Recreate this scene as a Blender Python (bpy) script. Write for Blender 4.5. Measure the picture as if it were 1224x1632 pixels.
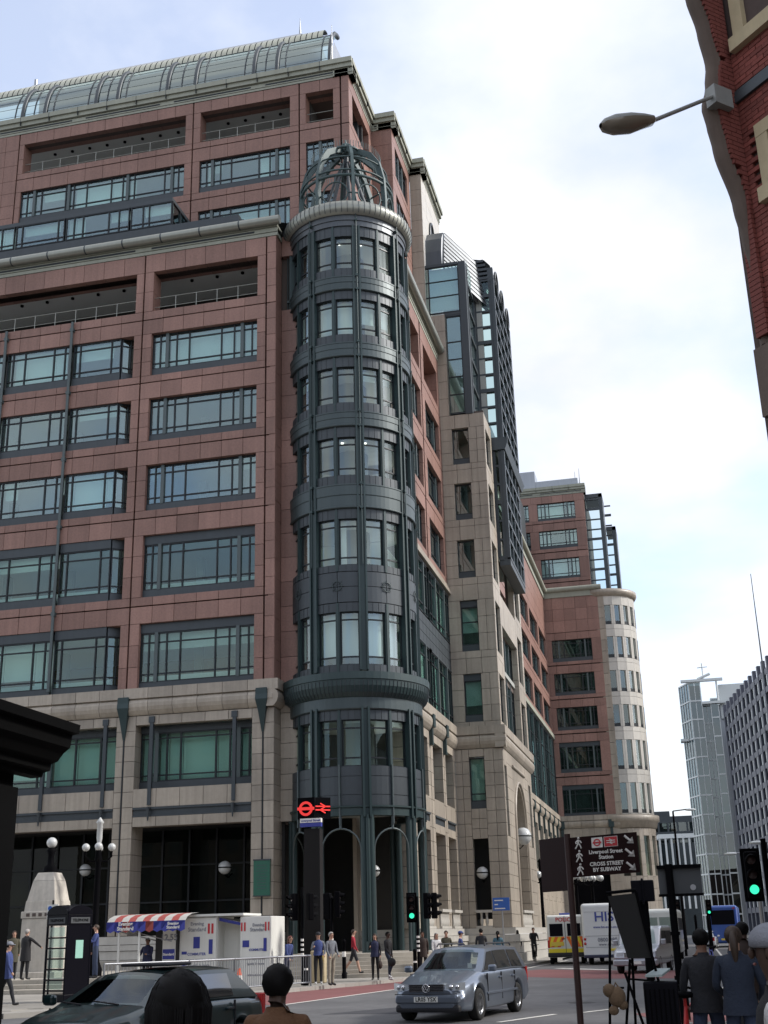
import bpy, bmesh, math, random
from mathutils import Vector, Matrix
R = math.radians
random.seed(7)
S = bpy.context.scene
COL = S.collection
for o in list(bpy.data.objects): bpy.data.objects.remove(o)

# ---------------------------------------------------------------- camera
cam = bpy.data.cameras.new('camera'); camo = bpy.data.objects.new('camera', cam); COL.objects.link(camo)
yaw, pitch, roll = 0.22786192, 0.336401304, -0.0270175566
fw = Vector((-math.sin(yaw)*math.cos(pitch), math.cos(yaw)*math.cos(pitch), math.sin(pitch)))
rt0 = Vector((math.cos(yaw), math.sin(yaw), 0)); up0 = rt0.cross(fw)
rt = rt0*math.cos(roll)+up0*math.sin(roll); up = up0*math.cos(roll)-rt0*math.sin(roll)
M = Matrix((rt, up, -fw)).transposed().to_4x4(); M.translation = (0, 0, 1.7)
camo.matrix_world = M
cam.sensor_fit = 'VERTICAL'; cam.sensor_height = 24; cam.lens = 1932.2/1632*24
cam.clip_start = .1; cam.clip_end = 3000
S.camera = camo

# ---------------------------------------------------------------- light
SUN = Vector((.80, .16, .62)).normalized()
W = bpy.data.worlds.new('World'); S.world = W; W.use_nodes = True
nt = W.node_tree; N = nt.nodes; L = nt.links
for n in list(N): N.remove(n)
def wn(t, **k):
    n = N.new(t)
    for a, b in k.items(): setattr(n, a, b)
    return n
out = wn('ShaderNodeOutputWorld'); bg = wn('ShaderNodeBackground'); bg.inputs[1].default_value = .1
sky = wn('ShaderNodeTexSky', sky_type='NISHITA'); sky.sun_disc = False
sky.sun_elevation = math.asin(SUN.z); sky.sun_rotation = math.atan2(SUN.x, SUN.y)
sky.air_density = 1.0; sky.dust_density = 1.5; sky.ozone_density = 1.2
tc = wn('ShaderNodeTexCoord'); sep = wn('ShaderNodeSeparateXYZ'); L.new(tc.outputs['Generated'], sep.inputs[0])
ma = wn('ShaderNodeMath', operation='MAXIMUM'); L.new(sep.outputs[2], ma.inputs[0]); ma.inputs[1].default_value = 0
mb = wn('ShaderNodeMath', operation='ADD'); L.new(ma.outputs[0], mb.inputs[0]); mb.inputs[1].default_value = .25
dv = wn('ShaderNodeVectorMath', operation='DIVIDE'); L.new(tc.outputs['Generated'], dv.inputs[0])
cb = wn('ShaderNodeCombineXYZ')
for i in range(3): L.new(mb.outputs[0], cb.inputs[i])
L.new(cb.outputs[0], dv.inputs[1])
mp = wn('ShaderNodeMapping'); mp.inputs['Location'].default_value = (5.2, 1.4, 0); mp.inputs['Scale'].default_value = (1, 1, .6); L.new(dv.outputs[0], mp.inputs[0])
no = wn('ShaderNodeTexNoise'); no.inputs['Scale'].default_value = 2.1; no.inputs['Detail'].default_value = 7; no.inputs['Roughness'].default_value = .5
L.new(mp.outputs[0], no.inputs[0])
rp = wn('ShaderNodeValToRGB'); rp.color_ramp.elements[0].position = .38; rp.color_ramp.elements[1].position = .60
rp.color_ramp.elements[0].color = (.32, .32, .32, 1); L.new(no.outputs[0], rp.inputs[0])
no2 = wn('ShaderNodeTexNoise'); no2.inputs['Scale'].default_value = 1.3; no2.inputs['Detail'].default_value = 4; L.new(mp.outputs[0], no2.inputs[0])
rp2 = wn('ShaderNodeValToRGB'); rp2.color_ramp.elements[0].color = (9.8, 9.9, 10.4, 1); rp2.color_ramp.elements[1].color = (12.6, 12.6, 12.7, 1)
rp2.color_ramp.elements[0].position = .35; rp2.color_ramp.elements[1].position = .6; L.new(no2.outputs[0], rp2.inputs[0])
br = wn('ShaderNodeMixRGB', blend_type='MULTIPLY'); br.inputs[0].default_value = 1; br.inputs[2].default_value = (3.3, 3.2, 3.3, 1); L.new(sky.outputs[0], br.inputs[1])
mx = wn('ShaderNodeMixRGB'); L.new(rp.outputs[0], mx.inputs[0]); L.new(br.outputs[0], mx.inputs[1]); L.new(rp2.outputs[0], mx.inputs[2])
L.new(mx.outputs[0], bg.inputs[0]); L.new(bg.outputs[0], out.inputs[0])
sl = bpy.data.lights.new('sun', 'SUN'); sl.energy = 4.0; sl.angle = R(10); sl.color = (1, .96, .9)
so = bpy.data.objects.new('sun', sl); COL.objects.link(so); so.rotation_euler = (-SUN).to_track_quat('-Z', 'Y').to_euler(); so.location = (60, 10, 80)
S.view_settings.view_transform = 'Standard'; S.view_settings.look = 'None'; S.view_settings.gamma = 1; S.view_settings.exposure = 0.0
S.view_settings.use_curve_mapping = False
S.cycles.max_bounces = 7; S.cycles.transparent_max_bounces = 10; S.cycles.glossy_bounces = 4; S.cycles.diffuse_bounces = 3

# ---------------------------------------------------------------- materials
MATS = {}
def mat(name, col, rough=.6, metal=0., var=0., grain=0., gscale=6., bump=0., stain=0., coat=0., spec=.5, streak=0., emit=None, col2=None):
    """procedural principled material: per-object tint, grain noise, large stains, vertical weather streaks"""
    m = bpy.data.materials.new(name); m.use_nodes = True; MATS[name] = m
    t = m.node_tree; n = t.nodes; l = t.links; b = n['Principled BSDF']
    b.inputs['Roughness'].default_value = rough; b.inputs['Metallic'].default_value = metal
    b.inputs['Specular IOR Level'].default_value = spec
    b.inputs['Coat Weight'].default_value = coat; b.inputs['Coat Roughness'].default_value = .04
    if emit: b.inputs['Emission Color'].default_value = (*emit[:3], 1); b.inputs['Emission Strength'].default_value = emit[3]
    rgb = n.new('ShaderNodeRGB'); rgb.outputs[0].default_value = (*col, 1); cur = rgb.outputs[0]
    geo = n.new('ShaderNodeNewGeometry')
    def mul(cur, fac_socket, lo, hi):
        mr = n.new('ShaderNodeMapRange'); mr.inputs['To Min'].default_value = lo; mr.inputs['To Max'].default_value = hi; l.new(fac_socket, mr.inputs[0])
        x = n.new('ShaderNodeVectorMath'); x.operation = 'SCALE'; l.new(cur, x.inputs[0]); l.new(mr.outputs[0], x.inputs['Scale']); return x.outputs[0]
    if var:
        oi = n.new('ShaderNodeObjectInfo'); cur = mul(cur, oi.outputs['Random'], 1-var, 1+var)
    if grain:
        g = n.new('ShaderNodeTexNoise'); g.inputs['Scale'].default_value = gscale; g.inputs['Detail'].default_value = 6; g.inputs['Roughness'].default_value = .7
        l.new(geo.outputs['Position'], g.inputs[0])
        if col2:
            rr = n.new('ShaderNodeValToRGB'); rr.color_ramp.elements[0].position = .42; rr.color_ramp.elements[1].position = .62; l.new(g.outputs[0], rr.inputs[0])
            mm = n.new('ShaderNodeMixRGB'); l.new(rr.outputs[0], mm.inputs[0]); l.new(cur, mm.inputs[1]); mm.inputs[2].default_value = (*col2, 1); cur = mm.outputs[0]
        else: cur = mul(cur, g.outputs[0], 1-2*grain, 1+2*grain)
        if bump:
            bp = n.new('ShaderNodeBump'); bp.inputs['Strength'].default_value = bump; bp.inputs['Distance'].default_value = .02; l.new(g.outputs[0], bp.inputs['Height']); l.new(bp.outputs[0], b.inputs['Normal'])
    if stain:
        g = n.new('ShaderNodeTexNoise'); g.inputs['Scale'].default_value = .35; g.inputs['Detail'].default_value = 5; l.new(geo.outputs['Position'], g.inputs[0])
        cur = mul(cur, g.outputs[0], 1-2*stain, 1+2*stain)
    if streak:
        mpn = n.new('ShaderNodeMapping'); mpn.inputs['Scale'].default_value = (1.4, 1.4, .06); l.new(geo.outputs['Position'], mpn.inputs[0])
        g = n.new('ShaderNodeTexNoise'); g.inputs['Scale'].default_value = 2.5; g.inputs['Detail'].default_value = 6; g.inputs['Roughness'].default_value = .65; l.new(mpn.outputs[0], g.inputs[0])
        cur = mul(cur, g.outputs[0], 1-2*streak, 1+2*streak)
    l.new(cur, b.inputs['Base Color']); return m

def glassmat(name, tint, ior=1.9, rough=0.0, refl=(1, 1, 1), wav=0.0):
    m = bpy.data.materials.new(name); m.use_nodes = True; MATS[name] = m
    t = m.node_tree; n = t.nodes; l = t.links
    for x in list(n): n.remove(x)
    o = n.new('ShaderNodeOutputMaterial'); mix = n.new('ShaderNodeMixShader'); f = n.new('ShaderNodeFresnel'); gb_ = n.new('ShaderNodeNewGeometry'); mr_ = n.new('ShaderNodeMapRange')
    mr_.inputs['To Min'].default_value = ior; mr_.inputs['To Max'].default_value = 1/ior; l.new(gb_.outputs['Backfacing'], mr_.inputs[0]); l.new(mr_.outputs[0], f.inputs[0])   # same reflectance from both sides
    tr = n.new('ShaderNodeBsdfTransparent'); tr.inputs[0].default_value = (*tint, 1)
    g = n.new('ShaderNodeBsdfGlossy'); g.inputs['Roughness'].default_value = rough; g.inputs['Color'].default_value = (*refl, 1)
    if wav:
        geo = n.new('ShaderNodeNewGeometry'); no = n.new('ShaderNodeTexNoise'); no.inputs['Scale'].default_value = .9; no.inputs['Detail'].default_value = 2
        oi = n.new('ShaderNodeObjectInfo'); ad = n.new('ShaderNodeVectorMath'); ad.operation = 'ADD'; l.new(geo.outputs['Position'], ad.inputs[0]); l.new(oi.outputs['Random'], ad.inputs[1])
        l.new(ad.outputs[0], no.inputs[0]); bp = n.new('ShaderNodeBump'); bp.inputs['Strength'].default_value = wav; bp.inputs['Distance'].default_value = .02
        l.new(no.outputs[0], bp.inputs['Height']); l.new(bp.outputs[0], g.inputs['Normal'])
    l.new(f.outputs[0], mix.inputs[0]); l.new(tr.outputs[0], mix.inputs[1]); l.new(g.outputs[0], mix.inputs[2]); l.new(mix.outputs[0], o.inputs[0])
    return m

mat('granite', (.245, .142, .116), .45, var=.15, grain=.20, gscale=9, stain=.16, streak=.14, spec=.3)
mat('limestone', (.315, .275, .225), .42, var=.12, grain=.09, gscale=5, stain=.18, streak=.20, bump=.15)
mat('whitestone', (.44, .42, .38), .45, var=.05, grain=.06, gscale=5, stain=.12, streak=.1)
mat('joint', (.085, .066, .058), .9)
mat('slate', (.044, .054, .062), .45, .25, var=.06, grain=.06, gscale=3, streak=.10)
mat('greymetal', (.08, .09, .10), .4, .5, var=.05, streak=.08)
mat('green', (.024, .044, .046), .42, .2, var=.05, grain=.05, gscale=2, streak=.10)
mat('greenlite', (.046, .064, .068), .4, .3, var=.05, streak=.10)
mat('copper', (.045, .075, .078), .55, .1, grain=.1, gscale=3, streak=.14)
mat('frame', (.014, .018, .022), .4, .3)
mat('mullion', (.075, .095, .098), .45, .3)
mat('pipe', (.27, .28, .25), .35, .45, streak=.08)
mat('cornice', (.27, .28, .23), .6, stain=.1, streak=.12, var=.05)
mat('ribbed', (.40, .41, .34), .35, .4, streak=.1)
mat('roofmetal', (.30, .32, .35), .35, .5, streak=.1)
mat('room', (.30, .31, .29), .8)
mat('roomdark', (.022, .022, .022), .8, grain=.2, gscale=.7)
mat('ceiling', (.75, .76, .72), .8)
mat('blind', (.66, .72, .69), .8, var=.18)
mat('warmwood', (.22, .13, .05), .6, grain=.2, gscale=.6)
mat('black', (.0025, .0025, .0035), .7, spec=.05)
mat('blackgloss', (.003, .003, .006), .4, spec=.10)
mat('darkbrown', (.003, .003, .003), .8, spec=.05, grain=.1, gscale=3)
glassmat('glass', (.80, .90, .88), 2.15, refl=(.83, .97, 1.0), wav=.06)
glassmat('glasslow', (.78, .88, .85), 1.7, refl=(.80, .95, .97), wav=.06)
glassmat('shopglass', (.4, .45, .42), 1.3, refl=(.8, .85, .85))
glassmat('glassgreen', (.70, .82, .79), 1.6, refl=(.75, .95, .92), wav=.06)
glassmat('roofglass', (.55, .68, .64), 2.9, refl=(.88, 1.0, .98))
glassmat('carglass', (.30, .36, .36), 1.55)
glassmat('clear', (.75, .85, .83), 1.5, refl=(.9, 1, 1))

# ---------------------------------------------------------------- mesh helpers
def link(o, parent=None):
    COL.objects.link(o)
    if parent:
        o.parent = parent
        o.matrix_parent_inverse = Matrix.Translation(-INV[parent.name]) if parent.name in INV else parent.matrix_basis.inverted()
    return o
INV = {}
def thing(name, label, cat, loc=(0, 0, 0), group=None):
    o = bpy.data.objects.new(name, None); o.empty_display_size = .2; o.location = loc; COL.objects.link(o)
    o['label'] = label; o['category'] = cat
    if group: o['group'] = group
    INV[o.name] = Vector(loc); return o
def tag(o, label, cat, group=None):
    o['label'] = label; o['category'] = cat
    if group: o['group'] = group
    return o
def struct(o, kind='structure'):
    o['kind'] = kind; return o

class MB:
    """collects shapes into one mesh"""
    def __init__(s): s.v = []; s.f = []; s.m = []; s.sm = []
    def add(s, vs, fs, mi=0, sm=False):
        k = len(s.v); s.v += [tuple(v) for v in vs]; s.f += [tuple(k+i for i in f) for f in fs]; s.m += [mi]*len(fs); s.sm += [sm]*len(fs)
    def box(s, a, b, mi=0, rot=0, piv=None, mtx=None):
        x0, y0, z0 = a; x1, y1, z1 = b
        vs = [Vector(p) for p in ((x0,y0,z0),(x1,y0,z0),(x1,y1,z0),(x0,y1,z0),(x0,y0,z1),(x1,y0,z1),(x1,y1,z1),(x0,y1,z1))]
        if mtx: vs = [mtx @ v for v in vs]
        s.add(vs, ((3,2,1,0),(4,5,6,7),(0,1,5,4),(1,2,6,5),(2,3,7,6),(3,0,4,7)), mi)
    def quad(s, a, b, c, d, mi=0): s.add((a, b, c, d), ((0, 1, 2, 3),), mi)
    def tube(s, pts, r, seg=8, mi=0, cap=True, sm=True):
        pts = [Vector(p) for p in pts]; rs = r if isinstance(r, (list, tuple)) else [r]*len(pts)
        vs = []; fs = []; prev = None
        for i, p in enumerate(pts):
            d = (pts[min(i+1, len(pts)-1)]-pts[max(i-1, 0)]).normalized()
            if prev is None: a = d.orthogonal().normalized()
            else:
                a = prev-d*prev.dot(d); a = a.normalized() if a.length > 1e-6 else d.orthogonal().normalized()
            prev = a; b = d.cross(a)
            for j in range(seg):
                t = 2*math.pi*j/seg; vs.append(p+(a*math.cos(t)+b*math.sin(t))*rs[i])
        for i in range(len(pts)-1):
            for j in range(seg): fs.append((i*seg+j, i*seg+(j+1) % seg, (i+1)*seg+(j+1) % seg, (i+1)*seg+j))
        s.add(vs, fs, mi, sm)
        if cap: s.add(vs[:seg], (tuple(reversed(range(seg))),), mi); s.add(vs[-seg:], (tuple(range(seg)),), mi)
    def lathe(s, prof, c=(0, 0, 0), seg=16, mi=0, a0=0, a1=2*math.pi, sm=True):
        full = abs(a1-a0-2*math.pi) < 1e-4; n = seg if full else seg+1; vs = []; fs = []
        for j in range(n):
            t = a0+(a1-a0)*j/seg
            for r, z in prof: vs.append((c[0]+r*math.cos(t), c[1]+r*math.sin(t), c[2]+z))
        k = len(prof)
        for j in range(seg):
            jn = (j+1) % n
            for i in range(k-1): fs.append((j*k+i, jn*k+i, jn*k+i+1, j*k+i+1))
        s.add(vs, fs, mi, sm)
    def sphere(s, c, r, seg=12, ring=8, mi=0, sc=(1, 1, 1)):
        vs = []; fs = []
        for i in range(ring+1):
            p = math.pi*i/ring
            for j in range(seg):
                t = 2*math.pi*j/seg; vs.append((c[0]+r*sc[0]*math.sin(p)*math.cos(t), c[1]+r*sc[1]*math.sin(p)*math.sin(t), c[2]+r*sc[2]*math.cos(p)))
        for i in range(ring):
            for j in range(seg): fs.append((i*seg+j, (i+1)*seg+j, (i+1)*seg+(j+1) % seg, i*seg+(j+1) % seg))
        s.add(vs, fs, mi, True)
    def prism(s, poly, h0, h1, mtx=None, mi=0):
        """poly in xy, extruded along z"""
        n = len(poly); vs = [Vector((x, y, h0)) for x, y in poly]+[Vector((x, y, h1)) for x, y in poly]
        if mtx: vs = [mtx @ v for v in vs]
        s.add(vs, [tuple(reversed(range(n))), tuple(range(n, 2*n))]+[(i, (i+1) % n, n+(i+1) % n, n+i) for i in range(n)], mi)
    def mesh(s, name, mats):
        me = bpy.data.meshes.new(name); me.from_pydata(s.v, [], s.f)
        for m in (mats if isinstance(mats, (list, tuple)) else [mats]): me.materials.append(MATS[m] if isinstance(m, str) else m)
        me.polygons.foreach_set('material_index', s.m); me.polygons.foreach_set('use_smooth', s.sm); me.update()
        return me
    def obj(s, name, mats, parent=None, bevel=0, kind=None):
        if not s.v: return None
        o = bpy.data.objects.new(name, s.mesh(name, mats)); link(o, parent)
        if bevel:
            b = o.modifiers.new('bevel', 'BEVEL'); b.width = bevel; b.segments = 2; b.limit_method = 'ANGLE'; b.angle_limit = R(40)
        if kind: o['kind'] = kind
        return o
UNIT = {}
def unit(m):
    if m not in UNIT:
        b = MB(); b.box((-.5, -.5, -.5), (.5, .5, .5)); UNIT[m] = b.mesh('piece_'+m, m)
    return UNIT[m]
def piece(name, m, c, size, parent, rz=0.):
    o = bpy.data.objects.new(name, unit(m)); o.location = c; o.scale = size; o.rotation_euler = (0, 0, rz); return link(o, parent)

class Frame:
    """wall plane: origin (x, y), u runs along angle a, d is outwards (right-hand side of u)"""
    def __init__(s, x, y, a): s.o = Vector((x, y, 0)); s.a = a; s.u = Vector((math.cos(a), math.sin(a), 0)); s.n = Vector((math.sin(a), -math.cos(a), 0))
    def p(s, u, d, z): return s.o+s.u*u+s.n*d+Vector((0, 0, z))
    def box(s, mb, u0, u1, d0, d1, z0, z1, mi=0):
        P = [s.p(u, d, z) for z in (z0, z1) for u, d in ((u0, d1), (u1, d1), (u1, d0), (u0, d0))]
        mb.add(P, ((3,2,1,0),(4,5,6,7),(0,1,5,4),(1,2,6,5),(2,3,7,6),(3,0,4,7)), mi)
    def piece(s, name, m, u0, u1, d0, d1, z0, z1, parent):
        return piece(name, m, s.p((u0+u1)/2, (d0+d1)/2, (z0+z1)/2), (u1-u0, d1-d0, z1-z0), parent, s.a)

_txt = {}
def text_mesh(txt, size=1., depth=.0, m='black', align='CENTER', bold=0., sx=1.):
    cu = bpy.data.curves.new('lettering', 'FONT'); cu.body = txt; cu.size = size; cu.align_x = align; cu.align_y = 'CENTER'; cu.offset = bold; cu.extrude = depth; cu.resolution_u = 2; cu.space_line = .9
    o = bpy.data.objects.new('lettering', cu); COL.objects.link(o)
    dg = bpy.context.evaluated_depsgraph_get(); me = bpy.data.meshes.new_from_object(o.evaluated_get(dg)); bpy.data.objects.remove(o)
    if sx != 1:
        for v in me.vertices: v.co.x *= sx
    me.materials.clear(); me.materials.append(MATS[m]); return me
def lettering(txt, size, pos, right, upv, parent, m='black', align='CENTER', bold=.0, sx=1., depth=.002):
    me = text_mesh(txt, size, depth, m, align, bold, sx); o = bpy.data.objects.new('lettering', me)
    r = Vector(right).normalized(); u = Vector(upv).normalized(); n = r.cross(u)
    mw = Matrix((r, u, n)).transposed().to_4x4(); mw.translation = Vector(pos)
    o.matrix_basis = mw; return link(o, parent)
# ================================================================ main office building
BL = thing('office_building', 'large pink granite and pale stone office building with round green corner tower', 'building', (-15.3, 58.5, 0))
COUNT = {}; REST = {}
def clad(fr, root, name, m, u0, u1, d0, d1, z0, z1, cap=300):
    k = (root.name, name)
    COUNT[k] = COUNT.get(k, 0)+1
    if COUNT[k] <= cap: return fr.piece(name, m, u0, u1, d0, d1, z0, z1, root)
    kk = (root.name, m)
    if kk not in REST: REST[kk] = (MB(), root)
    fr.box(REST[kk][0], u0, u1, d0, d1, z0, z1)
def flush_rest():
    for (rn, m), (mb, root) in REST.items():
        mb.obj(m+'_cladding', m, root, kind='stuff')
    REST.clear()
G, GW = .024, .07           # fine joint, wide joint
def cuts(a, b, step):
    n = max(1, round((b-a)/step)); return [a+(b-a)*i/n for i in range(n+1)]
def slabs(fr, root, name, m, u0, u1, z0, z1, step=1.3, d=(-.4, 0), vs=None, gl=G, gb_=G):
    us = cuts(u0, u1, step); zs = cuts(z0, z1, vs) if vs else [z0, z1]
    for i in range(len(us)-1):
        for j in range(len(zs)-1):
            jd = random.uniform(-.004, .004)
            clad(fr, root, name, m, us[i]+G/2, us[i+1]-G/2, d[0]+jd, d[1]+jd, zs[j]+(gb_ if j == 0 else G)/2, zs[j+1]-(gl if j == len(zs)-2 else G)/2)

back = MB()      # dark structure behind the cladding joints
inner = MB()     # rooms: 0 wall, 1 ceiling, 2 dark, 3 wood
blinds = {}
PANES = {}
def pane(fr, win, root, m, u0, u1, d, z0, z1, d2=None, glz=None):
    PANES[root.name] = PANES.get(root.name, 0)+1
    if PANES[root.name] <= 300:
        if d2 is None: return fr.piece('pane', m, u0, u1, d-.006, d+.006, z0, z1, win)
        P = [fr.p(u0, d, z0), fr.p(u1, d2, z0), fr.p(u1, d2, z1), fr.p(u0, d, z1)]
        b = MB(); b.add(P, ((0, 1, 2, 3),)); return b.obj('pane', m, win)
    if d2 is None: fr.box(glz, u0, u1, d-.006, d+.006, z0, z1)
    else: glz.add([fr.p(u0, d, z0), fr.p(u1, d2, z0), fr.p(u1, d2, z1), fr.p(u0, d, z1)], ((0, 1, 2, 3),))
def window(fr, root, u0, u1, ob, gb, gt, ot, cols, dep=.3, glass='glass', trans=(.17, .80), sill='slate', bw=.035, wide=.09, blind=None, twin=0):
    """cols: list of fractions; negative fraction = wide mullion. Part 'window' = frame, sub-parts 'pane'."""
    f = MB(); w = u1-u0; h = gt-gb
    if gb > ob+.05: fr.box(f, u0, u1, -dep-.1, -dep+.10, ob, gb, 1)
    if ot > gt+.05: fr.box(f, u0, u1, -dep-.1, -dep+.10, gt, ot, 1)
    fr.box(f, u0, u1, -dep-.05, -dep+.06, gb, gb+.07); fr.box(f, u0, u1, -dep-.05, -dep+.06, gt-.07, gt)
    fr.box(f, u0, u0+.06, -dep-.05, -dep+.062, gb+.07, gt-.07); fr.box(f, u1-.06, u1, -dep-.05, -dep+.062, gb+.07, gt-.07)
    edges = [u0+.06]
    for c in cols:
        x = u0+abs(c)*w
        if c < 0: fr.box(f, x-wide, x+wide, -dep-.05, -dep+.13, gb+.002, gt-.002, 2); edges += [x-wide, x+wide]
        else: fr.box(f, x-bw, x+bw, -dep-.05, -dep+.07, gb+.07, gt-.07); edges += [x-bw, x+bw]
    edges.append(u1-.06)
    for t in trans: fr.box(f, u0+.06, u1-.06, -dep-.03, -dep+.05, gb+h*t-.035, gb+h*t+.035)
    win = f.obj('window', ['frame', sill, 'mullion'], root)
    glz = MB()
    for i in range(0, len(edges), 2): pane(fr, win, root, glass, edges[i], edges[i+1], -dep, gb+.07, gt-.07, glz=glz)
    glz.obj('glazing', glass, win)
    if blind:
        b = MB()
        for i in range(0, len(edges), 2):
            q = blind if isinstance(blind, float) else random.choice(blind)
            if q > 0: fr.box(b, edges[i]-.02, edges[i+1]+.02, -dep-.32, -dep-.30, gt-q*h, gt)
        b.obj('blind', 'blind', win)
    return win

# ---- south face (toward the camera)
FA = Frame(0, 56, 0)
V0, V1, V2, VE = -39.2, -26.57, -19.30, -18.74
FLO = [(13.72, 13.74, 14.07, 16.65, 17.12, 18.04), (18.04, 18.52, 18.92, 21.40, 21.88, 22.83), (22.83, 23.27, 23.65, 25.85, 25.85, 26.78),
       (26.78, 27.25, 27.65, 29.78, 29.78, 30.74), (30.74, 31.17, 31.61, 33.74, 33.74, 34.63)]
BAYC = [.073, -.142, .23, .35, .655, .775, -.852, .941]
BL_OPT = [[0.], [0., .3], [.0, 1.], [0., .0, .45], [1., .9, .75]]
for fi, (zl, ob, gb, gt, ot, zh) in enumerate(FLO):
    # normal bay
    if ob > zl+.1: slabs(FA, BL, 'granite_panel', 'granite', V1+GW/2, V2-GW/2, zl, ob, gb_=GW)
    slabs(FA, BL, 'granite_panel', 'granite', V1+GW/2, V2-GW/2, ot, zh, gl=GW)
    slabs(FA, BL, 'granite_panel', 'granite', V1+GW/2, -26.0, ob, ot, vs=1.0); slabs(FA, BL, 'granite_panel', 'granite', -19.82, V2-GW/2, ob, ot, vs=1.0)
    window(FA, BL, -26.0, -19.82, ob, gb, gt, ot, BAYC, glass='glass' if fi > 1 else 'glasslow', blind=[[.42], [0.], [0., 0., .3], [0.], [1., 1., .9]][fi][:] if fi != 0 else .33)
    if fi < 2:   # pale ledge units behind the lower lights
        for a, b in ((-25.95, -19.87), (-38.4, -27.9)):
            q = MB(); FA.box(q, a, b, -1.0, -.75, gb-.02, gb+.42); q.obj('window_ledge_unit', 'blind', BL)
    # corner pier
    slabs(FA, BL, 'granite_panel', 'granite', V2+GW/2, VE, zl, zh, vs=1.05, gl=GW, gb_=GW)
    # wide bay with canted end panes
    if ob > zl+.1: slabs(FA, BL, 'granite_panel', 'granite', V0+GW/2, V1-GW/2, zl, ob, gb_=GW)
    slabs(FA, BL, 'granite_panel', 'granite', V0+GW/2, V1-GW/2, ot, zh, gl=GW)
    slabs(FA, BL, 'granite_panel', 'granite', -27.06, V1-GW/2, ob, ot, vs=1.0)
    for a, b, cols in ((-34.9, -30.9, [.09, .28, .73, .90]), (-30.76, -27.86, [.14, .80]), (-38.4, -35.02, [.2, .86])):
        window(FA, BL, a, b, ob, gb, gt, ot, cols, dep=.16, glass='glass' if fi > 1 else 'glasslow', blind=BL_OPT[(fi*2+int(abs(a))) % 5])
    fc = FA; ang = MB()
    fr2 = Frame(-27.84, 56.17, R(38)); wl = .80/math.cos(R(38))
    window(fr2, BL, 0, wl, ob, gb, gt, ot, [.5], dep=.02, glass='glass' if fi > 1 else 'glasslow')
    FA.box(back, -27.9, -27.02, -1.1, -.4, ot, ot+.2)
back_m = 'joint'
for z0, z1 in ((13.7, 13.76),)+tuple((ot, nxt) for ot, nxt in ((17.12, 18.52), (21.88, 23.27), (25.85, 27.25), (29.78, 31.17), (33.74, 35.16), (37.66, 39.3))):
    FA.box(back, -41, VE-.02, -.9, -.38, z0+.012, z1-.012)
for a, b in ((-41, -38.75), (-27.0, -26.06), (-19.76, -18.76)): FA.box(back, a, b, -.9, -.37, 13.7, 39.3)
slabs(FA, BL, 'granite_panel', 'granite', -41, V0-GW/2, 13.72, 39.0, vs=1.3)
slabs(FA, BL, 'granite_panel', 'granite', V0+GW/2, -38.6, 13.74, 34.6, vs=1.3)
# vertical downpipes of the wide bay
for x in (-30.83, -34.96):
    p = MB(); p.tube([(x, 55.86, 13.9), (x, 55.86, 35.1)], .085, 8)
    for z in (18.0, 22.8, 26.7, 30.7, 34.6): p.box((x-.11, 55.78, z-.1), (x+.11, 55.99, z+.1))
    p.obj('downpipe', 'mullion', BL)
# rooms behind the glass
for i, (zl, ob, gb, gt, ot, zh) in enumerate(FLO):
    FA.box(inner, -41, -18.9, -7.5, -.91, zl-.25, zl+.25, 0); FA.box(inner, -41, -18.9, -7.3, -.92, gt+.12, gt+.2, 1)
    FA.box(inner, -41, -18.9, -7.7, -7.5, zl, zh, 3 if i in (0, 1) else 0)
    for k in range(6): FA.box(inner, -40+3.9*k, -39.6+3.9*k, -3.9, -3.5, zl+.25, gt+.12, 0)
# loggia below the lower cornice
zl, ob, ot, zh = 34.63, 35.16, 37.66, 38.82
for a, b, c, d in ((V1, V2, -26.0, -19.82), (V0, V1, -38.6, -27.06)):
    slabs(FA, BL, 'granite_panel', 'granite', a+GW/2, b-GW/2, zl, ob, gb_=GW); slabs(FA, BL, 'granite_panel', 'granite', a+GW/2, b-GW/2, ot, zh, gl=GW, d=(-1.2, 0))
    slabs(FA, BL, 'granite_panel', 'granite', a+GW/2, c, ob, ot, vs=1.25, d=(-1.0, 0)); slabs(FA, BL, 'granite_panel', 'granite', d, b-GW/2, ob, ot, vs=1.25, d=(-1.0, 0))
    r = MB()
    for z in (ob+.35, ob+.95): r.tube([(c, 56.3, z), (d, 56.3, z)], .025, 6)
    for u in cuts(c, d, 1.25)[1:-1]: r.tube([(u, 56.3, ob-.05), (u, 56.3, ob+.95)], .025, 6)
    r.obj('balcony_railing', 'pipe', BL)
    lt = MB()
    for u in cuts(c, d, 1.55)[1:-1]: lt.lathe([(0, 0), (.1, 0), (.1, .1)], (u, 57.8, ot+.14), 8)
    lt.obj('soffit_light', 'black', BL)
slabs(FA, BL, 'granite_panel', 'granite', V2+GW/2, VE, zl, zh, vs=1.05, gl=GW, gb_=GW)
FA.box(inner, -41, -18.9, -4.2, -1.2, ot+.25, ot+.6, 1); FA.box(inner, -41, -18.9, -4.4, -.4, ob-.6, ob-.3, 0); FA.box(inner, -41, -18.9, -4.5, -4.3, ob-.3, ot+.3, 2)
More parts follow.
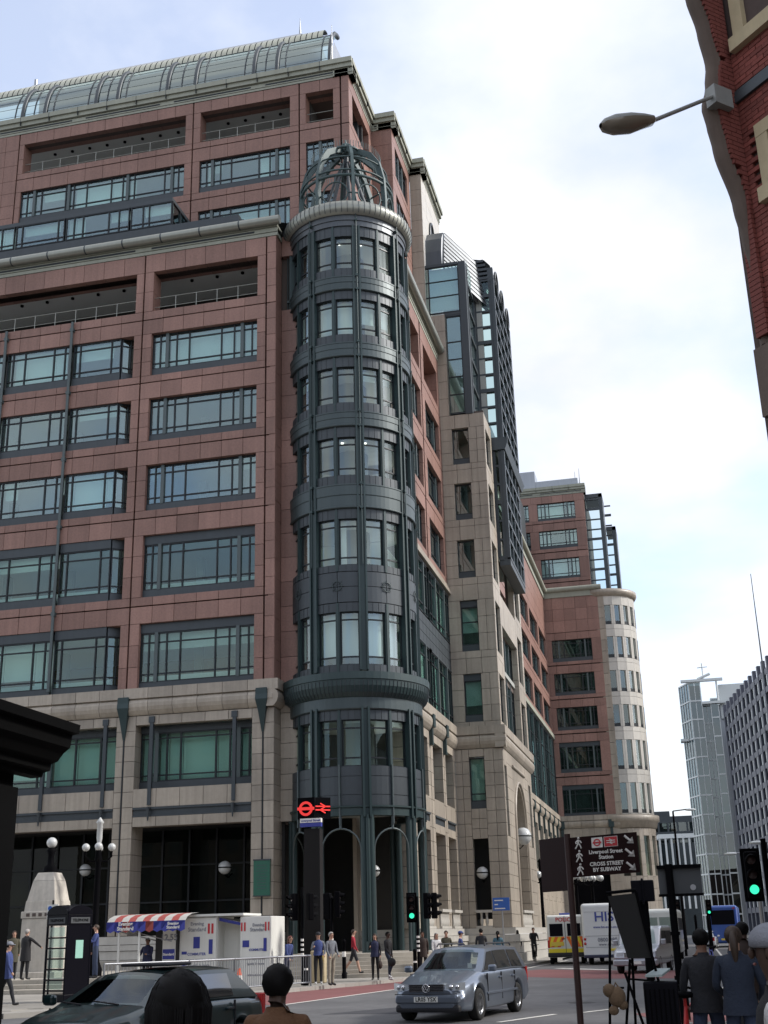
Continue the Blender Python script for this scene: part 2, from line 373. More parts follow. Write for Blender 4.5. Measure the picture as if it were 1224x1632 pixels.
# lower cornice with its bright roll
c = MB()
for z0, z1, d in ((38.82, 39.02, .02), (39.05, 39.30, .06), (39.33, 39.5, .12)): FA.box(c, -41, -18.66, -.8, d, z0, z1)
FA.box(c, -41, -18.66, -.8, -.02, 39.0, 39.4)
for a, b in ((-26.2, -20.0), (-38.9, -27.2)): FA.box(c, a, b, .0, .085, 39.12, 39.22, 1)
c.obj('cornice', ['cornice', 'frame'], BL)
us = [-41, -37.2]+[-18.45-2.35*k for k in range(8)][::-1]
pb = MB(); pb.tube([(-41, 55.72, 39.62), (-18.45, 55.72, 39.62)], .26, 14)
for u in us[1:-1]: pb.tube([(u-.04, 55.72, 39.62), (u+.04, 55.72, 39.62)], .268, 14, 1)
pb.obj('roll_moulding', ['pipe', 'slate'], BL)
# terrace behind the roll: sloping dark roof and glazed lantern
t = MB(); t.add([(-41, 56, 39.6), (-18.5, 56, 39.6), (-18.9, 58.2, 41.0), (-41, 58.2, 41.0), (-41, 62.2, 41.0), (-17, 62.2, 41.0)], ((0, 1, 2, 3), (3, 2, 5, 4)))
t.box((-41, 57.1, 39.5), (-21.4, 58.7, 41.35)); t.box((-41, 56.6, 39.5), (-20.9, 57.0, 40.6))
t.obj('terrace_roof', 'slate', BL)
FLn = Frame(0, 58.6, 0)
ln = MB(); FLn.box(ln, -41, -26.2, -3.6, 0, 40.6, 42.45); [FLn.box(ln, -41, -26.2, -.1, .04, 40.9+.3*q, 41.0+.3*q) for q in range(5)]; FLn.box(ln, -41, -26.2, -3.6, .05, 44.05, 44.3); ln.add([(-41, 58.6, 44.3), (-26.2, 58.6, 44.3), (-26.9, 62.1, 45.2), (-41, 62.1, 45.2)], ((0, 1, 2, 3),))
ln.obj('lantern_roof', 'slate', BL)
for a, b, cols in ((-28.9, -26.22, [.3, .45]), (-33.2, -29.0, [.13, .27, .68, .84]), (-36.6, -33.3, [.13, .87]), (-41, -36.7, [.3, .4, .8])): window(FLn, BL, a, b, 42.45, 42.45, 44.05, 44.05, [x for x in cols], dep=.02, trans=(.2,), blind=[0., .4, 1.])
FLe = Frame(-26.2, 58.6, R(90)); window(FLe, BL, 0, 3.4, 42.45, 42.45, 44.05, 44.05, [.33, .66], dep=.02, trans=(.2,))

# ---- pale stone base of the south face
def stone(fr, u0, u1, z0, z1, step=1.3, d=(-.4, 0), vs=None, root=None): slabs(fr, root or BL, 'stone_block', 'limestone', u0, u1, z0, z1, step, d, vs)
def coping(fr, u0, u1, root, step=1.3, e0=0., e1=0.):
    for i, (a, b) in enumerate(zip(cuts(u0, u1, step)[:-1], cuts(u0, u1, step)[1:])):
        m = MB(); prof = [(-.4, 12.40), (.04, 12.40), (.10, 12.46), (.22, 12.62), (.27, 12.80), (.27, 12.98), (.20, 13.14), (.12, 13.18), (.12, 13.22), (.26, 13.22), (.26, 13.74), (-.4, 13.74)]
        P0 = [fr.p(a+G/2, d, z) for d, z in prof]; P1 = [fr.p(b-G/2, d, z) for d, z in prof]; n = len(prof)
        m.add(P0+P1, [tuple(range(n)), tuple(reversed(range(n, 2*n)))]+[(k, n+k, n+(k+1) % n, (k+1) % n) for k in range(n)])
        m.obj('coping_stone', 'limestone', root)
coping(FA, -41, VE+.02, BL)
for a, b, c, d in ((V1, V2, -25.96, -19.87), (V0, V1, -38.5, -27.0)):
    stone(FA, c, d, 11.91, 12.38); stone(FA, c-.01, d, 7.9, 8.8, d=(-.5, .0)); stone(FA, c+.01, d, 6.99, 7.46, d=(-.9, .0))
    bm = MB(); FA.box(bm, c, d, -.5, -.06, 7.46, 7.9); FA.box(bm, c, d, -.5, .03, 7.80, 7.9); FA.box(bm, c, d, -.5, .0, 7.46, 7.53); bm.obj('metal_beam', 'slate', BL)
    window(FA, BL, c, d, 8.8, 9.18, 11.6, 11.91, BAYC if c > -27 else [.12, .30, -.36, .46, .60, -.66, .78, .90], dep=.75, glass='glassgreen', blind=[.95, 1., 1., .8], bw=.04, wide=.1, trans=(.13, .88))
    for f in ((.142, .855) if c > -27 else (.36, .66, .95)):
        u = c+f*(d-c); bb = MB(); FA.box(bb, u-.09, u+.09, -.1, .09, 8.0, 12.2); FA.box(bb, u-.15, u+.15, -.1, .11, 12.0, 12.3); bb.tube([FA.p(u, .12, 7.25), FA.p(u, .12, 7.9)], [.03, .10], 6); bb.obj('bracket_strip', 'slate', BL)
for a, b in ((V1-.43-.0, V1-.03), (V1+.03, -25.96), (-19.87, V2-.03), (V2+.03, VE), (-41, -39.25), (-39.15, -38.5)):
    stone(FA, a, b, 2.0, 12.38, step=.75, vs=.72, d=(-1.3, 0))
FA.box(back, -27.0, -25.99, -1.25, -.06, 1.5, 12.38); FA.box(back, -19.84, -18.77, -1.25, -.06, 1.5, 12.38); FA.box(back, -41, -38.53, -1.25, -.06, 1.5, 12.38)
FA.box(back, -41, -18.8, -1.2, -.42, 12.3, 13.7); FA.box(back, -41, -18.9, -.9, -.55, 7.0, 8.8)
for x in (V1, V2):   # tapering bracket and drip line on each pier
    b = MB(); b.add([FA.p(x+u*w, d, z) for z, w, d in ((13.25, .30, .30), (13.25, .30, 0), (12.75, .30, .36), (12.75, .30, 0), (12.2, .19, .22), (12.2, .19, 0), (11.2, .05, .05), (11.2, .05, 0)) for u in (-1, 1)],
        ((0, 1, 5, 4), (4, 5, 9, 8), (8, 9, 13, 12), (0, 4, 6, 2), (5, 1, 3, 7), (4, 8, 10, 6), (9, 5, 7, 11), (8, 12, 14, 10), (13, 9, 11, 15), (1, 0, 2, 3), (12, 13, 15, 14)))
    FA.box(b, x-.28, x+.28, 0, .33, 13.0, 13.3); b.obj('pier_bracket', 'green', BL)
    d = MB(); FA.box(d, x-.035, x+.035, -.02, .03, 2.2, 11.3); d.obj('drip_strip', 'frame', BL)
# arcade behind the ground floor openings
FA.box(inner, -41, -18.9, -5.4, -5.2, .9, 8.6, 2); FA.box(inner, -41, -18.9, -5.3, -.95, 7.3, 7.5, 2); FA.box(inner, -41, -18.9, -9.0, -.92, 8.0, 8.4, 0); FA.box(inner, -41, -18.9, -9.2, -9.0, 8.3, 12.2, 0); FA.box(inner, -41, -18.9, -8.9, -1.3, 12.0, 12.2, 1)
sh = MB()
for x in [-40+1.5*i for i in range(14)]: sh.box((x-.05, 61.0, 1.3), (x+.05, 61.18, 7.2))
for z in (3.6, 5.4): sh.box((-41, 61.02, z), (-18.9, 61.16, z+.08))
sh.obj('shopfront_frame', 'frame', BL)
sg = MB(); sg.quad((-41, 61.1, 1.3), (-18.9, 61.1, 1.3), (-18.9, 61.1, 7.2), (-41, 61.1, 7.2)); sg.obj('shopfront_glass', 'shopglass', BL)
# plinth
pl = MB()
for z0, z1, d in ((.5, .95, .35), (.95, 1.35, .25), (1.35, 1.62, .30), (1.62, 2.0, .10)):
    FA.box(pl, -41, -18.55, -1.3, d, z0+.012, z1-.012)
pl.obj('plinth', 'whitestone', BL)
FA.box(back, -41, -18.6, -1.25, .02, .3, 2.0)

# ---- recessed return between face and tower
FR_ = Frame(0, 57.0, 0)
slabs(FR_, BL, 'granite_panel', 'granite', -18.74, -17.2, 13.72, 34.6, vs=1.3); slabs(FR_, BL, 'granite_panel', 'granite', -18.74, -17.2, 38.0, 39.3)
slabs(FR_, BL, 'stone_block', 'limestone', -18.74, -17.2, 7.0, 13.72, vs=.72)
FE = Frame(VE, 56.0, R(90))
slabs(FE, BL, 'granite_panel', 'granite', 0.02, 1.0, 13.72, 38.82, vs=1.05, d=(-.35, 0)); slabs(FE, BL, 'stone_block', 'limestone', .02, 1.0, 2.0, 12.38, vs=.72, d=(-.35, 0)); coping(FE, -.26, 1.0, BL)
FR_.box(back, -18.9, -17.0, -.9, -.35, 6.9, 39.3)
# ---- upper storeys, set back
FU = Frame(0, 62.2, 0); XC = -16.0
UFL = [(42.55, 43.0, 43.35, 45.54, 45.54, 46.46), (46.46, 46.95, 47.35, 49.33, 49.33, 50.32)]
for fi, (zl, ob, gb, gt, ot, zh) in enumerate(UFL):
    for a, b, c, d, cols, ww in ((V1, V2, -26.05, -19.93, BAYC, 0), (V0, V1, -38.8, -27.1, [.04, -.085, .13, .28, -.30, .33, .41, .56, .63, -.66, .70, .88, -.925, .962], 0), (V2, -16.55, -18.86, -17.04, [.25, -.5, .75], 0)):
        slabs(FU, BL, 'granite_panel', 'granite', a+GW/2, b-GW/2, zl, ob, gb_=GW); slabs(FU, BL, 'granite_panel', 'granite', a+GW/2, b-GW/2, ot, zh, gl=GW)
        slabs(FU, BL, 'granite_panel', 'granite', a+GW/2, c, ob, ot, vs=1.0); slabs(FU, BL, 'granite_panel', 'granite', d, b-GW/2, ob, ot, vs=1.0)
        window(FU, BL, c, d, ob, gb, gt, ot, cols, dep=.2, blind=[0., 0., 1., 1., .4], trans=(.18, .8))
    slabs(FU, BL, 'granite_panel', 'granite', -16.5, XC, zl, zh, vs=1.0, gl=GW, gb_=GW); slabs(FU, BL, 'granite_panel', 'granite', -41.2, V0-GW/2, zl, zh, vs=1.0)
    FU.box(inner, -41, -16.4, -6.5, -.72, zl-.2, zl+.3, 0); FU.box(inner, -41, -16.4, -6.3, -.75, gt+.12, gt+.2, 1); FU.box(inner, -41, -16.4, -6.7, -6.5, zl, zh, 0)
slabs(FU, BL, 'granite_panel', 'granite', -41.2, XC, 39.5, 42.55, vs=1.3)
zl, ob, ot, zh = 50.32, 50.78, 53.1, 53.98
for a, b, c, d in ((V1, V2, -26.05, -19.93), (V0, V1, -38.8, -27.1), (V2, -16.55, -18.86, -17.04)):
    slabs(FU, BL, 'granite_panel', 'granite', a+GW/2, b-GW/2, zl, ob, gb_=GW); slabs(FU, BL, 'granite_panel', 'granite', a+GW/2, b-GW/2, ot, zh, gl=GW, d=(-1.1, 0))
    slabs(FU, BL, 'granite_panel', 'granite', a+GW/2, c, ob, ot, vs=1.2, d=(-1., 0)); slabs(FU, BL, 'granite_panel', 'granite', d, b-GW/2, ob, ot, vs=1.2, d=(-1., 0))
    r = MB()
    for z in (ob+.3, ob+.9): r.tube([(c, 62.5, z), (d, 62.5, z)], .025, 6)
    for u in cuts(c, d, 1.3)[1:-1]: r.tube([(u, 62.5, ob-.05), (u, 62.5, ob+.9)], .025, 6)
    r.obj('balcony_railing', 'pipe', BL)
    lt = MB()
    for u in cuts(c, d, 1.3)[1:-1]: lt.lathe([(0, 0), (.11, 0), (.11, .1)], (u, 64.0, ot+.16), 8)
    lt.obj('soffit_light', 'black', BL)
slabs(FU, BL, 'granite_panel', 'granite', -16.5, XC, zl, zh, vs=1.2, gl=GW, gb_=GW); slabs(FU, BL, 'granite_panel', 'granite', -41.2, V0-GW/2, zl, zh, vs=1.2)
FU.box(inner, -41, -16.2, -4, -1.1, ot+.25, ot+.6, 1); FU.box(inner, -41, -16.2, -4.2, -.4, ob-.6, ob-.3, 0); FU.box(inner, -41, -16.2, -4.3, -4.1, ob-.3, ot+.3, 2)
for z0, z1 in ((39.5, 43.0), (45.54, 46.95), (49.33, 50.78), (53.1, 54.3)): FU.box(back, -41.2, XC-.03, -.7, -.38, z0+.01, z1-.01)
for a, b in ((-41, -38.85), (-27.05, -26.1), (-19.88, -18.9), (-17, -16.03)): FU.box(back, a, b, -.7, -.37, 39.5, 54.2)
# stepped east side of the upper storeys: (x, y0, y1)
EAST = [(XC, 62.2, 68.3), (-14.6, 68.3, 74.0)]
for k, (x, y0, y1) in enumerate(EAST):
    fe = Frame(x, 0, R(90))
    for zl, ob, gb, gt, ot, zh in UFL+[(50.32, 50.78, 51.0, 53.1, 53.1, 53.98)]:
        slabs(fe, BL, 'granite_panel', 'granite', y0+.02, y1, zl, ob, gb_=GW); slabs(fe, BL, 'granite_panel', 'granite', y0+.02, y1, ot, zh, gl=GW)
        slabs(fe, BL, 'granite_panel', 'granite', y0+.02, y0+.9, ob, ot, vs=1.1); slabs(fe, BL, 'granite_panel', 'granite', y1-.9, y1, ob, ot, vs=1.1)
        if k or zl < 50: window(fe, BL, y0+.9, y1-.9, ob, gb, gt, ot, [.2, -.34, .5, -.66, .8], dep=.2)
        else: fe.box(inner, y0+.9, y1-.9, -3, -2.8, ob, ot, 2)
    slabs(fe, BL, 'granite_panel', 'granite', y0+.02, y1, 34.0, 42.55, vs=1.3)
    fe.box(back, y0+.3, y1, -3.2, -.42, 39, 50.5); fe.box(back, y0+.3, y1, -3.2, -.42, 53.2, 54.0)
fs = Frame(0, 68.3, 0); slabs(fs, BL, 'granite_panel', 'granite', XC, -14.6, 39, 53.98, vs=1.3)
# upper cornice running round the steps
def ucorn(fr, u0, u1, root=BL, z=53.98):
    c = MB()
    for a, b, d in ((0, .16, .03), (.18, .46, .07), (.50, .80, .22), (.80, 1.15, .34)): fr.box(c, u0, u1, -1.0, d, z+a, z+b)
    fr.box(c, u0, u1, -.9, .0, z, z+1.0)
    for a, b in zip(cuts(u0, u1, 6)[:-1], cuts(u0, u1, 6)[1:]): fr.box(c, a+.5, b-.5, .0, .085, z+.26, z+.36, 1)
    for a in cuts(u0, u1, 2.2)[1:-1]: fr.box(c, a-.015, a+.015, .0, .345, z+.52, z+1.152, 1)
    return c.obj('cornice', ['cornice', 'frame'], root)
ucorn(FU, -41.2, XC+.3); ucorn(Frame(XC, 0, R(90)), 62.1, 68.3); ucorn(fs, XC-.3, -14.3); ucorn(Frame(-14.6, 0, R(90)), 68.2, 74.0)
# glazed barrel roof above the cornice: ribs, glass, striped upper vault, ridge
def arcpts(y0, z0, ry, rz, n=8): return [(y0+ry*(1-math.cos(t)), z0+rz*math.sin(t)) for t in [math.pi/2*i/n for i in range(n+1)]]
A1 = arcpts(62.45, 55.0, 2.2, 4.1)
xs = [-17.3, -20.9, -22.5, -26.6, -28.6, -32.2, -33.8, -37.6, -39.3, -43, -45.5]
for a, b in zip(xs[:-1], xs[1:]):
    g = MB(); n = len(A1)
    g.add([(x, y, z) for x in (b+.06, a-.06) for y, z in A1], [(k, n+k, n+k+1, k+1) for k in range(n-1)], 0, True); g.obj('roof_glazing', 'roofglass', BL)
rb = MB()
for i, x in enumerate(xs):
    rb.tube([(x, y-.03, z+.03) for y, z in A1], .15, 6)
    if i < len(xs)-1:
        w = xs[i+1]-x
        for f in ((.16, .84) if abs(w) > 3 else (.5,)): rb.tube([(x+w*f, y-.01, z+.01) for y, z in A1], .045, 4)
for k in (1, 2, 3, 4, 5, 6): y, z = A1[k]; rb.tube([(-45.5, y, z), (-17.3, y, z)], .014, 4)
rb.obj('roof_rib', 'slate', BL)
rf = MB(); rf.box((-45.5, 62.3, 54.9), (-17.25, 62.6, 55.25)); rf.box((-45.5, 64.5, 59.0), (-17.9, 65.0, 59.3))
rf.quad((-17.3, 62.5, 55), (-17.3, 69, 55), (-17.3, 69, 58.5), (-17.3, 63.6, 58.0)); rf.box((-41, 67.2, 55), (-19.2, 70, 61))
rf.add([(-41.4, 65.9, 60.8), (-19.4, 65.9, 60.8), (-20.6, 66.8, 62.1), (-41.4, 66.8, 62.1), (-41.4, 70, 62.1), (-20.6, 70, 62.1)], ((0, 1, 2, 3), (3, 2, 5, 4)))
rf.tube([(-20.7, 67.0, 62.0), (-20.7, 67.0, 63.6)], [.1, .02], 6); rf.tube([(-41.3, 67, 62), (-41.3, 67, 62.7)], .12, 6); rf.tube([(-17.2, 62.7, 55), (-17.2, 62.7, 58.6)], [.08, .02], 6)
rf.obj('roof_structure', 'roofmetal', BL)
A2 = arcpts(64.7, 59.3, 1.3, 1.6, 5)
for i in range(66):
    g = MB(); a = -18.4-.41*i; n = len(A2)
    g.add([(x, y, z) for x in (a-.34, a) for y, z in A2], [(k, n+k, n+k+1, k+1) for k in range(n-1)], 0, True); g.obj('vault_panel', 'ribbed', BL)
g = MB(); n = len(A2); g.add([(x, y+.04, z-.04) for x in (-45.4, -18.4) for y, z in A2], [(k, n+k, n+k+1, k+1) for k in range(n-1)]); g.box((-41, 63.0, 54.9), (-17.6, 70, 55.15)); g.obj('vault_backing', 'slate', BL)

# ================================================================ round corner tower
TX, TY = -15.28, 58.5
def tp(a, r, z): return Vector((TX+r*math.sin(a), TY-r*math.cos(a), z))
def arcbox(mb, r0, r1, a0, a1, z0, z1, seg=6, mi=0):
    vs = []
    for i in range(seg+1):
        a = a0+(a1-a0)*i/seg; vs += [tp(a, r0, z0), tp(a, r1, z0), tp(a, r1, z1), tp(a, r0, z1)]
    fs = []
    for i in range(seg):
        k = 4*i; fs += [(k+1, k+5, k+6, k+2), (k+2, k+6, k+7, k+3), (k, k+4, k+5, k+1), (k+3, k+7, k+4, k)]
    fs += [(0, 1, 2, 3), (4*seg+3, 4*seg+2, 4*seg+1, 4*seg)]; mb.add(vs, fs, mi)
def arcprof(mb, prof, a0, a1, seg=8, mi=0, closed=False, sm=False):
    n = len(prof); vs = [tp(a0+(a1-a0)*i/seg, r, z) for i in range(seg+1) for r, z in prof]
    fs = [(i*n+k, (i+1)*n+k, (i+1)*n+k+1, i*n+k+1) for i in range(seg) for k in range(n-1)]; mb.add(vs, fs, mi, sm)
RA = [R(22.5+45*k) for k in range(-4, 4)]       # rib angles
AV0, AV1 = R(-112.5), R(157.5)
vis = [(RA[k], RA[k+1]) for k in range(1, 6)]   # bays in view: -112.5 .. 112.5
RB = 3.22
# floors: window head, glass bottom, band top (below), band bottom / lip
TW = [(37.68, 35.70), (33.83, 31.73), (29.83, 27.79), (25.86, 23.77), (21.44, 19.04), (16.66, 14.04), (11.40, 9.23)]
BANDS = [(35.16, 34.33), (31.21, 30.39), (27.25, 26.42), (23.25, 21.96)]
for wi, (h, b) in enumerate(TW):
    top = [38.29, 34.33, 30.39, 26.42, 21.96, 17.1, 11.87][wi]; bot = [35.16, 31.21, 27.25, 23.25, 18.7, 13.6, 7.41][wi]
    for a0, a1 in vis:
        am = (a0+a1)/2; da = R(3.6)
        f = MB()
        arcbox(f, RB-.5, RB-.03, a0+da, a1-da, h, top, 8, 1); arcbox(f, RB-.5, RB-.03, a0+da, a1-da, bot, b, 8, 1)
        arcbox(f, RB-.22, RB-.02, am-R(1.9), am+R(1.9), b, h, 1, 2); arcbox(f, RB-.12, RB+.015, am-R(1.0), am+R(1.0), bot, top, 1, 2)
        for s0, s1 in ((a0+da, am-R(1.9)), (am+R(1.9), a1-da)):
            arcbox(f, RB-.24, RB-.16, s0, s0+R(1.2), b, h, 1); arcbox(f, RB-.24, RB-.16, s1-R(.8), s1, b, h, 1)
            arcbox(f, RB-.24, RB-.15, s0, s1, h-.05, h, 4); arcbox(f, RB-.24, RB-.15, s0, s1, b, b+.05, 4)
            arcbox(f, RB-.23, RB-.16, s0, s1, h-.42, h-.35, 4); arcbox(f, RB-.23, RB-.16, s0, s1, b+.36, b+.43, 4)
        win = f.obj('window', ['frame', 'slate', 'green'], BL)
        for s0, s1 in ((a0+da, am-R(1.9)), (am+R(1.9), a1-da)):
            g = MB(); arcprof(g, [(RB-.2, b+.05), (RB-.2, h-.05)], s0+R(1), s1-R(.6), 5, sm=True); g.obj('pane', 'glass' if wi < 6 else 'glassgreen', win)
            q = {0: .0, 1: random.choice((1, .95, .6)), 2: random.choice((0, .3)), 3: 0., 4: 0., 5: .80, 6: random.choice((0, 0, .9))}[wi]
            if wi == 4 and random.random() < .6: q = -1
            if q > 0:
                g = MB(); arcbox(g, RB-.52, RB-.5, s0, s1, h-q*(h-b), h, 4); g.obj('blind', 'blind', win)
            elif q < 0:
                g = MB(); arcbox(g, RB-.52, RB-.5, s0, s0+(s1-s0)*.35, b, h, 2); g.obj('curtain', 'blind', win)
# thin vertical seams of the slate spandrels
sm_ = MB()
for wi, (h, b) in enumerate(TW):
    top = [38.29, 34.33, 30.39, 26.42, 21.96, 17.1, 11.87][wi]; bot = [35.16, 31.21, 27.25, 23.25, 18.7, 13.6, 7.41][wi]
    for a0, a1 in vis:
        for f in (.2, .32, .68, .8):
            a = a0+(a1-a0)*f
            arcbox(sm_, RB-.04, RB-.018, a-R(.12), a+R(.12), h, top, 1); arcbox(sm_, RB-.04, RB-.018, a-R(.12), a+R(.12), bot, b, 1)
sm_.obj('spandrel_seam', 'frame', BL, kind='stuff')
# bands between the storeys
for t, bt in BANDS:
    for a0, a1 in vis:
        b = MB(); prof = [(RB-.5, bt), (RB+.06, bt), (RB+.11, bt+.04), (RB+.11, bt+.09), (RB+.07, bt+.12), (RB+.07, bt+(t-bt)*.52), (RB+.095, bt+(t-bt)*.56), (RB+.095, t-.09), (RB+.115, t-.06), (RB+.115, t), (RB-.5, t+.02)]
        arcprof(b, prof, a0+R(.7), a1-R(.7), 10); b.obj('floor_band', 'greenlite', BL)
# blank storey with emblems
for a0, a1 in vis:
    for k in range(2):
        s0 = a0+R(3.6)+(a1-a0-R(7.2))*k/2; s1 = s0+(a1-a0-R(7.2))/2
        for z0, z1 in ((17.14, 17.9), (17.93, 18.66)):
            b = MB(); arcbox(b, RB-.5, RB-.02, s0+R(.3), s1-R(.3), z0, z1, 4); b.obj('metal_panel', 'slate', BL)
    am = (a0+a1)/2; e = MB(); c = tp(am, RB+.01, 17.95); t = Vector((math.cos(am), math.sin(am), 0))
    e.tube([c+t*.24*math.cos(x)+Vector((0, 0, .24*math.sin(x))) for x in [2*math.pi*i/16 for i in range(17)]], .02, 5)
    for i in range(8):
        x = math.pi/4*i; dv_ = t*math.cos(x)+Vector((0, 0, math.sin(x))); e.tube([c+dv_*.1, c+dv_*.33], .014, 4)
    e.obj('emblem', 'greenlite', BL)
for a0, a1 in vis:
    for k in range(2):
        s0 = a0+R(3.6)+(a1-a0-R(7.2))*k/2; s1 = s0+(a1-a0-R(7.2))/2
        for z0, z1 in ((7.44, 7.9), (7.93, 8.75), (8.78, 9.2)):
            b = MB(); arcbox(b, RB-.3, RB+.0, s0+R(.4), s1-R(.4), z0, z1, 4); b.obj('metal_panel', 'slate', BL)
# ribs: paired fins full height
for a in RA[1:7]:
    b = MB()
    for s in (-1, 1): arcbox(b, RB-.3, RB+.13, a+s*R(3.0)-R(.7), a+s*R(3.0)+R(.7), 13.75, 38.3, 1)
    arcbox(b, RB-.3, RB+.03, a-R(3.0), a+R(3.0), 13.75, 38.3, 1)
    for s in (-1, 1): arcbox(b, RB-.3, RB+.15, a+s*R(2.6)-R(.9), a+s*R(2.6)+R(.9), 6.9, 12.0, 1)
    arcbox(b, RB-.3, RB+.05, a-R(2.6), a+R(2.6), 6.9, 12.0, 1)
    b.tube([tp(a, RB+.20, 19), tp(a, RB+.20, 39.0)], .03, 5)
    for z in [x for t in BANDS for x in t]+[38.6]: arcbox(b, RB, RB+.24, a-R(1.2), a+R(1.2), z-.06, z+.06, 1)
    b.obj('rib', 'green', BL)
# lower cornice of the tower (cove) and its band
b = MB(); arcprof(b, [(RB-.5, 13.62), (RB+.50, 13.60), (RB+.50, 13.26), (RB+.45, 13.24), (RB+.43, 12.95), (RB+.32, 12.65), (RB+.16, 12.47), (RB+.10, 12.43)], AV0, AV1, 48, sm=False); b.obj('cove_cornice', 'green', BL)
b = MB(); arcprof(b, [(RB-.4, 12.43), (RB+.10, 12.43), (RB+.10, 11.92), (RB+.06, 11.87), (RB-.4, 11.87)], AV0, AV1, 48); b.obj('floor_band', 'greenlite', BL)
b = MB()
for i in range(80):
    a = AV0+(AV1-AV0)*i/79; b.tube([tp(a, RB+.455, 13.2), tp(a, RB+.44, 12.95), tp(a, RB+.33, 12.63), tp(a, RB+.17, 12.46)], .016, 4)
b.obj('cove_flute', 'slate', BL, kind='stuff')
# top ring
b = MB(); arcprof(b, [(RB-.6, 38.29), (RB+.05, 38.29), (RB+.05, 38.60), (RB+.10, 38.62), (RB+.10, 38.9), (RB+.18, 38.93)], R(-180), R(180), 64); b.obj('tower_cornice', 'greymetal', BL)
b = MB(); arcprof(b, [(RB+.16, 38.92), (RB+.32, 39.0), (RB+.43, 39.18), (RB+.45, 39.40), (RB+.40, 39.62), (RB+.24, 39.74), (RB-.7, 39.76)], R(-180), R(180), 72, sm=True); b.obj('tower_roll_ring', 'pipe', BL)
b = MB()
for i in range(72):
    a = 2*math.pi*i/72; b.tube([tp(a, RB+.31, 38.98), tp(a, RB+.44, 39.18), tp(a, RB+.46, 39.40), tp(a, RB+.41, 39.62)], .018, 4)
b.obj('ring_seam', 'slate', BL, kind='stuff')
# open crown: curved ribs, hoops with circles, finial
b = MB()
prof = [(2.78, 39.7), (2.80, 41.0), (2.72, 42.4), (2.42, 43.6), (1.85, 44.5), (1.1, 45.05), (.45, 45.3)]
for k in range(8):
    a = R(22.5+45*k); t = Vector((math.cos(a), math.sin(a), 0))
    for i in range(len(prof)-1):
        (r0, z0), (r1, z1) = prof[i], prof[i+1]; q = []
        for r, z, w in ((r0, z0, .0), (r1, z1, .0)):
            rin = r-.28 if z < 43 else r*.90-.04; zin = z if z < 43 else z-.28
            q += [tp(a, r, z)-t*.085, tp(a, r, z)+t*.085, tp(a, rin, zin)+t*.085, tp(a, rin, zin)-t*.085]
        b.add(q, ((0, 1, 5, 4), (1, 2, 6, 5), (2, 3, 7, 6), (3, 0, 4, 7)))
b.obj('crown_rib', 'copper', BL)
b = MB()
def hoop(r, z, rr): b.tube([tp(2*math.pi*i/64, r, z) for i in range(65)], rr, 6, cap=False)
hoop(2.62, 42.0, .09); hoop(2.62, 42.35, .06); hoop(2.35, 43.4, .05); hoop(.9, 45.1, .08)
for i in range(96):
    a = 2*math.pi*i/96; b.tube([tp(a, 2.62, 42.0), tp(a, 2.45, 43.1)], .016, 3) if i % 12 in (2, 3, 9, 10) else None
for k in range(8):
    am = R(45*k)
    for i in range(24):
        x0 = 2*math.pi*i/24; x1 = 2*math.pi*(i+1)/24
        b.tube([tp(am+.28*math.cos(x)/1.0, 2.6, 40.85+.72*math.sin(x)) for x in (x0, x1)], .045, 5, cap=False)
    b.tube([tp(am-R(22.5), 2.6, 40.85), tp(am-.28, 2.6, 40.85)], .05, 5); b.tube([tp(am+.28, 2.6, 40.85), tp(am+R(22.5), 2.6, 40.85)], .05, 5)
    b.tube([tp(am, 2.6, 41.57), tp(am, 2.6, 42.0)], .04, 4)
b.obj('crown_hoop', 'copper', BL)
b = MB()
for k in range(8):   # inner braces and leaf finial
    a = R(22.5+45*k); b.tube([tp(a, 1.7, 39.8), tp(a, .55, 43.6), tp(a, .12, 44.6)], [.10, .10, .08], 6)
b.tube([(TX, TY, 43.9), (TX, TY, 45.6)], .16, 8)
b.obj('crown_brace', 'slate', BL)
b = MB()
for k in range(10):
    a = 2*math.pi*k/10; b.tube([tp(a, .12, 45.1), tp(a, .38, 45.55), tp(a, .55, 45.45), tp(a, .5, 45.2)], [.14, .2, .13, .03], 6)
b.sphere((TX, TY, 45.55), .38); b.tube([(TX, TY, 45.6), (TX, TY, 46.2)], [.15, .03], 6)
b.obj('finial', 'copper', BL)
b = MB()
for i in range(80):
    a = 2*math.pi*i/80; b.tube([tp(a, 2.0, 44.35), tp(a, 2.02, 44.75)], .02, 3)
b.obj('crown_comb', 'copper', BL, kind='stuff')
# tower core: floors and dark inner cylinder
for z, zz in ((37.9, 38.3), (33.9, 34.9), (29.95, 31.0), (26.0, 27.0), (21.6, 23.0), (16.8, 18.8), (11.6, 13.6), (7.4, 8.9)): inner.lathe([(0, z), (RB-.3, z), (RB-.3, zz), (0, zz)], (TX, TY, 0), 32, 1)
inner.lathe([(.9, 7.5), (.9, 38)], (TX, TY, 0), 16, 0)
lt = MB()
for z in (37.85, 25.95):
    for a in (R(2), R(35)): lt.sphere(tp(a, 2.1, z), .07, 8, 5)
mat('lamp', (.9, .9, .85), .5, emit=(1, .95, .85, 3.0)); lt.obj('ceiling_light', 'lamp', BL)
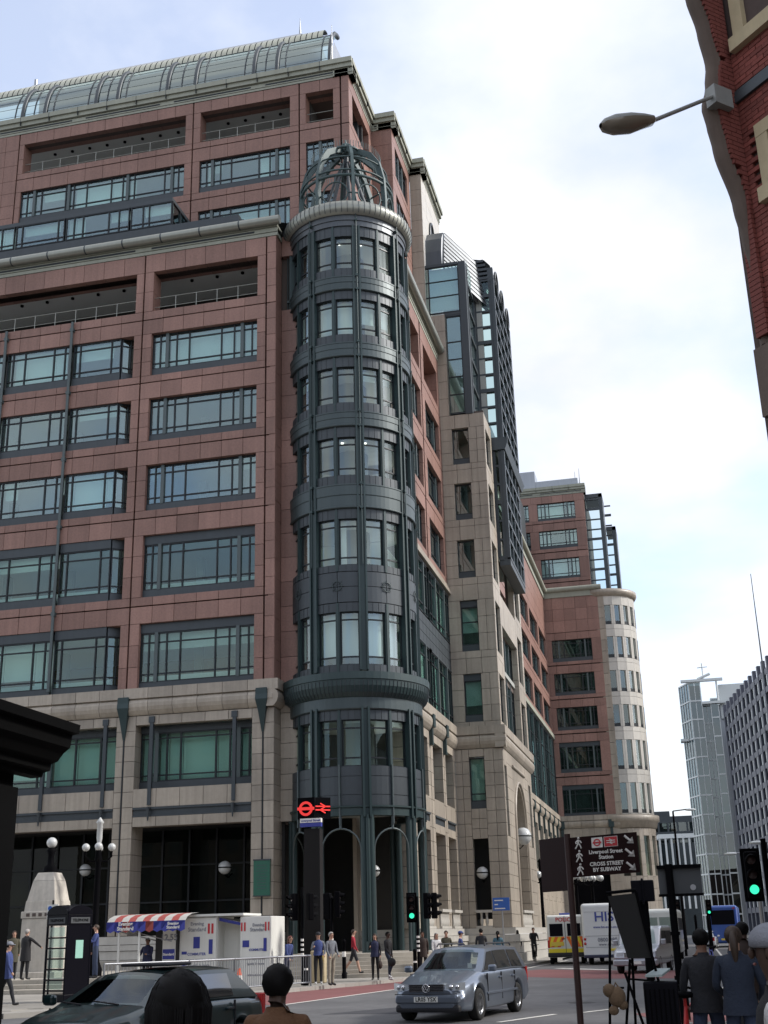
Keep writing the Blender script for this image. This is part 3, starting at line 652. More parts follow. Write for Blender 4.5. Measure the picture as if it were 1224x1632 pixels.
# open ground floor of the tower: green columns, arches, beam
b = MB(); arcprof(b, [(RB-.5, 7.42), (RB+.12, 7.42), (RB+.12, 7.35), (RB+.04, 7.3), (RB+.04, 6.98), (RB-.5, 6.98)], AV0, AV1, 48); b.obj('ring_beam', 'green', BL)
for a in RA[1:8]:
    b = MB()
    for s in (-1, 1): b.tube([tp(a+s*R(3.2), RB-.1, .9), tp(a+s*R(3.2), RB-.1, 7.0)], .16, 10)
    b.tube([tp(a, RB+.04, .9), tp(a, RB+.04, 7.0)], .10, 8); b.tube([tp(a, RB+.04, .9), tp(a, RB+.04, 1.5)], .2, 10)
    b.obj('column', 'green', BL)
for a0, a1 in vis:
    b = MB(); am = (a0+a1)/2; hw = (a1-a0)/2-R(5.5); pts = [tp(am-hw, RB-.05, 1.0)]+[tp(am-hw*math.cos(x), RB-.05, 5.45+.95*math.sin(x)) for x in [math.pi*i/14 for i in range(15)]]+[tp(am+hw, RB-.05, 1.0)]
    b.tube(pts, .045, 6); b.tube([tp(am, RB-.05, 6.38), tp(am, RB-.05, 7.0)], .07, 6); b.tube([tp(am, RB+.05, 6.6), tp(am, RB+.05, 9.3)], .05, 6)
    b.obj('arch', 'mullion', BL)
# ================================================================ street side of the main building
XB = -13.15
FB = Frame(XB, 0, R(90))
bays_b = [(61.6, 67.9, 62.6, 67.6), (68.2, 74.2, 69.0, 73.5)]
for fi, (zl, ob, gb, gt, ot, zh) in enumerate(FLO):
    for a, b, c, d in bays_b:
        if fi >= 2:
            slabs(FB, BL, 'granite_panel', 'granite', a, b, zl, ob, gb_=GW); slabs(FB, BL, 'granite_panel', 'granite', a, b, ot, zh, gl=GW)
            slabs(FB, BL, 'granite_panel', 'granite', a, c, ob, ot, vs=1.0); slabs(FB, BL, 'granite_panel', 'granite', d, b, ob, ot, vs=1.0)
            window(FB, BL, c, d, ob, gb, gt, ot, [.12, -.2, .35, .65, -.8, .88], dep=.3)
        elif fi == 1: window(FB, BL, a-1, b, 19.0, 19.05, 22.1, 22.2, [.2, -.35, .55, -.75, .9], dep=.05, glass='glassgreen', blind=[0., 0., 1.])
        else: window(FB, BL, a-1, b, 13.76, 13.8, 17.2, 17.3, [.2, -.35, .55, -.75, .9], dep=.05, glass='glassgreen', blind=[0., 0., 1.])
for u0, u1 in zip(cuts(61, 74.2, .95)[:-1], cuts(61, 74.2, .95)[1:]):
    for z0, z1 in ((17.32, 17.85), (17.88, 18.42), (18.45, 18.98)): clad(FB, BL, 'metal_panel', 'slate', u0+.015, u1-.015, -.1, 0, z0, z1)
b = MB(); FB.box(b, 61, 74.2, -.3, .22, 22.25, 22.5); FB.box(b, 61, 74.2, -.3, .1, 22.5, 22.8); b.obj('ledge', 'limestone', BL)
FB.box(back, 61, 74.2, -.5, -.12, 17.25, 19.0)
for zl, ob, gb, gt, ot, zh in FLO[2:]: FB.box(back, 61, 74.2, -.8, -.42, ot, zh+.4)
for a, b_ in ((61.6, 62.5), (67.7, 68.9), (73.6, 74.2)): FB.box(back, a, b_, -.8, -.42, 22.8, 39)
for zl, ob, gb, gt, ot, zh in FLO: FB.box(inner, 60, 88, -6, -.95, zl-.2, zl+.3, 0); FB.box(inner, 60, 88, -6, -5.8, zl, zh, 0); FB.box(inner, 60, 88, -5.8, -.95, gt+.15, gt+.2, 1)
zl, ob, ot, zh = 34.63, 35.16, 37.66, 38.82
for a, b, c, d in bays_b:
    slabs(FB, BL, 'granite_panel', 'granite', a, b, zl, ob, gb_=GW); slabs(FB, BL, 'granite_panel', 'granite', a, b, ot, zh, gl=GW, d=(-1, 0))
    slabs(FB, BL, 'granite_panel', 'granite', a, c, ob, ot, vs=1.2, d=(-1, 0)); slabs(FB, BL, 'granite_panel', 'granite', d, b, ob, ot, vs=1.2, d=(-1, 0))
FB.box(inner, 61, 74, -4, -3.8, 34.6, 38, 2); FB.box(inner, 61, 74, -3.8, -1.0, 37.9, 38.1, 1)
c = MB()
for z0, z1, d in ((38.82, 39.02, .02), (39.05, 39.30, .06), (39.33, 39.5, .12)): FB.box(c, 61, 74.15, -.8, d, z0, z1)
FB.box(c, 61, 74.15, -.8, -.02, 39, 39.4); c.obj('cornice', 'cornice', BL)
pb = MB(); pb.tube([(XB+.28, 61.0, 39.62), (XB+.28, 74.1, 39.62)], .26, 12); pb.obj('roll_moulding', 'pipe', BL)
b = MB(); FB.box(b, 60.5, 74, -2, -.1, 39.4, 39.6); b.obj('terrace_roof', 'slate', BL)
# stone base on the street side
coping(FB, 61.2, 74.2, BL)
for a, b in ((61.6, 62.6), (65.7, 66.4), (66.47, 67.2), (70.0, 70.4), (70.47, 70.9), (73.4, 74.2)): stone(FB, a, b, 2.0, 12.38, step=.9, vs=.72, d=(-1.2, 0))
for a, b in ((62.6, 65.7), (67.2, 70.0), (70.9, 73.4)):
    window(FB, BL, a, b, 8.8, 9.18, 11.6, 11.91, [.25, -.5, .75], dep=.6, glass='glassgreen', blind=[1., .6, 0.])
    stone(FB, a, b, 11.91, 12.38); stone(FB, a, b, 7.9, 8.8); stone(FB, a, b, 6.99, 7.46, d=(-.9, 0))
    bm = MB(); FB.box(bm, a, b, -.5, -.04, 7.46, 7.9); FB.box(bm, a, b, -.5, .06, 7.8, 7.9); bm.obj('metal_beam', 'slate', BL)
FB.box(back, 61.5, 74, -1.1, -.55, 12.3, 13.7); FB.box(back, 61.5, 74, -1.0, -.6, 7.2, 8.8)
b = MB(); FB.box(b, 61.5, 74, -3.2, -3.0, .9, 8, 0); b.obj('arcade_wall', 'limestone', BL)
for x in (66.43, 70.43):
    b = MB(); FB.box(b, x-.28, x+.28, 0, .33, 12.6, 13.3); FB.box(b, x-.15, x+.15, 0, .2, 11.6, 12.6); b.obj('pier_bracket', 'green', BL)
pl = MB()
for z0, z1, d in ((.2, .8, .5), (.8, 1.3, .35), (1.3, 1.62, .42), (1.62, 2.0, .2)): FB.box(pl, 61.9, 74.2, -3, d, z0+.01, z1-.01)
pl.obj('plinth', 'whitestone', BL)
def balustrade(fr, u0, u1, root=BL, z=2.0):
    b = MB(); fr.box(b, u0, u1, -.25, .2, z+.85, z+1.0); fr.box(b, u0, u1, -.2, .15, z, z+.12)
    for u in cuts(u0, u1, .3)[1:-1]: b.lathe([(.05, z+.1), (.11, z+.35), (.06, z+.6), (.09, z+.86)], (*fr.p(u, 0, 0)[:2], 0), 6)
    b.obj('balustrade', 'whitestone', root)
for a, b in ((62.6, 65.7), (67.2, 70.0), (70.9, 73.4)): balustrade(FB, a+.05, b-.05)

# ---- projecting stone bay
YB, X2 = 74.2, -10.2
FC = Frame(0, YB, 0); FD = Frame(X2, 0, R(90))
LV = [13.74, 18.04, 22.83, 26.78, 30.74, 34.7]
WIN = [(14.05, 17.05), (18.5, 21.8), (23.3, 25.85), (27.25, 29.78), (31.15, 33.72)]
for i in range(5):
    zl, zh = LV[i], LV[i+1]; ob, ot = WIN[i]
    stone(FC, XB, X2, zl, ob, step=1.1); stone(FC, XB, X2, ot, zh, step=1.1); stone(FC, XB, -12.4, ob, ot, vs=1.0, step=.6); stone(FC, -11.28, X2, ob, ot, vs=1.0, step=.6)
    window(FC, BL, -12.4, -11.28, ob, ob+.42, ot-(.4 if i < 2 else .02), ot, [], dep=.3, glass='glassgreen' if i < 2 else 'glass', trans=(.6,) if i == 1 else (), blind=[.7, .65, 0., 0., 0.][i] or None)
    # street face: small windows either side of the central bay
    stone(FD, YB+.02, 77.4, zl, ob, step=1.2); stone(FD, YB+.02, 77.4, ot, zh, step=1.2); stone(FD, 84.6, 88.3, zl, ob, step=1.2); stone(FD, 84.6, 88.3, ot, zh, step=1.2)
    for a, b in ((YB+.02, 74.7), (76.8, 77.4), (84.6, 85.2), (87.5, 88.3)): stone(FD, a, b, ob, ot, vs=1.0)
    window(FD, BL, 74.7, 76.8, ob, ob+.1, ot, ot, [.5], dep=.25, trans=(.8,)); window(FD, BL, 85.2, 87.5, ob, ob+.1, ot, ot, [.5], dep=.25, trans=(.8,))
stone(FD, 77.4, 84.6, 20.75, 22.83, step=1.2); window(FD, BL, 77.4, 84.6, 13.76, 13.9, 20.7, 20.75, [.12, -.25, .4, -.5, .6, -.75, .88], dep=.5, glass='glassgreen', trans=(.3, .45, .65))
FD.box(inner, 74.3, 88, -3, -2.9, 13.7, 34, 2)
for z in LV: FC.box(inner, -13, -10.5, -13.5, -.5, z-.15, z+.15, 0)
FC.box(inner, -13.2, -10.4, -4, -3.8, 13.7, 46, 0)
coping(FC, XB, X2+.26, BL); coping(FD, YB-.26, 88.6, BL)
for z in LV: FC.box(back, XB, X2-.05, -.6, -.42, z-.5, z+.3); FD.box(back, YB+.4, 88.2, -.6, -.42, z-.5, z+.3)
for a, b in ((XB, -12.45), (-11.22, X2-.05)): FC.box(back, a, b, -.6, -.42, 13.7, 34.6)
for a, b in ((74.4, 74.65), (76.85, 77.35), (84.65, 85.15), (87.55, 88.25)): FD.box(back, a, b, -.6, -.42, 13.7, 34.6)
# base of the bay
stone(FC, XB, -12.3, 2.0, 12.38, step=.45, vs=.72); stone(FC, -11.36, X2, 2.0, 12.38, step=.6, vs=.72)
stone(FC, -12.3, -11.36, 11.9, 12.38, step=1); stone(FC, -12.3, -11.36, 7.05, 8.82, step=.5, vs=.6)
window(FC, BL, -12.3, -11.36, 8.82, 9.25, 11.85, 11.9, [], dep=.25, glass='glassgreen', trans=(.17,), blind=1.)
FC.box(inner, -12.9, -10.9, -1.6, -1.5, 2.5, 7.5, 2); FC.box(back, XB, -12.35, -.7, -.42, 2, 12.4); FC.box(back, -11.3, X2-.05, -.7, -.42, 2, 12.4); FC.box(back, -12.3, -11.3, -.6, -.42, 7.1, 8.8); FC.box(back, -13, -10.4, -.6, -.42, 12, 13.7)
for a, b in ((YB+.02, 74.6), (75.6, 77.3), (84.7, 86.3), (87.4, 88.3)): stone(FD, a, b, 2.0, 12.38, step=.8, vs=.72)
for a, b in ((74.6, 75.6), (86.3, 87.4)):
    stone(FD, a, b, 11.4, 12.38); stone(FD, a, b, 2, 7.2, vs=.72); window(FD, BL, a, b, 7.2, 7.3, 11.4, 11.4, [], dep=.3, trans=(.3,))
# great arch in the street face
ar = MB(); cy, hw, zs = 81.0, 2.5, 8.2; n = 20
arc = [(cy-hw*math.cos(math.pi*i/n), zs+hw*math.sin(math.pi*i/n)) for i in range(n+1)]
for i in range(n):
    (u0, z0), (u1, z1) = arc[i], arc[i+1]
    P = [FD.p(u, d, z) for d in (0, -1.2) for u, z in ((u0, z0), (u1, z1), (u1, 12.38), (u0, 12.38))]
    ar.add(P, ((0, 1, 2, 3), (4, 5, 1, 0), (7, 6, 5, 4)))
ar.obj('arch_spandrel', 'limestone', BL)
stone(FD, 77.3, cy-hw, 2, 12.38, vs=.72, d=(-1.2, 0)); stone(FD, cy+hw, 84.7, 2, 12.38, vs=.72, d=(-1.2, 0))
m = MB(); m.tube([FD.p(u, .04, z) for u, z in [(cy-hw-.25, 2)]+[(cy-(hw+.25)*math.cos(math.pi*i/n), zs+(hw+.25)*math.sin(math.pi*i/n)) for i in range(n+1)]+[(cy+hw+.25, 2)]], .1, 6)
m.tube([FD.p(78, .05, 11.7), FD.p(84, .05, 11.7)], .09, 6); m.obj('arch_moulding', 'limestone', BL)
b = MB(); FD.box(b, 78.4, 83.6, -2.6, -2.4, 2, 11, 0); b.obj('arch_back_wall', 'limestone', BL)
pl = MB()
for z0, z1, d in ((.0, .6, .55), (.6, 1.2, .4), (1.2, 1.62, .48), (1.62, 2.0, .2)):
    FC.box(pl, -13.5, X2+d, -3, d, z0+.01, z1-.01); FD.box(pl, YB+.5, 140, -.9, d-.003, z0+.012, z1-.012)
pl.obj('plinth', 'whitestone', BL)
balustrade(FC, -12.3, -11.36); balustrade(FD, cy-hw, cy+hw)
# upper part of the bay: stone pier, glass strips, dark frame
stone(FC, -14.0, -12.5, 34.7, 42.4, vs=1.3, step=.75); FC.box(back, -14.0, -12.55, -1.2, -.42, 34.6, 42.3)
stone(Frame(-14.0, 0, R(90)), YB+.02, 76.5, 39.6, 42.4, vs=1.3)
window(FC, BL, -12.45, -11.4, 34.8, 34.85, 42.2, 42.3, [], dep=.1, trans=(.19, .37, .55, .73))
fm = MB(); FC.box(fm, -11.38, -10.9, -.5, .05, 34.7, 46.4); FC.box(fm, -12.48, -11.38, -.3, .02, 42.3, 42.5)
Fe = Frame(-10.9, 0, R(90))
for z in [35.2+1.95*k for k in range(6)]: Fe.box(fm, 74.72, 78, -.3, .02, z, z+.25)
Fe.box(fm, 74.72, 75.0, -.3, .03, 34.7, 46.3); Fe.box(fm, 77.6, 78, -.3, .03, 34.7, 46.3)
fm.obj('dark_frame', 'slate', BL)
for k in range(6):
    g = MB(); g.quad(*[Fe.p(u, -.05, z) for u, z in ((75, 35.45+1.95*k), (77.6, 35.45+1.95*k), (77.6, 37.15+1.95*k), (75, 37.15+1.95*k))]); g.obj('side_pane', 'glass', BL)
window(FC, BL, -13.9, -11.4, 42.45, 42.5, 46.2, 46.4, [.15], dep=.02, trans=(.36, .68), blind=[1., .9])
# tall stone pier with oval window behind it
FP = Frame(0, 74.0, 0); slabs(FP, BL, 'stone_block', 'limestone', -14.6, -13.75, 42.4, 53.98, vs=1.3); FPe = Frame(-13.75, 0, R(90)); slabs(FPe, BL, 'stone_block', 'whitestone', 74.02, 81, 42.4, 53.98, vs=1.3, step=1.75)  # paler stone on the street face puts the light there into its colour
ucorn(FP, -14.6, -13.45); ucorn(FPe, 73.9, 81); FP.box(back, -14.6, -13.8, -6, -.42, 42, 54.5)
ov = MB(); ov.tube([FPe.p(77.3+.85*math.cos(t), .03, 50.2+1.5*math.sin(t)) for t in [2*math.pi*i/24 for i in range(25)]], .12, 6); ov.add([FPe.p(77.3+.8*math.cos(t), .02, 50.2+1.45*math.sin(t)) for t in [2*math.pi*i/24 for i in range(24)]], (tuple(range(24)),)); ov.obj('oval_window', 'frame', BL)
mat('palepanel_b', (.16, .17, .18), .6)
# louvred curved roof piece over the bay
lv = MB(); pf = [(YB+.1, 46.4), (YB+.15, 47.6), (YB+.5, 48.8), (YB+1.2, 49.7), (YB+2.2, 50.2)]
lv.add([(x, y, z) for x in (-13.7, -12.55) for y, z in pf], [(k, 5+k, 6+k, 1+k) for k in range(4)], 0, False); lv.quad((-12.55, 76.4, 46.4), (-12.55, YB+.1, 46.4), (-12.55, 75.4, 49.7), (-12.55, 76.4, 50.2)); lv.obj('curved_roof', 'greymetal', BL)
for k in range(9):
    f = k/9; z = 46.6+3.3*f; y = 75.0+.6*f
    l = MB(); l.add([(-12.5, y, z), (-9.6-.0*f, y+3.6, z-2.2), (-9.6, y+3.7, z-1.88), (-12.5, y+.1, z+.25)], ((0, 1, 2, 3),)); l.add([(-12.5, y+.1, z+.32), (-9.6, y+3.7, z-1.88), (-9.6, y+3.9, z-1.88), (-12.5, y+.3, z+.25)], ((0, 1, 2, 3),)); l.obj('louvre', 'greymetal', BL)
g = MB(); g.quad((-12.55, 75.3, 46.4), (-9.6, 78.9, 44.2), (-9.6, 79.5, 47.7), (-12.55, 75.9, 49.9)); g.v = [(x-.05, y+.25, z) for x, y, z in g.v]; g.obj('louvre_backing', 'palepanel_b', BL)
# dark metal oriel: lower box and larger upper box with arched top
XO = -9.42
def oriel(y0, y1, z0, z1, x0, x1, arch=False):
    f = MB(); fr = Frame(0, y0, 0); fe = Frame(x1, 0, R(90))
    f.box((x0, y0, z0-.5), (x1, y1, z0)); f.box((x1-.42, y0-.02, z0), (x1+.0, y0+.4, z1)); f.box((x1-.4, y1-.4, z0), (x1, y1, z1)); f.box((x0-.1, y0-.02, z0), (x0+.1, y0+.3, z1))
    n = max(2, round((z1-z0)/1.32))
    for k in range(n+1): fr.box(f, x0, x1-.4, -.3, .01 if k % 3 else .05, z0+(z1-z0)*k/n-(.07 if k % 3 else .14), z0+(z1-z0)*k/n+(.07 if k % 3 else .14))
    m = max(2, round((y1-y0)/2.1))
    for k in range(m+1): fe.box(f, y0+(y1-y0)*k/m-.09, y0+(y1-y0)*k/m+.09, -.2, .02, z0, z1)
    for k in range(n+1): fe.box(f, y0, y1, -.2, .03, z0+(z1-z0)*k/n-.09, z0+(z1-z0)*k/n+.09)
    o = f.obj('oriel_frame', 'slate', BL)
    for k in range(n):
        g = MB(); fr.box(g, x0+.1, x1-.42, -.1, -.09, z0+(z1-z0)*k/n+.1, z0+(z1-z0)*(k+1)/n-.1); g.obj('pane', 'clear', o)
    g = MB(); fe.box(g, y0+.1, y1-.1, -.1, -.09, z0, z1); g.obj('pane', 'clear', o)
    return o
oriel(77.9, 85.6, 25.5, 33.5, X2+.05, XO, False)
oriel(78.0, 86.6, 34.2, 46.8, -10.9, XO)
b = MB(); pf = [(X2, 33.3), (XO+.1, 33.3), (XO+.3, 33.8), (XO+.15, 34.2), (X2, 34.2)]
for y in (77.7,): b.add([(x, yy, z) for yy in (77.7, 86.9) for x, z in pf], [tuple(range(5)), tuple(reversed(range(5, 10)))]+[(k, 5+k, 5+(k+1) % 5, (k+1) % 5) for k in range(5)])
b.obj('oriel_ledge', 'slate', BL)
tp_ = [(XO, 46.8), (XO-.02, 47.4), (XO-.2, 48.0), (XO-.6, 48.5), (-10.9, 48.7)]
b = MB()
for k in range(4): b.add([(x, y, z) for y in (78.0, 86.6) for x, z in (tp_[k], tp_[k+1])], ((0, 2, 3, 1),))
for k in range(5): b.box((-10.9, 77.95, 46.9+.36*k), (XO-.35-.02*k*k, 78.2, 47.1+.36*k))
b.box((XO-.42, 77.96, 46.7), (XO-.02, 78.3, 47.8)); b.obj('oriel_roof', 'slate', BL)
e = MB()
for y in (79.4, 82.3, 85.2): e.tube([(XO+.04, y+.75*math.cos(t), 47.3+.75*math.sin(t)) for t in [2*math.pi*i/20 for i in range(21)]], .08, 5)
e.obj('oriel_ring', 'slate', BL)

# ---- wing beyond the bay
FW = Frame(-13.3, 0, R(90)); wb = [88.4+8.5*k for k in range(7)]
for a, b in zip(wb[:-1], wb[1:]):
    for fi, (zl, ob, gb, gt, ot, zh) in enumerate(FLO):
        if fi >= 2:
            slabs(FW, BL, 'granite_panel', 'granite', a, b, zl, ob, step=2.1, gb_=GW); slabs(FW, BL, 'granite_panel', 'granite', a, b, ot, zh, step=2.1, gl=GW)
            slabs(FW, BL, 'granite_panel', 'granite', a, a+.6, ob, ot); slabs(FW, BL, 'granite_panel', 'granite', b-.6, b, ob, ot)
            window(FW, BL, a+.6, b-.6, ob, gb, gt, ot, [.1, -.2, .35, .65, -.8, .9], dep=.3)
    window(FW, BL, a, b, 13.76, 13.8, 22.1, 22.2, [.15, -.3, .5, -.7, .85], dep=.05, glass='glassgreen', trans=(.25, .5, .75))
    slabs(FW, BL, 'granite_panel', 'granite', a, b, 34.63, 38.82, step=2.1, vs=1.4); coping(FW, a, b, BL, 2.1)
    for k in range(2):
        u = a+4.25*k; stone(FW, u, u+1.4, 2, 12.38, vs=1.44); stone(FW, u+1.4, u+4.25, 11.4, 12.38, step=3); stone(FW, u+1.4, u+4.25, 2, 7.2, vs=1.44, step=3); window(FW, BL, u+1.4, u+4.25, 7.2, 7.3, 11.4, 11.4, [.5], dep=.4, glass='glassgreen', trans=(.3,))
        q = MB(); FW.box(q, u+.4, u+1.0, 0, .33, 12.4, 13.2); FW.box(q, u+.55, u+.85, 0, .2, 10.8, 12.4); q.obj('pier_bracket', 'green', BL)
FW.box(back, 88.4, 139.4, -.8, -.42, 22.2, 39); FW.box(back, 88.4, 139.4, -.9, -.6, 2, 13.5)
c = MB(); FW.box(c, 88.4, 139.4, -.8, .1, 38.82, 39.5); c.tube([(-13.05, 88.4, 39.7), (-13.05, 139.2, 39.7)], .26, 10); FW.box(c, 88.4, 139.4, -3, .2, 22.25, 22.7); c.obj('cornice', 'cornice', BL)
b = MB(); b.box((-30, 69, 38.9), (-14.75, 139, 50)); b.box((-41, 66, 38.9), (-16.4, 139, 54)); b.box((-41, 66, 1.0), (-20, 139, 38)); b.obj('rear_block', 'slate', BL)
# window cleaner's cradle on the wing roof
b = MB(); b.box((-13.0, 102, 37.2), (-11.9, 104.5, 37.35)); [b.tube([(x, y, 37.3), (x, y, 38.3)], .04, 5) for x in (-13, -11.9) for y in (102, 103.2, 104.5)]; b.tube([(-11.9, 102, 38.3), (-11.9, 104.5, 38.3)], .05, 5); b.tube([(-14.2, 103, 40.6), (-12.2, 103, 41.2)], .14, 6); b.tube([(-14.2, 103, 38.6), (-12.2, 103, 39.0)], .1, 6)
b.obj('cleaning_cradle', 'pipe', BL)

# ================================================================ far block with the round pale corner
BF = thing('office_building', 'distant pink granite office block with round pale stone corner at street bend', 'building', (-10, 143, 0))
YF, XL, XR = 139.5, -13.7, -7.0
FF = Frame(0, YF, 0)
FR2 = Frame(0, 146.0, 0)
for zl, ob, gb, gt, ot, zh in FLO:
    slabs(FF, BF, 'granite_panel', 'granite', XL, XR, zl, ob, gb_=.12); slabs(FF, BF, 'granite_panel', 'granite', XL, XR, ot, zh, gl=.12)
    slabs(FF, BF, 'granite_panel', 'granite', XL, -12.7, ob, ot); slabs(FF, BF, 'granite_panel', 'granite', -8.1, XR, ob, ot)
    window(FF, BF, -12.7, -8.1, ob, gb, gt, ot, [.09, -.17, .3, .7, -.83, .91], dep=.3, glass='glassgreen', bw=.05)
for zl, ob, gb, gt, ot, zh in [(39.0, 39.4, 39.5, 41.7, 41.7, 42.5), (42.5, 43.0, 43.3, 45.6, 45.6, 46.46)]+UFL[1:]+[(50.3, 50.7, 51, 53.0, 53.0, 54.0)]:
    slabs(FR2, BF, 'granite_panel', 'granite', -20, -7.95, zl, ob, step=1.4, gb_=.12); slabs(FR2, BF, 'granite_panel', 'granite', -20, -7.95, ot, zh, step=1.4, gl=.12)
    for a, b in ((-20, -19), (-15.0, -13.9), (-9.15, -7.95)): slabs(FR2, BF, 'granite_panel', 'granite', a, b, ob, ot)
    for a, b in ((-19, -15.0), (-13.9, -9.15)): window(FR2, BF, a, b, ob, gb, gt, ot, [.1, -.2, .3, .7, -.8, .9], dep=.3, bw=.05, blind=[1., 0., 1.])
slabs(FF, BF, 'granite_panel', 'granite', XL, XR, 34.63, 38.82, vs=1.4)
c = MB(); FF.box(c, XL, XR+.6, -.8, .1, 38.82, 39.5); c.tube([(XL+.6, YF-.15, 39.75), (XR+.5, YF-.15, 39.75)], .3, 10); c.obj('cornice', 'cornice', BF)
ucorn(FR2, -20, -7.7, BF); b = MB(); b.box((-20, 147, 55), (-8.6, 150, 56.4)); b.box((-20, 146.8, 55), (-14, 150, 57.8)); b.tube([(-8.3, 146.4, 55), (-8.3, 146.4, 57.4)], [.1, .03], 5); b.tube([(-8.9, 147.4, 55), (-8.9, 147.4, 57.4)], [.1, .03], 5); b.obj('roof_structure', 'roofmetal', BF)
bk = MB(); FF.box(bk, XL, XR, -.9, -.42, 13, 39.3); bk.box((XL, 140.6, .5), (-7.4, 160, 39)); bk.box((-20, 146.8, 39), (-8, 160, 55)); bk.obj('core_structure', 'roomdark', BF)
# round pale corner
DX, DY, DR = -6.45, 143.0, 3.5
def dp(a, r, z): return Vector((DX+r*math.sin(a), DY-r*math.cos(a), z))
for a0, a1 in ((R(-14), R(2)),):
    for z0, z1 in zip(cuts(13.74, 38.6, 1.32)[:-1], cuts(13.74, 38.6, 1.32)[1:]):
        q = MB(); q.add([dp(a, r, z) for a in (a0, a1) for r in (DR-.5, DR+.05) for z in (z0+.02, z1-.02)], ((2, 6, 7, 3), (1, 3, 7, 5), (0, 4, 6, 2), (0, 2, 3, 1), (4, 5, 7, 6))); q.obj('stone_block', 'limestone', BF)
wa = [R(8+19*k) for k in range(9)]
for lev, (zl, ob, gb, gt, ot, zh) in enumerate(FLO+[(34.63, 35.1, 35.1, 37.5, 37.5, 38.6)]):
    for k in range(8):
        a0, a1 = wa[k]-R(9.5), wa[k]+R(9.5)
        for s0, s1, z0, z1 in ((a0, a1, zl, ob+.1), (a0, a1, ot, zh), (a0, wa[k]-R(5.6), ob+.1, ot), (wa[k]+R(5.6), a1, ob+.1, ot)):
            q = MB(); q.add([dp(a, r, z) for a in (s0+.003, s1-.003) for r in (DR-.45, DR) for z in (z0+.015, z1-.015)], ((2, 6, 7, 3), (1, 3, 7, 5), (0, 4, 6, 2), (0, 2, 3, 1), (4, 5, 7, 6)))
            q.obj('stone_block', 'whitestone', BF)
        f = MB(); f.add([dp(a, r, z) for a in (wa[k]-R(5.6), wa[k]+R(5.6)) for r in (DR-.4, DR-.1) for z in (ob+.1, ob+.5)], ((2, 6, 7, 3), (1, 3, 7, 5))); w = f.obj('window', 'frame', BF)
        g = MB(); g.quad(*[dp(a, DR-.2, z) for a, z in ((wa[k]-R(5.6), ob+.1), (wa[k]+R(5.6), ob+.1), (wa[k]+R(5.6), ot), (wa[k]-R(5.6), ot))]); g.obj('pane', 'glass', w)
q = MB(); q.lathe([(DR-.6, .5), (DR-.6, 38.5)], (DX, DY, 0), 24); q.obj('drum_core', 'roomdark', BF)
q = MB(); q.lathe([(DR-.3, 38.55), (DR+.1, 38.6), (DR+.35, 39.0), (DR+.35, 39.4), (DR-.3, 39.45)], (DX, DY, 0), 48); q.obj('drum_cornice', 'limestone', BF)
q = MB(); q.lathe([(DR-.3, 12.2), (DR+.15, 12.3), (DR+.3, 12.9), (DR+.5, 13.0), (DR+.5, 13.6), (DR-.3, 13.72)], (DX, DY, 0), 48); q.obj('drum_cornice', 'limestone', BF)
for k in range(7):
    a0 = R(-14+22*k)
    for s0, s1, z0, z1 in ((a0, a0+R(9), 2, 12.2), (a0+R(9), a0+R(22), 2, 7.2), (a0+R(9), a0+R(22), 11.4, 12.2)):
        for za, zb in zip(cuts(z0, z1, 1.3)[:-1], cuts(z0, z1, 1.3)[1:]):
            q = MB(); q.add([dp(a, r, z) for a in (s0+.004, s1-.004) for r in (DR-.45, DR) for z in (za+.015, zb-.015)], ((2, 6, 7, 3), (1, 3, 7, 5), (0, 4, 6, 2), (0, 2, 3, 1), (4, 5, 7, 6))); q.obj('stone_block', 'limestone', BF)
    g = MB(); g.quad(*[dp(a, DR-.25, z) for a, z in ((a0+R(9), 7.2), (a0+R(22), 7.2), (a0+R(22), 11.4), (a0+R(9), 11.4))]); g.obj('pane', 'glassgreen', BF)
# stone base of the far block and gateway
coping(FF, XL, XR+.4, BF)
for a, b in ((XL, -12.2), (-8.2, XR+.3)): stone(FF, a, b, 2, 12.38, vs=1.2, root=BF)
stone(FF, -12.2, -8.2, 11.4, 12.38, root=BF); window(FF, BF, -12.2, -8.2, 7.6, 7.7, 11.4, 11.4, [.2, -.5, .8], dep=.5, glass='glassgreen'); q = MB(); FF.box(q, -12.2, -8.2, -.9, -.5, .5, 7.6); q.obj('gateway', 'black', BF)
for x in (-13.0, -7.6):
    q = MB(); FF.box(q, x-.3, x+.3, 0, .35, 12.4, 13.2); FF.box(q, x-.15, x+.15, 0, .2, 10.8, 12.4); q.obj('pier_bracket', 'green', BF)
# dark glazed stair towers at its right
for x0, x1, y, zt in ((-7.9, -5.75, 147, 54.0), (-5.7, -4.5, 150, 50.4)):
    f = MB(); f.box((x1-.45, y, 36), (x1, y+4, zt)); f.box((x0, y, zt-.5), (x1, y+4, zt))
    for k in range(14): f.box((x0, y-.02, 36+1.32*k), (x1-.4, y+.2, 36.14+1.32*k+(.14 if k % 3 == 0 else 0)))
    o = f.obj('stair_tower_frame', 'slate', BF); g = MB(); g.quad((x0, y+.1, 36), (x1-.4, y+.1, 36), (x1-.4, y+.1, zt-.5), (x0, y+.1, zt-.5)); g.obj('pane', 'clear', o); g = MB(); g.quad((x1-.2, y+.4, 36), (x1-.2, y+3.8, 36), (x1-.2, y+3.8, zt), (x1-.2, y+.4, zt)); g.obj('pane', 'glass', o)
flush_rest()
back.obj('core_structure', 'joint', BL); inner.obj('interior', ['room', 'ceiling', 'roomdark', 'warmwood'], BL)
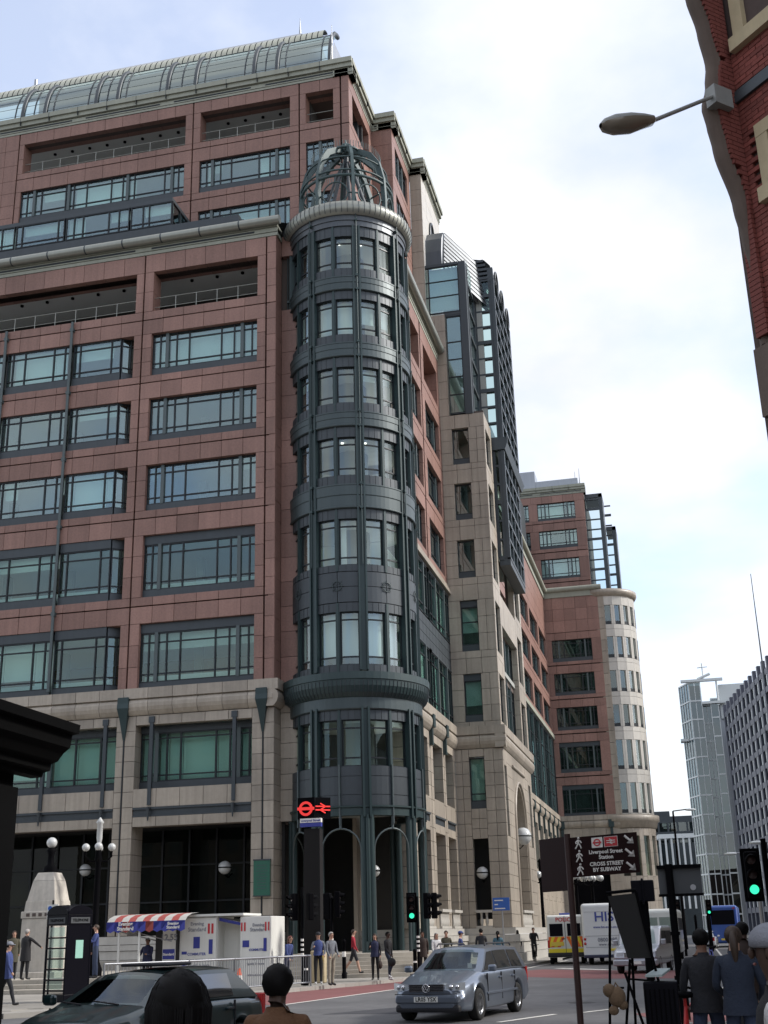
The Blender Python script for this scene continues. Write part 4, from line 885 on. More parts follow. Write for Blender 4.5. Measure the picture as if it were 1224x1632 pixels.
# ================================================================ ground
mat('asphalt', (.095, .094, .096), .8, grain=.26, gscale=2.2, bump=.35, stain=.28)
mat('redasphalt', (.17, .062, .06), .85, grain=.15, gscale=3, stain=.14)
mat('patch', (.042, .042, .048), .8, grain=.15, gscale=3)
mat('paving', (.23, .215, .19), .85, grain=.12, gscale=3, stain=.2, var=.14)
mat('kerbstone', (.30, .285, .26), .85, grain=.08, gscale=4, var=.08)
mat('roadpaint', (.62, .60, .55), .7, grain=.25, gscale=6)
mat('step', (.36, .33, .28), .8, grain=.1, gscale=3, stain=.15, var=.06)
g = MB(); g.quad((-400, -200, 0), (400, -200, 0), (400, 900, 0), (-400, 900, 0)); struct(g.obj('road', 'asphalt'))
def poly_sheet(name, pts, z, m):
    b = MB(); b.add([(x, y, z) for x, y in pts], (tuple(range(len(pts))),)); return struct(b.obj(name, m))
poly_sheet('bus_lane', [(-15.2, 34.0), (-11.0, 34.0), (-9.9, 42.2), (-6.6, 52), (-4.0, 49.0), (0.5, 47.2), (7, 46), (7, 54), (1, 55.5), (-4.0, 58.5), (-7.2, 62), (-9.5, 56), (-12.2, 47), (-13.6, 41.6)], .004, 'redasphalt')
poly_sheet('bus_lane', [(-.6, 25), (-1.4, 28.4), (-.7, 29.2), (1.2, 31), (6, 33), (6, 30.5), (1.5, 27.5), (.3, 25)], .004, 'redasphalt')
poly_sheet('road_patch', [(-8.7, 29.6), (-7.2, 32.4), (-4.5, 32.0), (-4.8, 29.3)], .004, 'patch')
poly_sheet('road_patch', [(-9.5, 15), (-6, 19), (-4.6, 16), (-8, 12.5)], .0042, 'patch')
def stripe(pts, w):
    b = MB()
    for (x0, y0), (x1, y1) in zip(pts[:-1], pts[1:]):
        d = Vector((y1-y0, x0-x1, 0)).normalized()*w/2; p, q = Vector((x0, y0, .008)), Vector((x1, y1, .008)); b.quad(p-d, p+d, q+d, q-d)
    return struct(b.obj('road_marking', 'roadpaint'))
stripe([(-11.05, 33.9), (-9.95, 42.1), (-8.4, 47)], .14)
stripe([(-4.0, 26.2), (-3.1, 28.5)], .14); stripe([(-2.55, 28.95), (-1.7, 30.6)], .14); stripe([(-1.1, 31.4), (-.4, 33.0)], .14); stripe([(-7.6, 20.4), (-6.2, 22.6)], .14); stripe([(-5.2, 24.2), (-4.4, 25.6)], .14)
stripe([(-6.6, 63.2), (-3.9, 59.2)], .5); stripe([(.6, 36), (2.4, 40)], .3); stripe([(1.2, 33.5), (3.0, 37.0)], .3); stripe([(.2, 38.5), (1.8, 42.5)], .3); stripe([(-8.3, 64), (-7.7, 80)], .14); stripe([(1.5, 70), (1.7, 120)], .14)
# west pavement: kerb stones along its edge, flags, sunken drop
edge = [(-45, 29.3), (-30, 29.2), (-20, 29.0), (-16.9, 29.4), (-15.6, 31.2), (-14.4, 36), (-13.5, 41.3), (-11.9, 47.0), (-10.2, 55), (-8.9, 66), (-8.1, 80), (-7.6, 110), (-2.2, 137), (-1.6, 200)]
b = MB(); b.add([(x, y, .12) for x, y in edge]+[(-60, 200, .12), (-60, 29.3, .12)], (tuple(range(len(edge)+2)),)); struct(b.obj('pavement', 'paving'))
def walkpts(pts, step):
    out_ = []
    for (x0, y0), (x1, y1) in zip(pts[:-1], pts[1:]):
        Lk = math.hypot(x1-x0, y1-y0); n = max(1, round(Lk/step))
        for i in range(n): out_.append(((x0+(x1-x0)*i/n, y0+(y1-y0)*i/n), (x0+(x1-x0)*(i+1)/n, y0+(y1-y0)*(i+1)/n)))
    return out_
kr = thing('kerb', 'pale stone kerb along the pavement edge below the office building', 'kerb', (-13.5, 41.3, 0)); kr['kind'] = 'structure'
for (x0, y0), (x1, y1) in walkpts(edge[2:11], .95):
    a = math.atan2(y1-y0, x1-x0); Lk = math.hypot(x1-x0, y1-y0)
    piece('kerb_stone', 'kerbstone', ((x0+x1)/2, (y0+y1)/2, .062), (Lk-.015, .16, .13), kr, a)
# paving flags near the camera side of that pavement
fl = thing('paving', 'grey stone flags laid in courses on the near pavement', 'paving', (-18, 33, .12)); fl['kind'] = 'structure'
cnt = 0
for r_ in range(9):
    y = 29.6+r_*.85
    x = -24-(r_ % 2)*.45
    while x < -14.9+.0*r_:
        lim = -17.0+(y-29.4)*.45 if y < 33 else -15.2
        if x+.92 < lim and cnt < 120:
            piece('flagstone', 'paving', (x+.45, y+.42, .124), (.885, .83, .016), fl); cnt += 1
        x += .9
# raised terrace at the left, with steps
st = thing('terrace_steps', 'long shallow stone steps up to the terrace beneath the stone face', 'steps', (-26, 42, 0))
for i, (y, z) in enumerate(((40.6, .26), (41.3, .40), (42.0, .54))):
    for a, b in zip(cuts(-40, -20.4, 2.4)[:-1], cuts(-40, -20.4, 2.4)[1:]): piece('step', 'step', ((a+b)/2, (y+55)/2, z/2+.06), (b-a-.012, 55-y, z-.12), st)
# steps up into the tower entrance
st = thing('entrance_steps', 'broad curved flight of stone steps into the round tower entrance', 'steps', (-14.3, 54, 0))
for i in range(6):
    r = 8.3-.45*i; z = .12+.15*(i+1)
    b = MB(); n = 28; a0, a1 = R(-62), R(62)
    pts = [(TX+r*math.sin(a0+(a1-a0)*k/n), TY+.6-r*math.cos(a0+(a1-a0)*k/n)) for k in range(n+1)]+[(TX+2, TY+6), (TX-2, TY+6)]
    b.prism(pts, .05, z); b.obj('step', 'step', st)
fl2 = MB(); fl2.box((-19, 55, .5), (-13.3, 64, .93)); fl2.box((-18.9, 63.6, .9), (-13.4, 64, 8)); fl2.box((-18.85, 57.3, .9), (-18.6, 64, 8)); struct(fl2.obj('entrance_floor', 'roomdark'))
b = MB(); b.box((-41, 55.5, .3), (-18.6, 61.4, .92)); struct(b.obj('arcade_floor', 'step'))
# east pavement under the camera
edge2 = [(-2.6, -30), (-2.6, 8), (-2.5, 21.5), (-2.0, 22.9), (-.5, 23.6), (6, 25.4), (14, 27), (40, 29)]
b = MB(); b.add([(x, y, .12) for x, y in edge2]+[(40, -30, .12)], (tuple(range(len(edge2)+1)),)); struct(b.obj('pavement', 'paving'))
kr = thing('kerb', 'stone kerb of the near pavement at the lower right', 'kerb', (1.4, 17.5, 0)); kr['kind'] = 'structure'
for (x0, y0), (x1, y1) in walkpts(edge2[1:6], .95):
    piece('kerb_stone', 'kerbstone', ((x0+x1)/2, (y0+y1)/2, .062), (math.hypot(x1-x0, y1-y0)-.015, .16, .13), kr, math.atan2(y1-y0, x1-x0))
b = MB(); b.add([(4.5, 60, .12), (8, 120, .12), (7, 250, .12), (60, 250, .12), (60, 60, .12)], ((0, 4, 3, 2, 1),)); struct(b.obj('pavement', 'paving'))

# ================================================================ dark grid office block and glass tower (right, far)
mat('gridframe', (.075, .08, .105), .5, .2, var=.06, streak=.08)
mat('palepanel', (.55, .58, .58), .4, var=.08)
glassmat('skyglass', (.20, .26, .27), 2.1, refl=(.85, .93, .95))
GB = thing('office_building', 'dark gridded office block with deep fins at the far right', 'building', (12, 200, 0))
FG = Frame(9.65, 247, R(-82.75)); HT = 42.0
bk = MB(); FG.box(bk, 0, 100, -20, -1.0, 0, HT-1); bk.add([FG.p(6, -2, HT-1), FG.p(100, -2, HT-1), FG.p(100, -14, HT+7), FG.p(14, -14, HT+7)], ((0, 1, 2, 3),)); FG.box(bk, 14, 100, -20, -13.9, HT-1, HT+7); bk.tube([(15.0, 200, 38), (15.0, 200, 56.2)], [.14, .06], 5); bk.obj('core_structure', 'greymetal', GB)
cw = 4.1
for c_ in range(21):
    f = MB(); FG.box(f, c_*cw-.45, c_*cw+.45, -1.0, -.42, 0, HT+.9); f.obj('fin', 'gridframe', GB)
for r_ in range(14):
    z = 4.5+2.8*r_
    f = MB(); FG.box(f, 0, 84, -1.0, -.5, z-.55, z+.35); f.obj('beam', 'gridframe', GB)
    for c_ in range(20):
        if r_ < 13: FG.piece('window', 'skyglass', c_*cw+.5, c_*cw+2.2, -.7, -.66, z+.4, z+2.2, GB); FG.piece('panel', 'palepanel', c_*cw+2.3, c_*cw+2.75, -.95, -.55, z+.4, z+2.2, GB)  # pale panel strips stand in for bright sky reflections in the windows
GT = thing('office_building', 'pale glass office tower with open roof frame beside the dark gridded block', 'building', (6, 255, 0))
FT = Frame(3.0, 262, R(-35)); FT2 = Frame(3.0, 262, 0)
def curtain(fr, u0, u1, z0, z1, du, dz, root, m='skyglass', bar='palepanel'):
    f = MB()
    for u in cuts(u0, u1, du): fr.box(f, u-.07, u+.07, -.2, .06, z0, z1)
    for z in cuts(z0, z1, dz): fr.box(f, u0, u1, -.2, .10, z-.14, z+.14)
    o = f.obj('curtain_frame', bar, root)
    us, zs = cuts(u0, u1, du), cuts(z0, z1, dz)
    for a, b in zip(us[:-1], us[1:]):
        for c, d in zip(zs[:-1], zs[1:]): fr.piece('pane', m, a+.09, b-.09, -.1, -.06, c+.14, d-.14, o)
curtain(Frame(2.1, 262.0, R(-68)), 0, 5.2, 0.2, 49.6, 1.3, 3.8, GT); curtain(Frame(4.1, 257.1, 0), 0, 2.3, .2, 49.6, 1.15, 3.8, GT); curtain(Frame(6.5, 258.4, 0), 0, 1.6, .2, 45, .8, 3.8, GT); curtain(Frame(8.1, 257.0, 0), 0, 1.5, .2, 46.0, 1.5, 3.8, GT)
b = MB(); b.box((4.4, 258.7, 0), (12, 275, 45)); b.box((4.2, 257.5, 0), (6.3, 262, 49)); b.box((8.2, 257.3, 0), (9.5, 259, 45.8)); b.obj('core_structure', 'roofmetal', GT)
b = MB(); b.box((2.6, 256.6, 49.7), (11, 257.6, 50.2)); b.tube([(7.2, 257, 50), (7.2, 257, 53.5)], .12, 5); b.tube([(6.2, 257, 52.6), (8.2, 257, 52.7)], .1, 5); b.tube([(6, 257, 50.2), (8.6, 257, 51.2)], .3, 5); b.tube([(9.7, 256.9, 45), (9.7, 256.9, 50)], .2, 5); b.box((10, 258, 42), (18, 270, 49)); b.box((1.4, 259, 38), (3, 262, 38.5)); b.box((6.4, 256.5, 45), (11, 258, 45.5)); b.obj('roof_frame', 'palepanel', GT, kind='stuff')
# far end of the street
FEs = thing('building', 'low grey office slab closing the far end of the street', 'building', (-2, 330, 0))
fr = Frame(-14, 330, 0); b = MB(); fr.box(b, 0, 26, -10, 0, 0, 29); fr.box(b, 5, 11, -8, -2, 29, 30.5); b.obj('wall', 'slate', FEs)
for c_ in range(10):
    for r_ in range(7): fr.piece('window', 'skyglass', 1+2.4*c_, 2.9+2.4*c_, -.05, .04, 3+3.7*r_, 5.2+3.7*r_, FEs)
FEp = thing('building', 'low white ribbed building beyond the far lamp post', 'building', (0, 310, 0))
fr = Frame(-6, 310, R(6)); b = MB(); fr.box(b, 0, 20, -8, 0, 0, 21); b.obj('wall', 'skyglass', FEp)
for c_ in range(14): fr.piece('rib', 'palepanel', 1.4*c_, 1.4*c_+.45, -.05, .35, 6, 22.2, FEp)
b = MB(); fr.box(b, 0, 20, -6, .5, 22.2, 23.2); b.obj('roof', 'palepanel', FEp)

# ================================================================ red brick building (upper right)
mat('brick', (.20, .052, .040), .85, var=.22, grain=.15, gscale=14, bump=.3)
mat('mortar', (.085, .062, .055), .95, grain=.1)
mat('brownstone', (.115, .085, .068), .8, grain=.14, gscale=3, streak=.16, bump=.2)
mat('creamstone', (.46, .38, .24), .8, grain=.1, gscale=4, streak=.1)
BR = thing('brick_building', 'red brick building with moulded brownstone corner at upper right', 'building', (3.5, 14, 0))
FK = Frame(1.77, 15.0, R(-47))
b = MB(); FK.box(b, -.02, 34, -22, -.055, 0, 22); FK.box(b, -.35, 0, -3, -.06, 0, 22); b.obj('wall', 'mortar', BR)  # unseen bulk stretched right and back to shade the ground
restb = MB(); nb = 0
zz = 9.0; row = 0
DZ = [(7.9, .0), (9.26, .03), (9.97, .06), (10.5, .10), (10.96, .18), (11.83, .42), (12.2, .48), (12.45, .53), (12.9, .40), (13.25, .34), (13.8, .42), (14.37, .56), (16.5, .8)]
def dz(z):
    for (z0, d0), (z1, d1) in zip(DZ[:-1], DZ[1:]):
        if z <= z1: t = (z-z0)/(z1-z0); t = t*t*(3-2*t); return d0+(d1-d0)*t
    return DZ[-1][1]
while zz < 16.6:
    u = 0.0-(row % 2)*.1125
    while u < 2.6:
        a, e = max(u, .003), u+.215
        inwin = (10.80 < zz < 11.98 and e > .22) or (13.36 < zz < 17 and e > .10)
        if not inwin and not (12.53 < zz < 12.78):
            jd = random.uniform(-.004, .004)
            if nb < 300 and u < 1.0 and zz > 9.4: FK.piece('brick', 'brick', a, e, -.06, jd, zz, zz+.065, BR); nb += 1
            else: FK.box(restb, a, e, -.06, jd, zz, zz+.065)
        u += .225
    # return strip of the projecting corner
    q = max(.06, dz(zz)-.13)
    FK.box(restb, -.2, -.0, .0, min(q, .10 if row % 2 else .2), zz, zz+.065)
    if q > .22: FK.box(restb, -.2, .0, .11 if row % 2 else .21, q, zz, zz+.065)
    zz += .075; row += 1
restb.obj('brickwork', 'brick', BR, kind='stuff')
b = MB(); FK.box(b, .0, 3, -.05, .05, 12.58, 12.7); FK.box(b, 0, 3, -.05, .03, 12.7, 12.78); b.obj('string_course', 'slate', BR)
for u0, u1, z0, z1 in ((.12, 1.9, 13.5, 16.5), (.24, 1.9, 10.95, 11.85)):
    b = MB(); FK.box(b, u0, u0+.2, -.2, .03, z0, z1); FK.box(b, u1-.2, u1, -.2, .03, z0, z1); FK.box(b, u0-.04, u1+.04, -.2, .10, z0-.12, z0+.10); FK.box(b, u0, u1, -.2, .035, z1, z1+.2); w = b.obj('window', 'creamstone', BR)
    f = MB(); FK.box(f, u0+.2, u0+.28, -.18, -.06, z0+.1, z1); FK.box(f, u0+.2, u1-.2, -.18, -.065, z0+.1, z0+.18); f.obj('frame', 'frame', w); FK.piece('pane', 'glass', u0+.28, u1-.2, -.14, -.13, z0+.18, z1, w)
b = MB(); n = 70
for i in range(n+1):     # moulded corner with swelling profile
    z = 8.9+(16.4-8.9)*i/n; s = dz(z)
    ring = [FK.p(-.03, max(s-.16, -.05), z), FK.p(-.06, s-.08, z), FK.p(-.10, s-.02, z), FK.p(-.14, s, z), FK.p(-.22, s-.04, z), FK.p(-.5, -.5, z)]
    k = len(b.v); b.v += [tuple(v) for v in ring]
    if i:
        for j in range(5): b.f.append((k-6+j, k-6+j+1, k+j+1, k+j)); b.m.append(0); b.sm.append(j in (1, 2, 3))
b.obj('corner_moulding', 'brownstone', BR)
b = MB(); FK.box(b, -.12, .6, -.2, .24, 7.8, 8.75); FK.box(b, -.05, .6, -.2, .20, 0, 7.8); b.obj('corner_pier', 'brownstone', BR)
# wall lamp on its bracket
LW = thing('street_lamp', 'cone-shaped street lamp on an arm from the brick wall', 'lamp', (1.50, 14.55, 11.9))
A0 = Vector((-.115, 13.0, 11.16)); A1_ = Vector((.58, 13.4, 11.38)); ax = (A1_-A0).normalized(); sd = ax.cross(Vector((0, 0, 1))).normalized(); uu = sd.cross(ax)
mat('lampgrey', (.24, .25, .24), .5, grain=.1, gscale=8); mat('lampglass', (.20, .17, .13), .25, coat=.5)
b = MB(); prof = [(0, .03), (.06, .085), (.2, .125), (.42, .13), (.62, .105), (.76, .075), (.80, .03)]
n = 12
for top in (True, False):
    b = MB(); vs = []
    for t, r in prof:
        c = A0+ax*t
        for k in range(n+1):
            an = math.pi*k/n*(1 if top else -1); vs.append(c+sd*r*1.25*math.cos(an)+uu*r*(.85 if top else 1.0 if t < .5 else .75)*math.sin(an))
    b.add(vs, [(i*(n+1)+k, i*(n+1)+k+1, (i+1)*(n+1)+k+1, (i+1)*(n+1)+k) for i in range(len(prof)-1) for k in range(n)], 0, True)
    b.obj('lamp_hood' if top else 'lamp_bowl', 'lampgrey' if top else 'lampglass', LW)
b = MB(); b.tube([A0+ax*.76, FK.p(.02, .5, 12.52)], .028, 8); b.obj('arm', 'lampgrey', LW)
b = MB(); FK.box(b, -.08, .1, .2, .53, 12.38, 12.68); b.obj('bracket', 'lampgrey', LW)

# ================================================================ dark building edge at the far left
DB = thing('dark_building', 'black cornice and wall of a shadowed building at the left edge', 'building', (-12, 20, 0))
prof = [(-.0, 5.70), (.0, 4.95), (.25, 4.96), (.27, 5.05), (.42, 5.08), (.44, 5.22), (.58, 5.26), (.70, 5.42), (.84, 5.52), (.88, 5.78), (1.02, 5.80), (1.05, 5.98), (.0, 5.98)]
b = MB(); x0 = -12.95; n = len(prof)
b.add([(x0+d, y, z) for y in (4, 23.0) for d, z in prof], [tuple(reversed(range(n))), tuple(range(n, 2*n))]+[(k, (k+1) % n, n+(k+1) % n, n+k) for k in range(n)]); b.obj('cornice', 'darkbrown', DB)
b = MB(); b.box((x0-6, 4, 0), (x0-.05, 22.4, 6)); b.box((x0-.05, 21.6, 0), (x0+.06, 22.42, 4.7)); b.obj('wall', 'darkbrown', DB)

# unseen buildings added outside the picture to shade the road and show in the windows
mat('pubstone', (.24, .20, .16), .8, stain=.15); mat('pubbrick', (.20, .10, .07), .85, stain=.15)
def block(label, x0, x1, y0, y1, h, m, face):
    root = thing('added_building', label, 'building', ((x0+x1)/2, (y0+y1)/2, 0)); b = MB(); b.box((x0, y0, 0), (x1, y1, h)); b.obj('wall', m, root)
    b = MB(); b.box((x0-.3, y0-.3, h), (x1+.3, y1+.3, h+.6)); b.obj('cornice', m, root)
    fr = Frame(x1, y1, R(180)) if face == 'n' else Frame(x0, y1, R(-90)); Lw = (x1-x0) if face == 'n' else (y1-y0)
    for u in cuts(0, Lw, 3.6)[:-1]:
        for z in [4.5+3.6*k for k in range(int((h-5)/3.6))]: fr.piece('window', 'skyglass', u+1.1, u+2.5, -.1, .03, z, z+2.1, root)
block('unseen stone office block added behind the viewpoint to reflect in the lower left windows', -74, -22, -42, -22, 27, 'pubstone', 'n')
block('unseen brick block added behind the viewpoint for shade and reflections', -18, 4, -60, -40, 20, 'pubbrick', 'n')
block('unseen stone terrace added right of the street, outside the view, to shade the road', 15, 32, 34, 112, 15, 'pubstone', 'w')

mat('iron', (.03, .03, .03), .5, .4, grain=.2, gscale=20)
for x, y in ((-6.6, 34.5), (-2.9, 33.0), (-8.9, 25.2), (.2, 43)):
    MH = thing('manhole_cover', {-6.6: 'round iron manhole cover behind the silver estate car', -2.9: 'round iron manhole cover right of the silver estate car', -8.9: 'round iron manhole cover between the two near cars', .2: 'round iron manhole cover on the far side of the junction'}[x], 'manhole cover', (x, y, 0), 'manhole covers in the road'); b = MB(); b.lathe([(0.001, .009), (.30, .009), (.34, .006)], (x, y, 0), 20); b.obj('lid', 'iron', MH)
# ================================================================ vehicles
def carpaint(name, col, metal=.6, rough=.32):
    m = mat(name, col, rough, metal, coat=.6, grain=.03, gscale=1.5); return m
carpaint('silverblue', (.17, .20, .25)); carpaint('darkgreen', (.008, .026, .028), .3); carpaint('silver', (.36, .37, .40)); carpaint('vanwhite', (.72, .73, .68), 0, .4); carpaint('coachwhite', (.70, .71, .70), 0, .35); carpaint('coachblue', (.03, .09, .36), .1, .35); carpaint('darkblue', (.02, .025, .06), .3); carpaint('palecar', (.50, .52, .55), .4)
mat('sideglass', (.018, .022, .026), .06, coat=1.); mat('tyre', (.014, .014, .014), .85); mat('rim', (.30, .31, .33), .35, .8); mat('trim', (.016, .016, .02), .6); mat('chrome', (.6, .6, .62), .18, 1.); mat('platewhite', (.72, .72, .68), .5); mat('plateyellow', (.72, .55, .08), .5)
mat('redlight', (.45, .02, .02), .25, coat=.5); mat('lens', (.62, .66, .70), .12, .3, coat=.8); mat('seat', (.03, .03, .035), .8); mat('redpaint', (.55, .03, .03), .5); mat('navy', (.03, .04, .25), .5); mat('hiyellow', (.80, .66, .03), .45); mat('hiorange', (.80, .16, .02), .45); mat('whitepaint', (.75, .75, .75), .5); mat('blueink', (.06, .08, .30), .5); mat('greyink', (.22, .23, .26), .5)
def lerp(a, b, t): return a+(b-a)*t
def ipol(tab, x):
    if x <= tab[0][0]: return tab[0][1]
    for (x0, y0), (x1, y1) in zip(tab[:-1], tab[1:]):
        if x <= x1: return lerp(y0, y1, (x-x0)/(x1-x0))
    return tab[-1][1]
class Loc:
    def __init__(s, x, y, ang, z=0): s.m = Matrix.Translation((x, y, z)) @ Matrix.Rotation(ang, 4, 'Z')
    def __call__(s, x, y, z): return s.m @ Vector((x, y, z))
    def d(s, x, y, z): return s.m.to_3x3() @ Vector((x, y, z))
def lbox(mb, T, a, b, mi=0): mb.box(a, b, mi, mtx=T.m)
def wheel(T, x, y, r, root, rim='rim', w=.21, spokes=7):
    s = 1 if y > 0 else -1; c = T(x, y, r); ax = T.d(0, s, 0); e1 = T.d(1, 0, 0); e2 = Vector((0, 0, 1))
    def ring(mb, prof, mi=0, n=24):
        vs = []; k = len(prof)
        for j in range(n):
            t = 2*math.pi*j/n
            for rr, d in prof: vs.append(c+ax*d+(e1*math.cos(t)+e2*math.sin(t))*rr)
        mb.add(vs, [(j*k+i, ((j+1) % n)*k+i, ((j+1) % n)*k+i+1, j*k+i+1) for j in range(n) for i in range(k-1)], mi, True)
    b = MB(); ring(b, [(r*.66, -w/2), (r*.93, -w/2), (r, -w/2+.03), (r, w/2-.03), (r*.93, w/2), (r*.66, w/2-.01)]); wo = b.obj('wheel', 'tyre', root)
    b = MB(); ring(b, [(r*.67, w/2-.012), (r*.60, w/2-.015), (r*.58, w/2-.08), (0.001, w/2-.085)]); 
    for k in range(spokes):
        t = 2*math.pi*k/spokes; dv = e1*math.cos(t)+e2*math.sin(t); tv = e2*math.cos(t)-e1*math.sin(t); z = w/2-.025
        b.add([c+ax*z+dv*r*.12+tv*.035, c+ax*z+dv*r*.62+tv*.05, c+ax*z+dv*r*.62-tv*.05, c+ax*z+dv*r*.12-tv*.035], ((0, 1, 2, 3), (3, 2, 1, 0)))
    ring(b, [(r*.16, w/2-.02), (0.001, w/2-.01)], 0, 10); b.obj('rim', rim, wo)
    return wo
def car(label, T, paint, L=4.68, Wd=1.75, belt=None, roof=None, ws=(1.02, .22), rr=(-2.28, -2.05), wb=(1.42, -1.28), wr=.315, topz=1.45, plate='', side=((.86, -.02), (-.06, -1.02), (-1.10, -1.95)), est=True, group=None, name='car', front='silver'):
    root = thing(name, label, 'car', T(0, 0, 0), group)
    H = L/2; hw = Wd/2
    belt = belt or [(-H, .93), (-1.2, .95), (.9, .93), (1.1, .92), (1.5, .84), (2.0, .72), (2.2, .66), (H, .60)]
    wid = [(-H, hw*.80), (-H+.12, hw*.93), (-H+.5, hw*.985), (0, hw), (1.4, hw*.985), (H-.5, hw*.95), (H-.2, hw*.86), (H-.06, hw*.74), (H, hw*.66)]
    bot = [(-H, .42), (-H+.1, .30), (-1.9, .24), (0, .20), (1.9, .20), (H-.12, .22), (H, .28)]
    xs = sorted(set([round(-H+L*i/110, 4) for i in range(111)]))
    b = MB(); n = 13; secs = []
    for x in xs:
        w = ipol(wid, x); zb = ipol(bot, x); zt = ipol(belt, x); arch = zb
        for xw in wb:
            q = (wr+.055)**2-(x-xw)**2
            if q > 0: arch = max(arch, wr+math.sqrt(q)-.01)
        fl = .012 if arch > zb+.02 and arch > .2 else 0
        crown = .045
        sec = [(-0.0, arch), (w*.80, arch), (w*.955, arch+.005), (w*.985+fl, arch+.05), (w+fl*.5, max(lerp(zb, zt, .45), arch+.06)), (w*.995, max(lerp(zb, zt, .62), arch+.07)), (w*.985, max(zt-.17, arch+.08)), (w*.955, max(zt-.07, arch+.085)), (w*.90, max(zt-.01, arch+.09)), (w*.80, zt+.02), (w*.5, zt+crown*.9), (w*.2, zt+crown), (0, zt+crown)]
        secs.append(sec); b.v += [tuple(T(x, y, z)) for y, z in sec]+[tuple(T(x, -y, z)) for y, z in sec]
    m2 = 2*n
    for i in range(len(xs)-1):
        for k in range(n-1):
            b.f.append((i*m2+k, i*m2+k+1, (i+1)*m2+k+1, (i+1)*m2+k)); b.f.append((i*m2+n+k+1, i*m2+n+k, (i+1)*m2+n+k, (i+1)*m2+n+k+1))
            b.m += [1 if k == 0 else 0]*2; b.sm += [k > 0]*2
    for e in (0, len(xs)-1): b.f.append(tuple(range(e*m2, e*m2+n))+tuple(reversed(range(e*m2+n+1, e*m2+2*n)))[0:]); b.m.append(0); b.sm.append(False)
    b.obj('body', [paint, 'trim'], root)
    # greenhouse
    def zbelt(x): return ipol(belt, x)+.0
    def rz(x): return topz-.05*max(0, (x-(-.6))/1.0)**2 if x > -.6 else topz-.035*((-.6-x)/1.5)**2
    def gs(xf, xr, f, t, sgn, o=0.):
        x = lerp(lerp(xr, rr[1], 0) if False else lerp(rr[0], rr[1], t), lerp(ws[0], ws[1], t), f)
        y = lerp(hw*.905, hw*.70, max(t, 0)**1.15)*(1-.06*abs(f-.5)**2*4*.4)+o; return T(x, sgn*y, lerp(zbelt(x), rz(x)-.04, t))
    g = MB(); nf, ntt = 24, 6
    for sgn in (1, -1):
        vs = [gs(0, 0, i/nf, j/ntt, sgn) for i in range(nf+1) for j in range(ntt+1)]
        fs = [(i*(ntt+1)+j, (i+1)*(ntt+1)+j, (i+1)*(ntt+1)+j+1, i*(ntt+1)+j+1) for i in range(nf) for j in range(ntt)]
        g.add(vs, [tuple(reversed(f)) for f in fs] if sgn > 0 else fs, 0, True)
    ys = [-1+2*k/10 for k in range(11)]
    def roofpt(f, k): a = gs(0, 0, f, 1, 1); c = gs(0, 0, f, 1, -1); p = a.lerp(c, (ys[k]+1)/2); p.z += .055*(1-ys[k]**2); return p
    vs = [roofpt(i/nf, k) for i in range(nf+1) for k in range(11)]; g.add(vs, [(i*11+k, i*11+k+1, (i+1)*11+k+1, (i+1)*11+k) for i in range(nf) for k in range(10)], 0, True)
    g.obj('cabin', paint, root)
    def screen(f, t0, t1, o, bow, yk=(.88)):
        vs = []; sg = 1 if f > .5 else -1
        for j in range(7):
            t = lerp(t0, t1, j/6); a = gs(0, 0, f, t, 1); c = gs(0, 0, f, t, -1)
            for k in range(11):
                p = a.lerp(c, lerp(.5-yk/2, .5+yk/2, k/10)); u = 2*k/10-1; p += T.d(sg*(bow*(1-u*u)+o), 0, .055*(1-u*u)*(t-0)*.9+.0); vs.append(p)
        return vs, [(j*11+k, j*11+k+1, (j+1)*11+k+1, (j+1)*11+k) for j in range(6) for k in range(10)]
    fr = MB()
    for sc in (screen(1., -.02, 1.0, .0, .08, 1.0), screen(0., 0.0, 1.0, .0, .05, 1.0)):
        vs, fs = sc; fr = MB(); fr.add(vs, [q for i, q in enumerate(fs) if i % 10 in (0, 9) or i >= 50 or (i < 10)], 0, True)
        fr.obj('screen_surround', paint, root)
    w_ = MB(); vs, fs = screen(1., .05, .93, .012, .085, .90); w_.add(vs, fs, 0, True); w_.obj('windscreen', 'screenglass', root)
    w_ = MB(); vs, fs = screen(0., .12, .88, .012, .055, .84); w_.add(vs, fs, 0, True); w_.obj('rear_window', 'screenglass', root)
    for sgn in (1, -1):
        for x0, x1 in side:
            w_ = MB(); vs = []; 
            for i in range(7):
                for j in range(4):
                    t = lerp(.07, .86, j/3); xa = lerp(lerp(x0, x0-.62*(1 if x0 > .5 else .06), (t-.07)/.79), lerp(x1, x1+(.13 if x1 < -1.5 else -.03), (t-.07)/.79), i/6)
                    xF, xRr = lerp(ws[0], ws[1], t), lerp(rr[0], rr[1], t); f = (xa-xRr)/(xF-xRr); vs.append(gs(0, 0, f, t, sgn, .010))
            w_.add(vs, [(i*4+j, (i+1)*4+j, (i+1)*4+j+1, i*4+j+1) for i in range(6) for j in range(3)], 0, True); w_.obj('side_window', 'sideglass', root)
    for x in wb:
        for y in (hw-.12, -hw+.12): wheel(T, x, y, wr, root)
    for sgn in (1, -1):
        y0 = hw*.55 if front != 'hatch' else hw*.6
        b = MB(); b.add([T(H-.03-.16*q*q, sgn*lerp(hw*.47, hw*.90, q), z) for q in (0, .35, .7, 1) for z in (lerp(.60, .62, q), lerp(.735, .77, q))], ((0, 2, 3, 1), (2, 4, 5, 3), (4, 6, 7, 5)), 0, False)
        ll = b.obj('headlight', 'lens', root); b = MB()
        for q in (.3, .62): b.sphere(T(H-.035-.16*q*q, sgn*lerp(hw*.47, hw*.90, q), .68), .05, 8, 6)
        b.obj('bulb', 'chrome', ll)
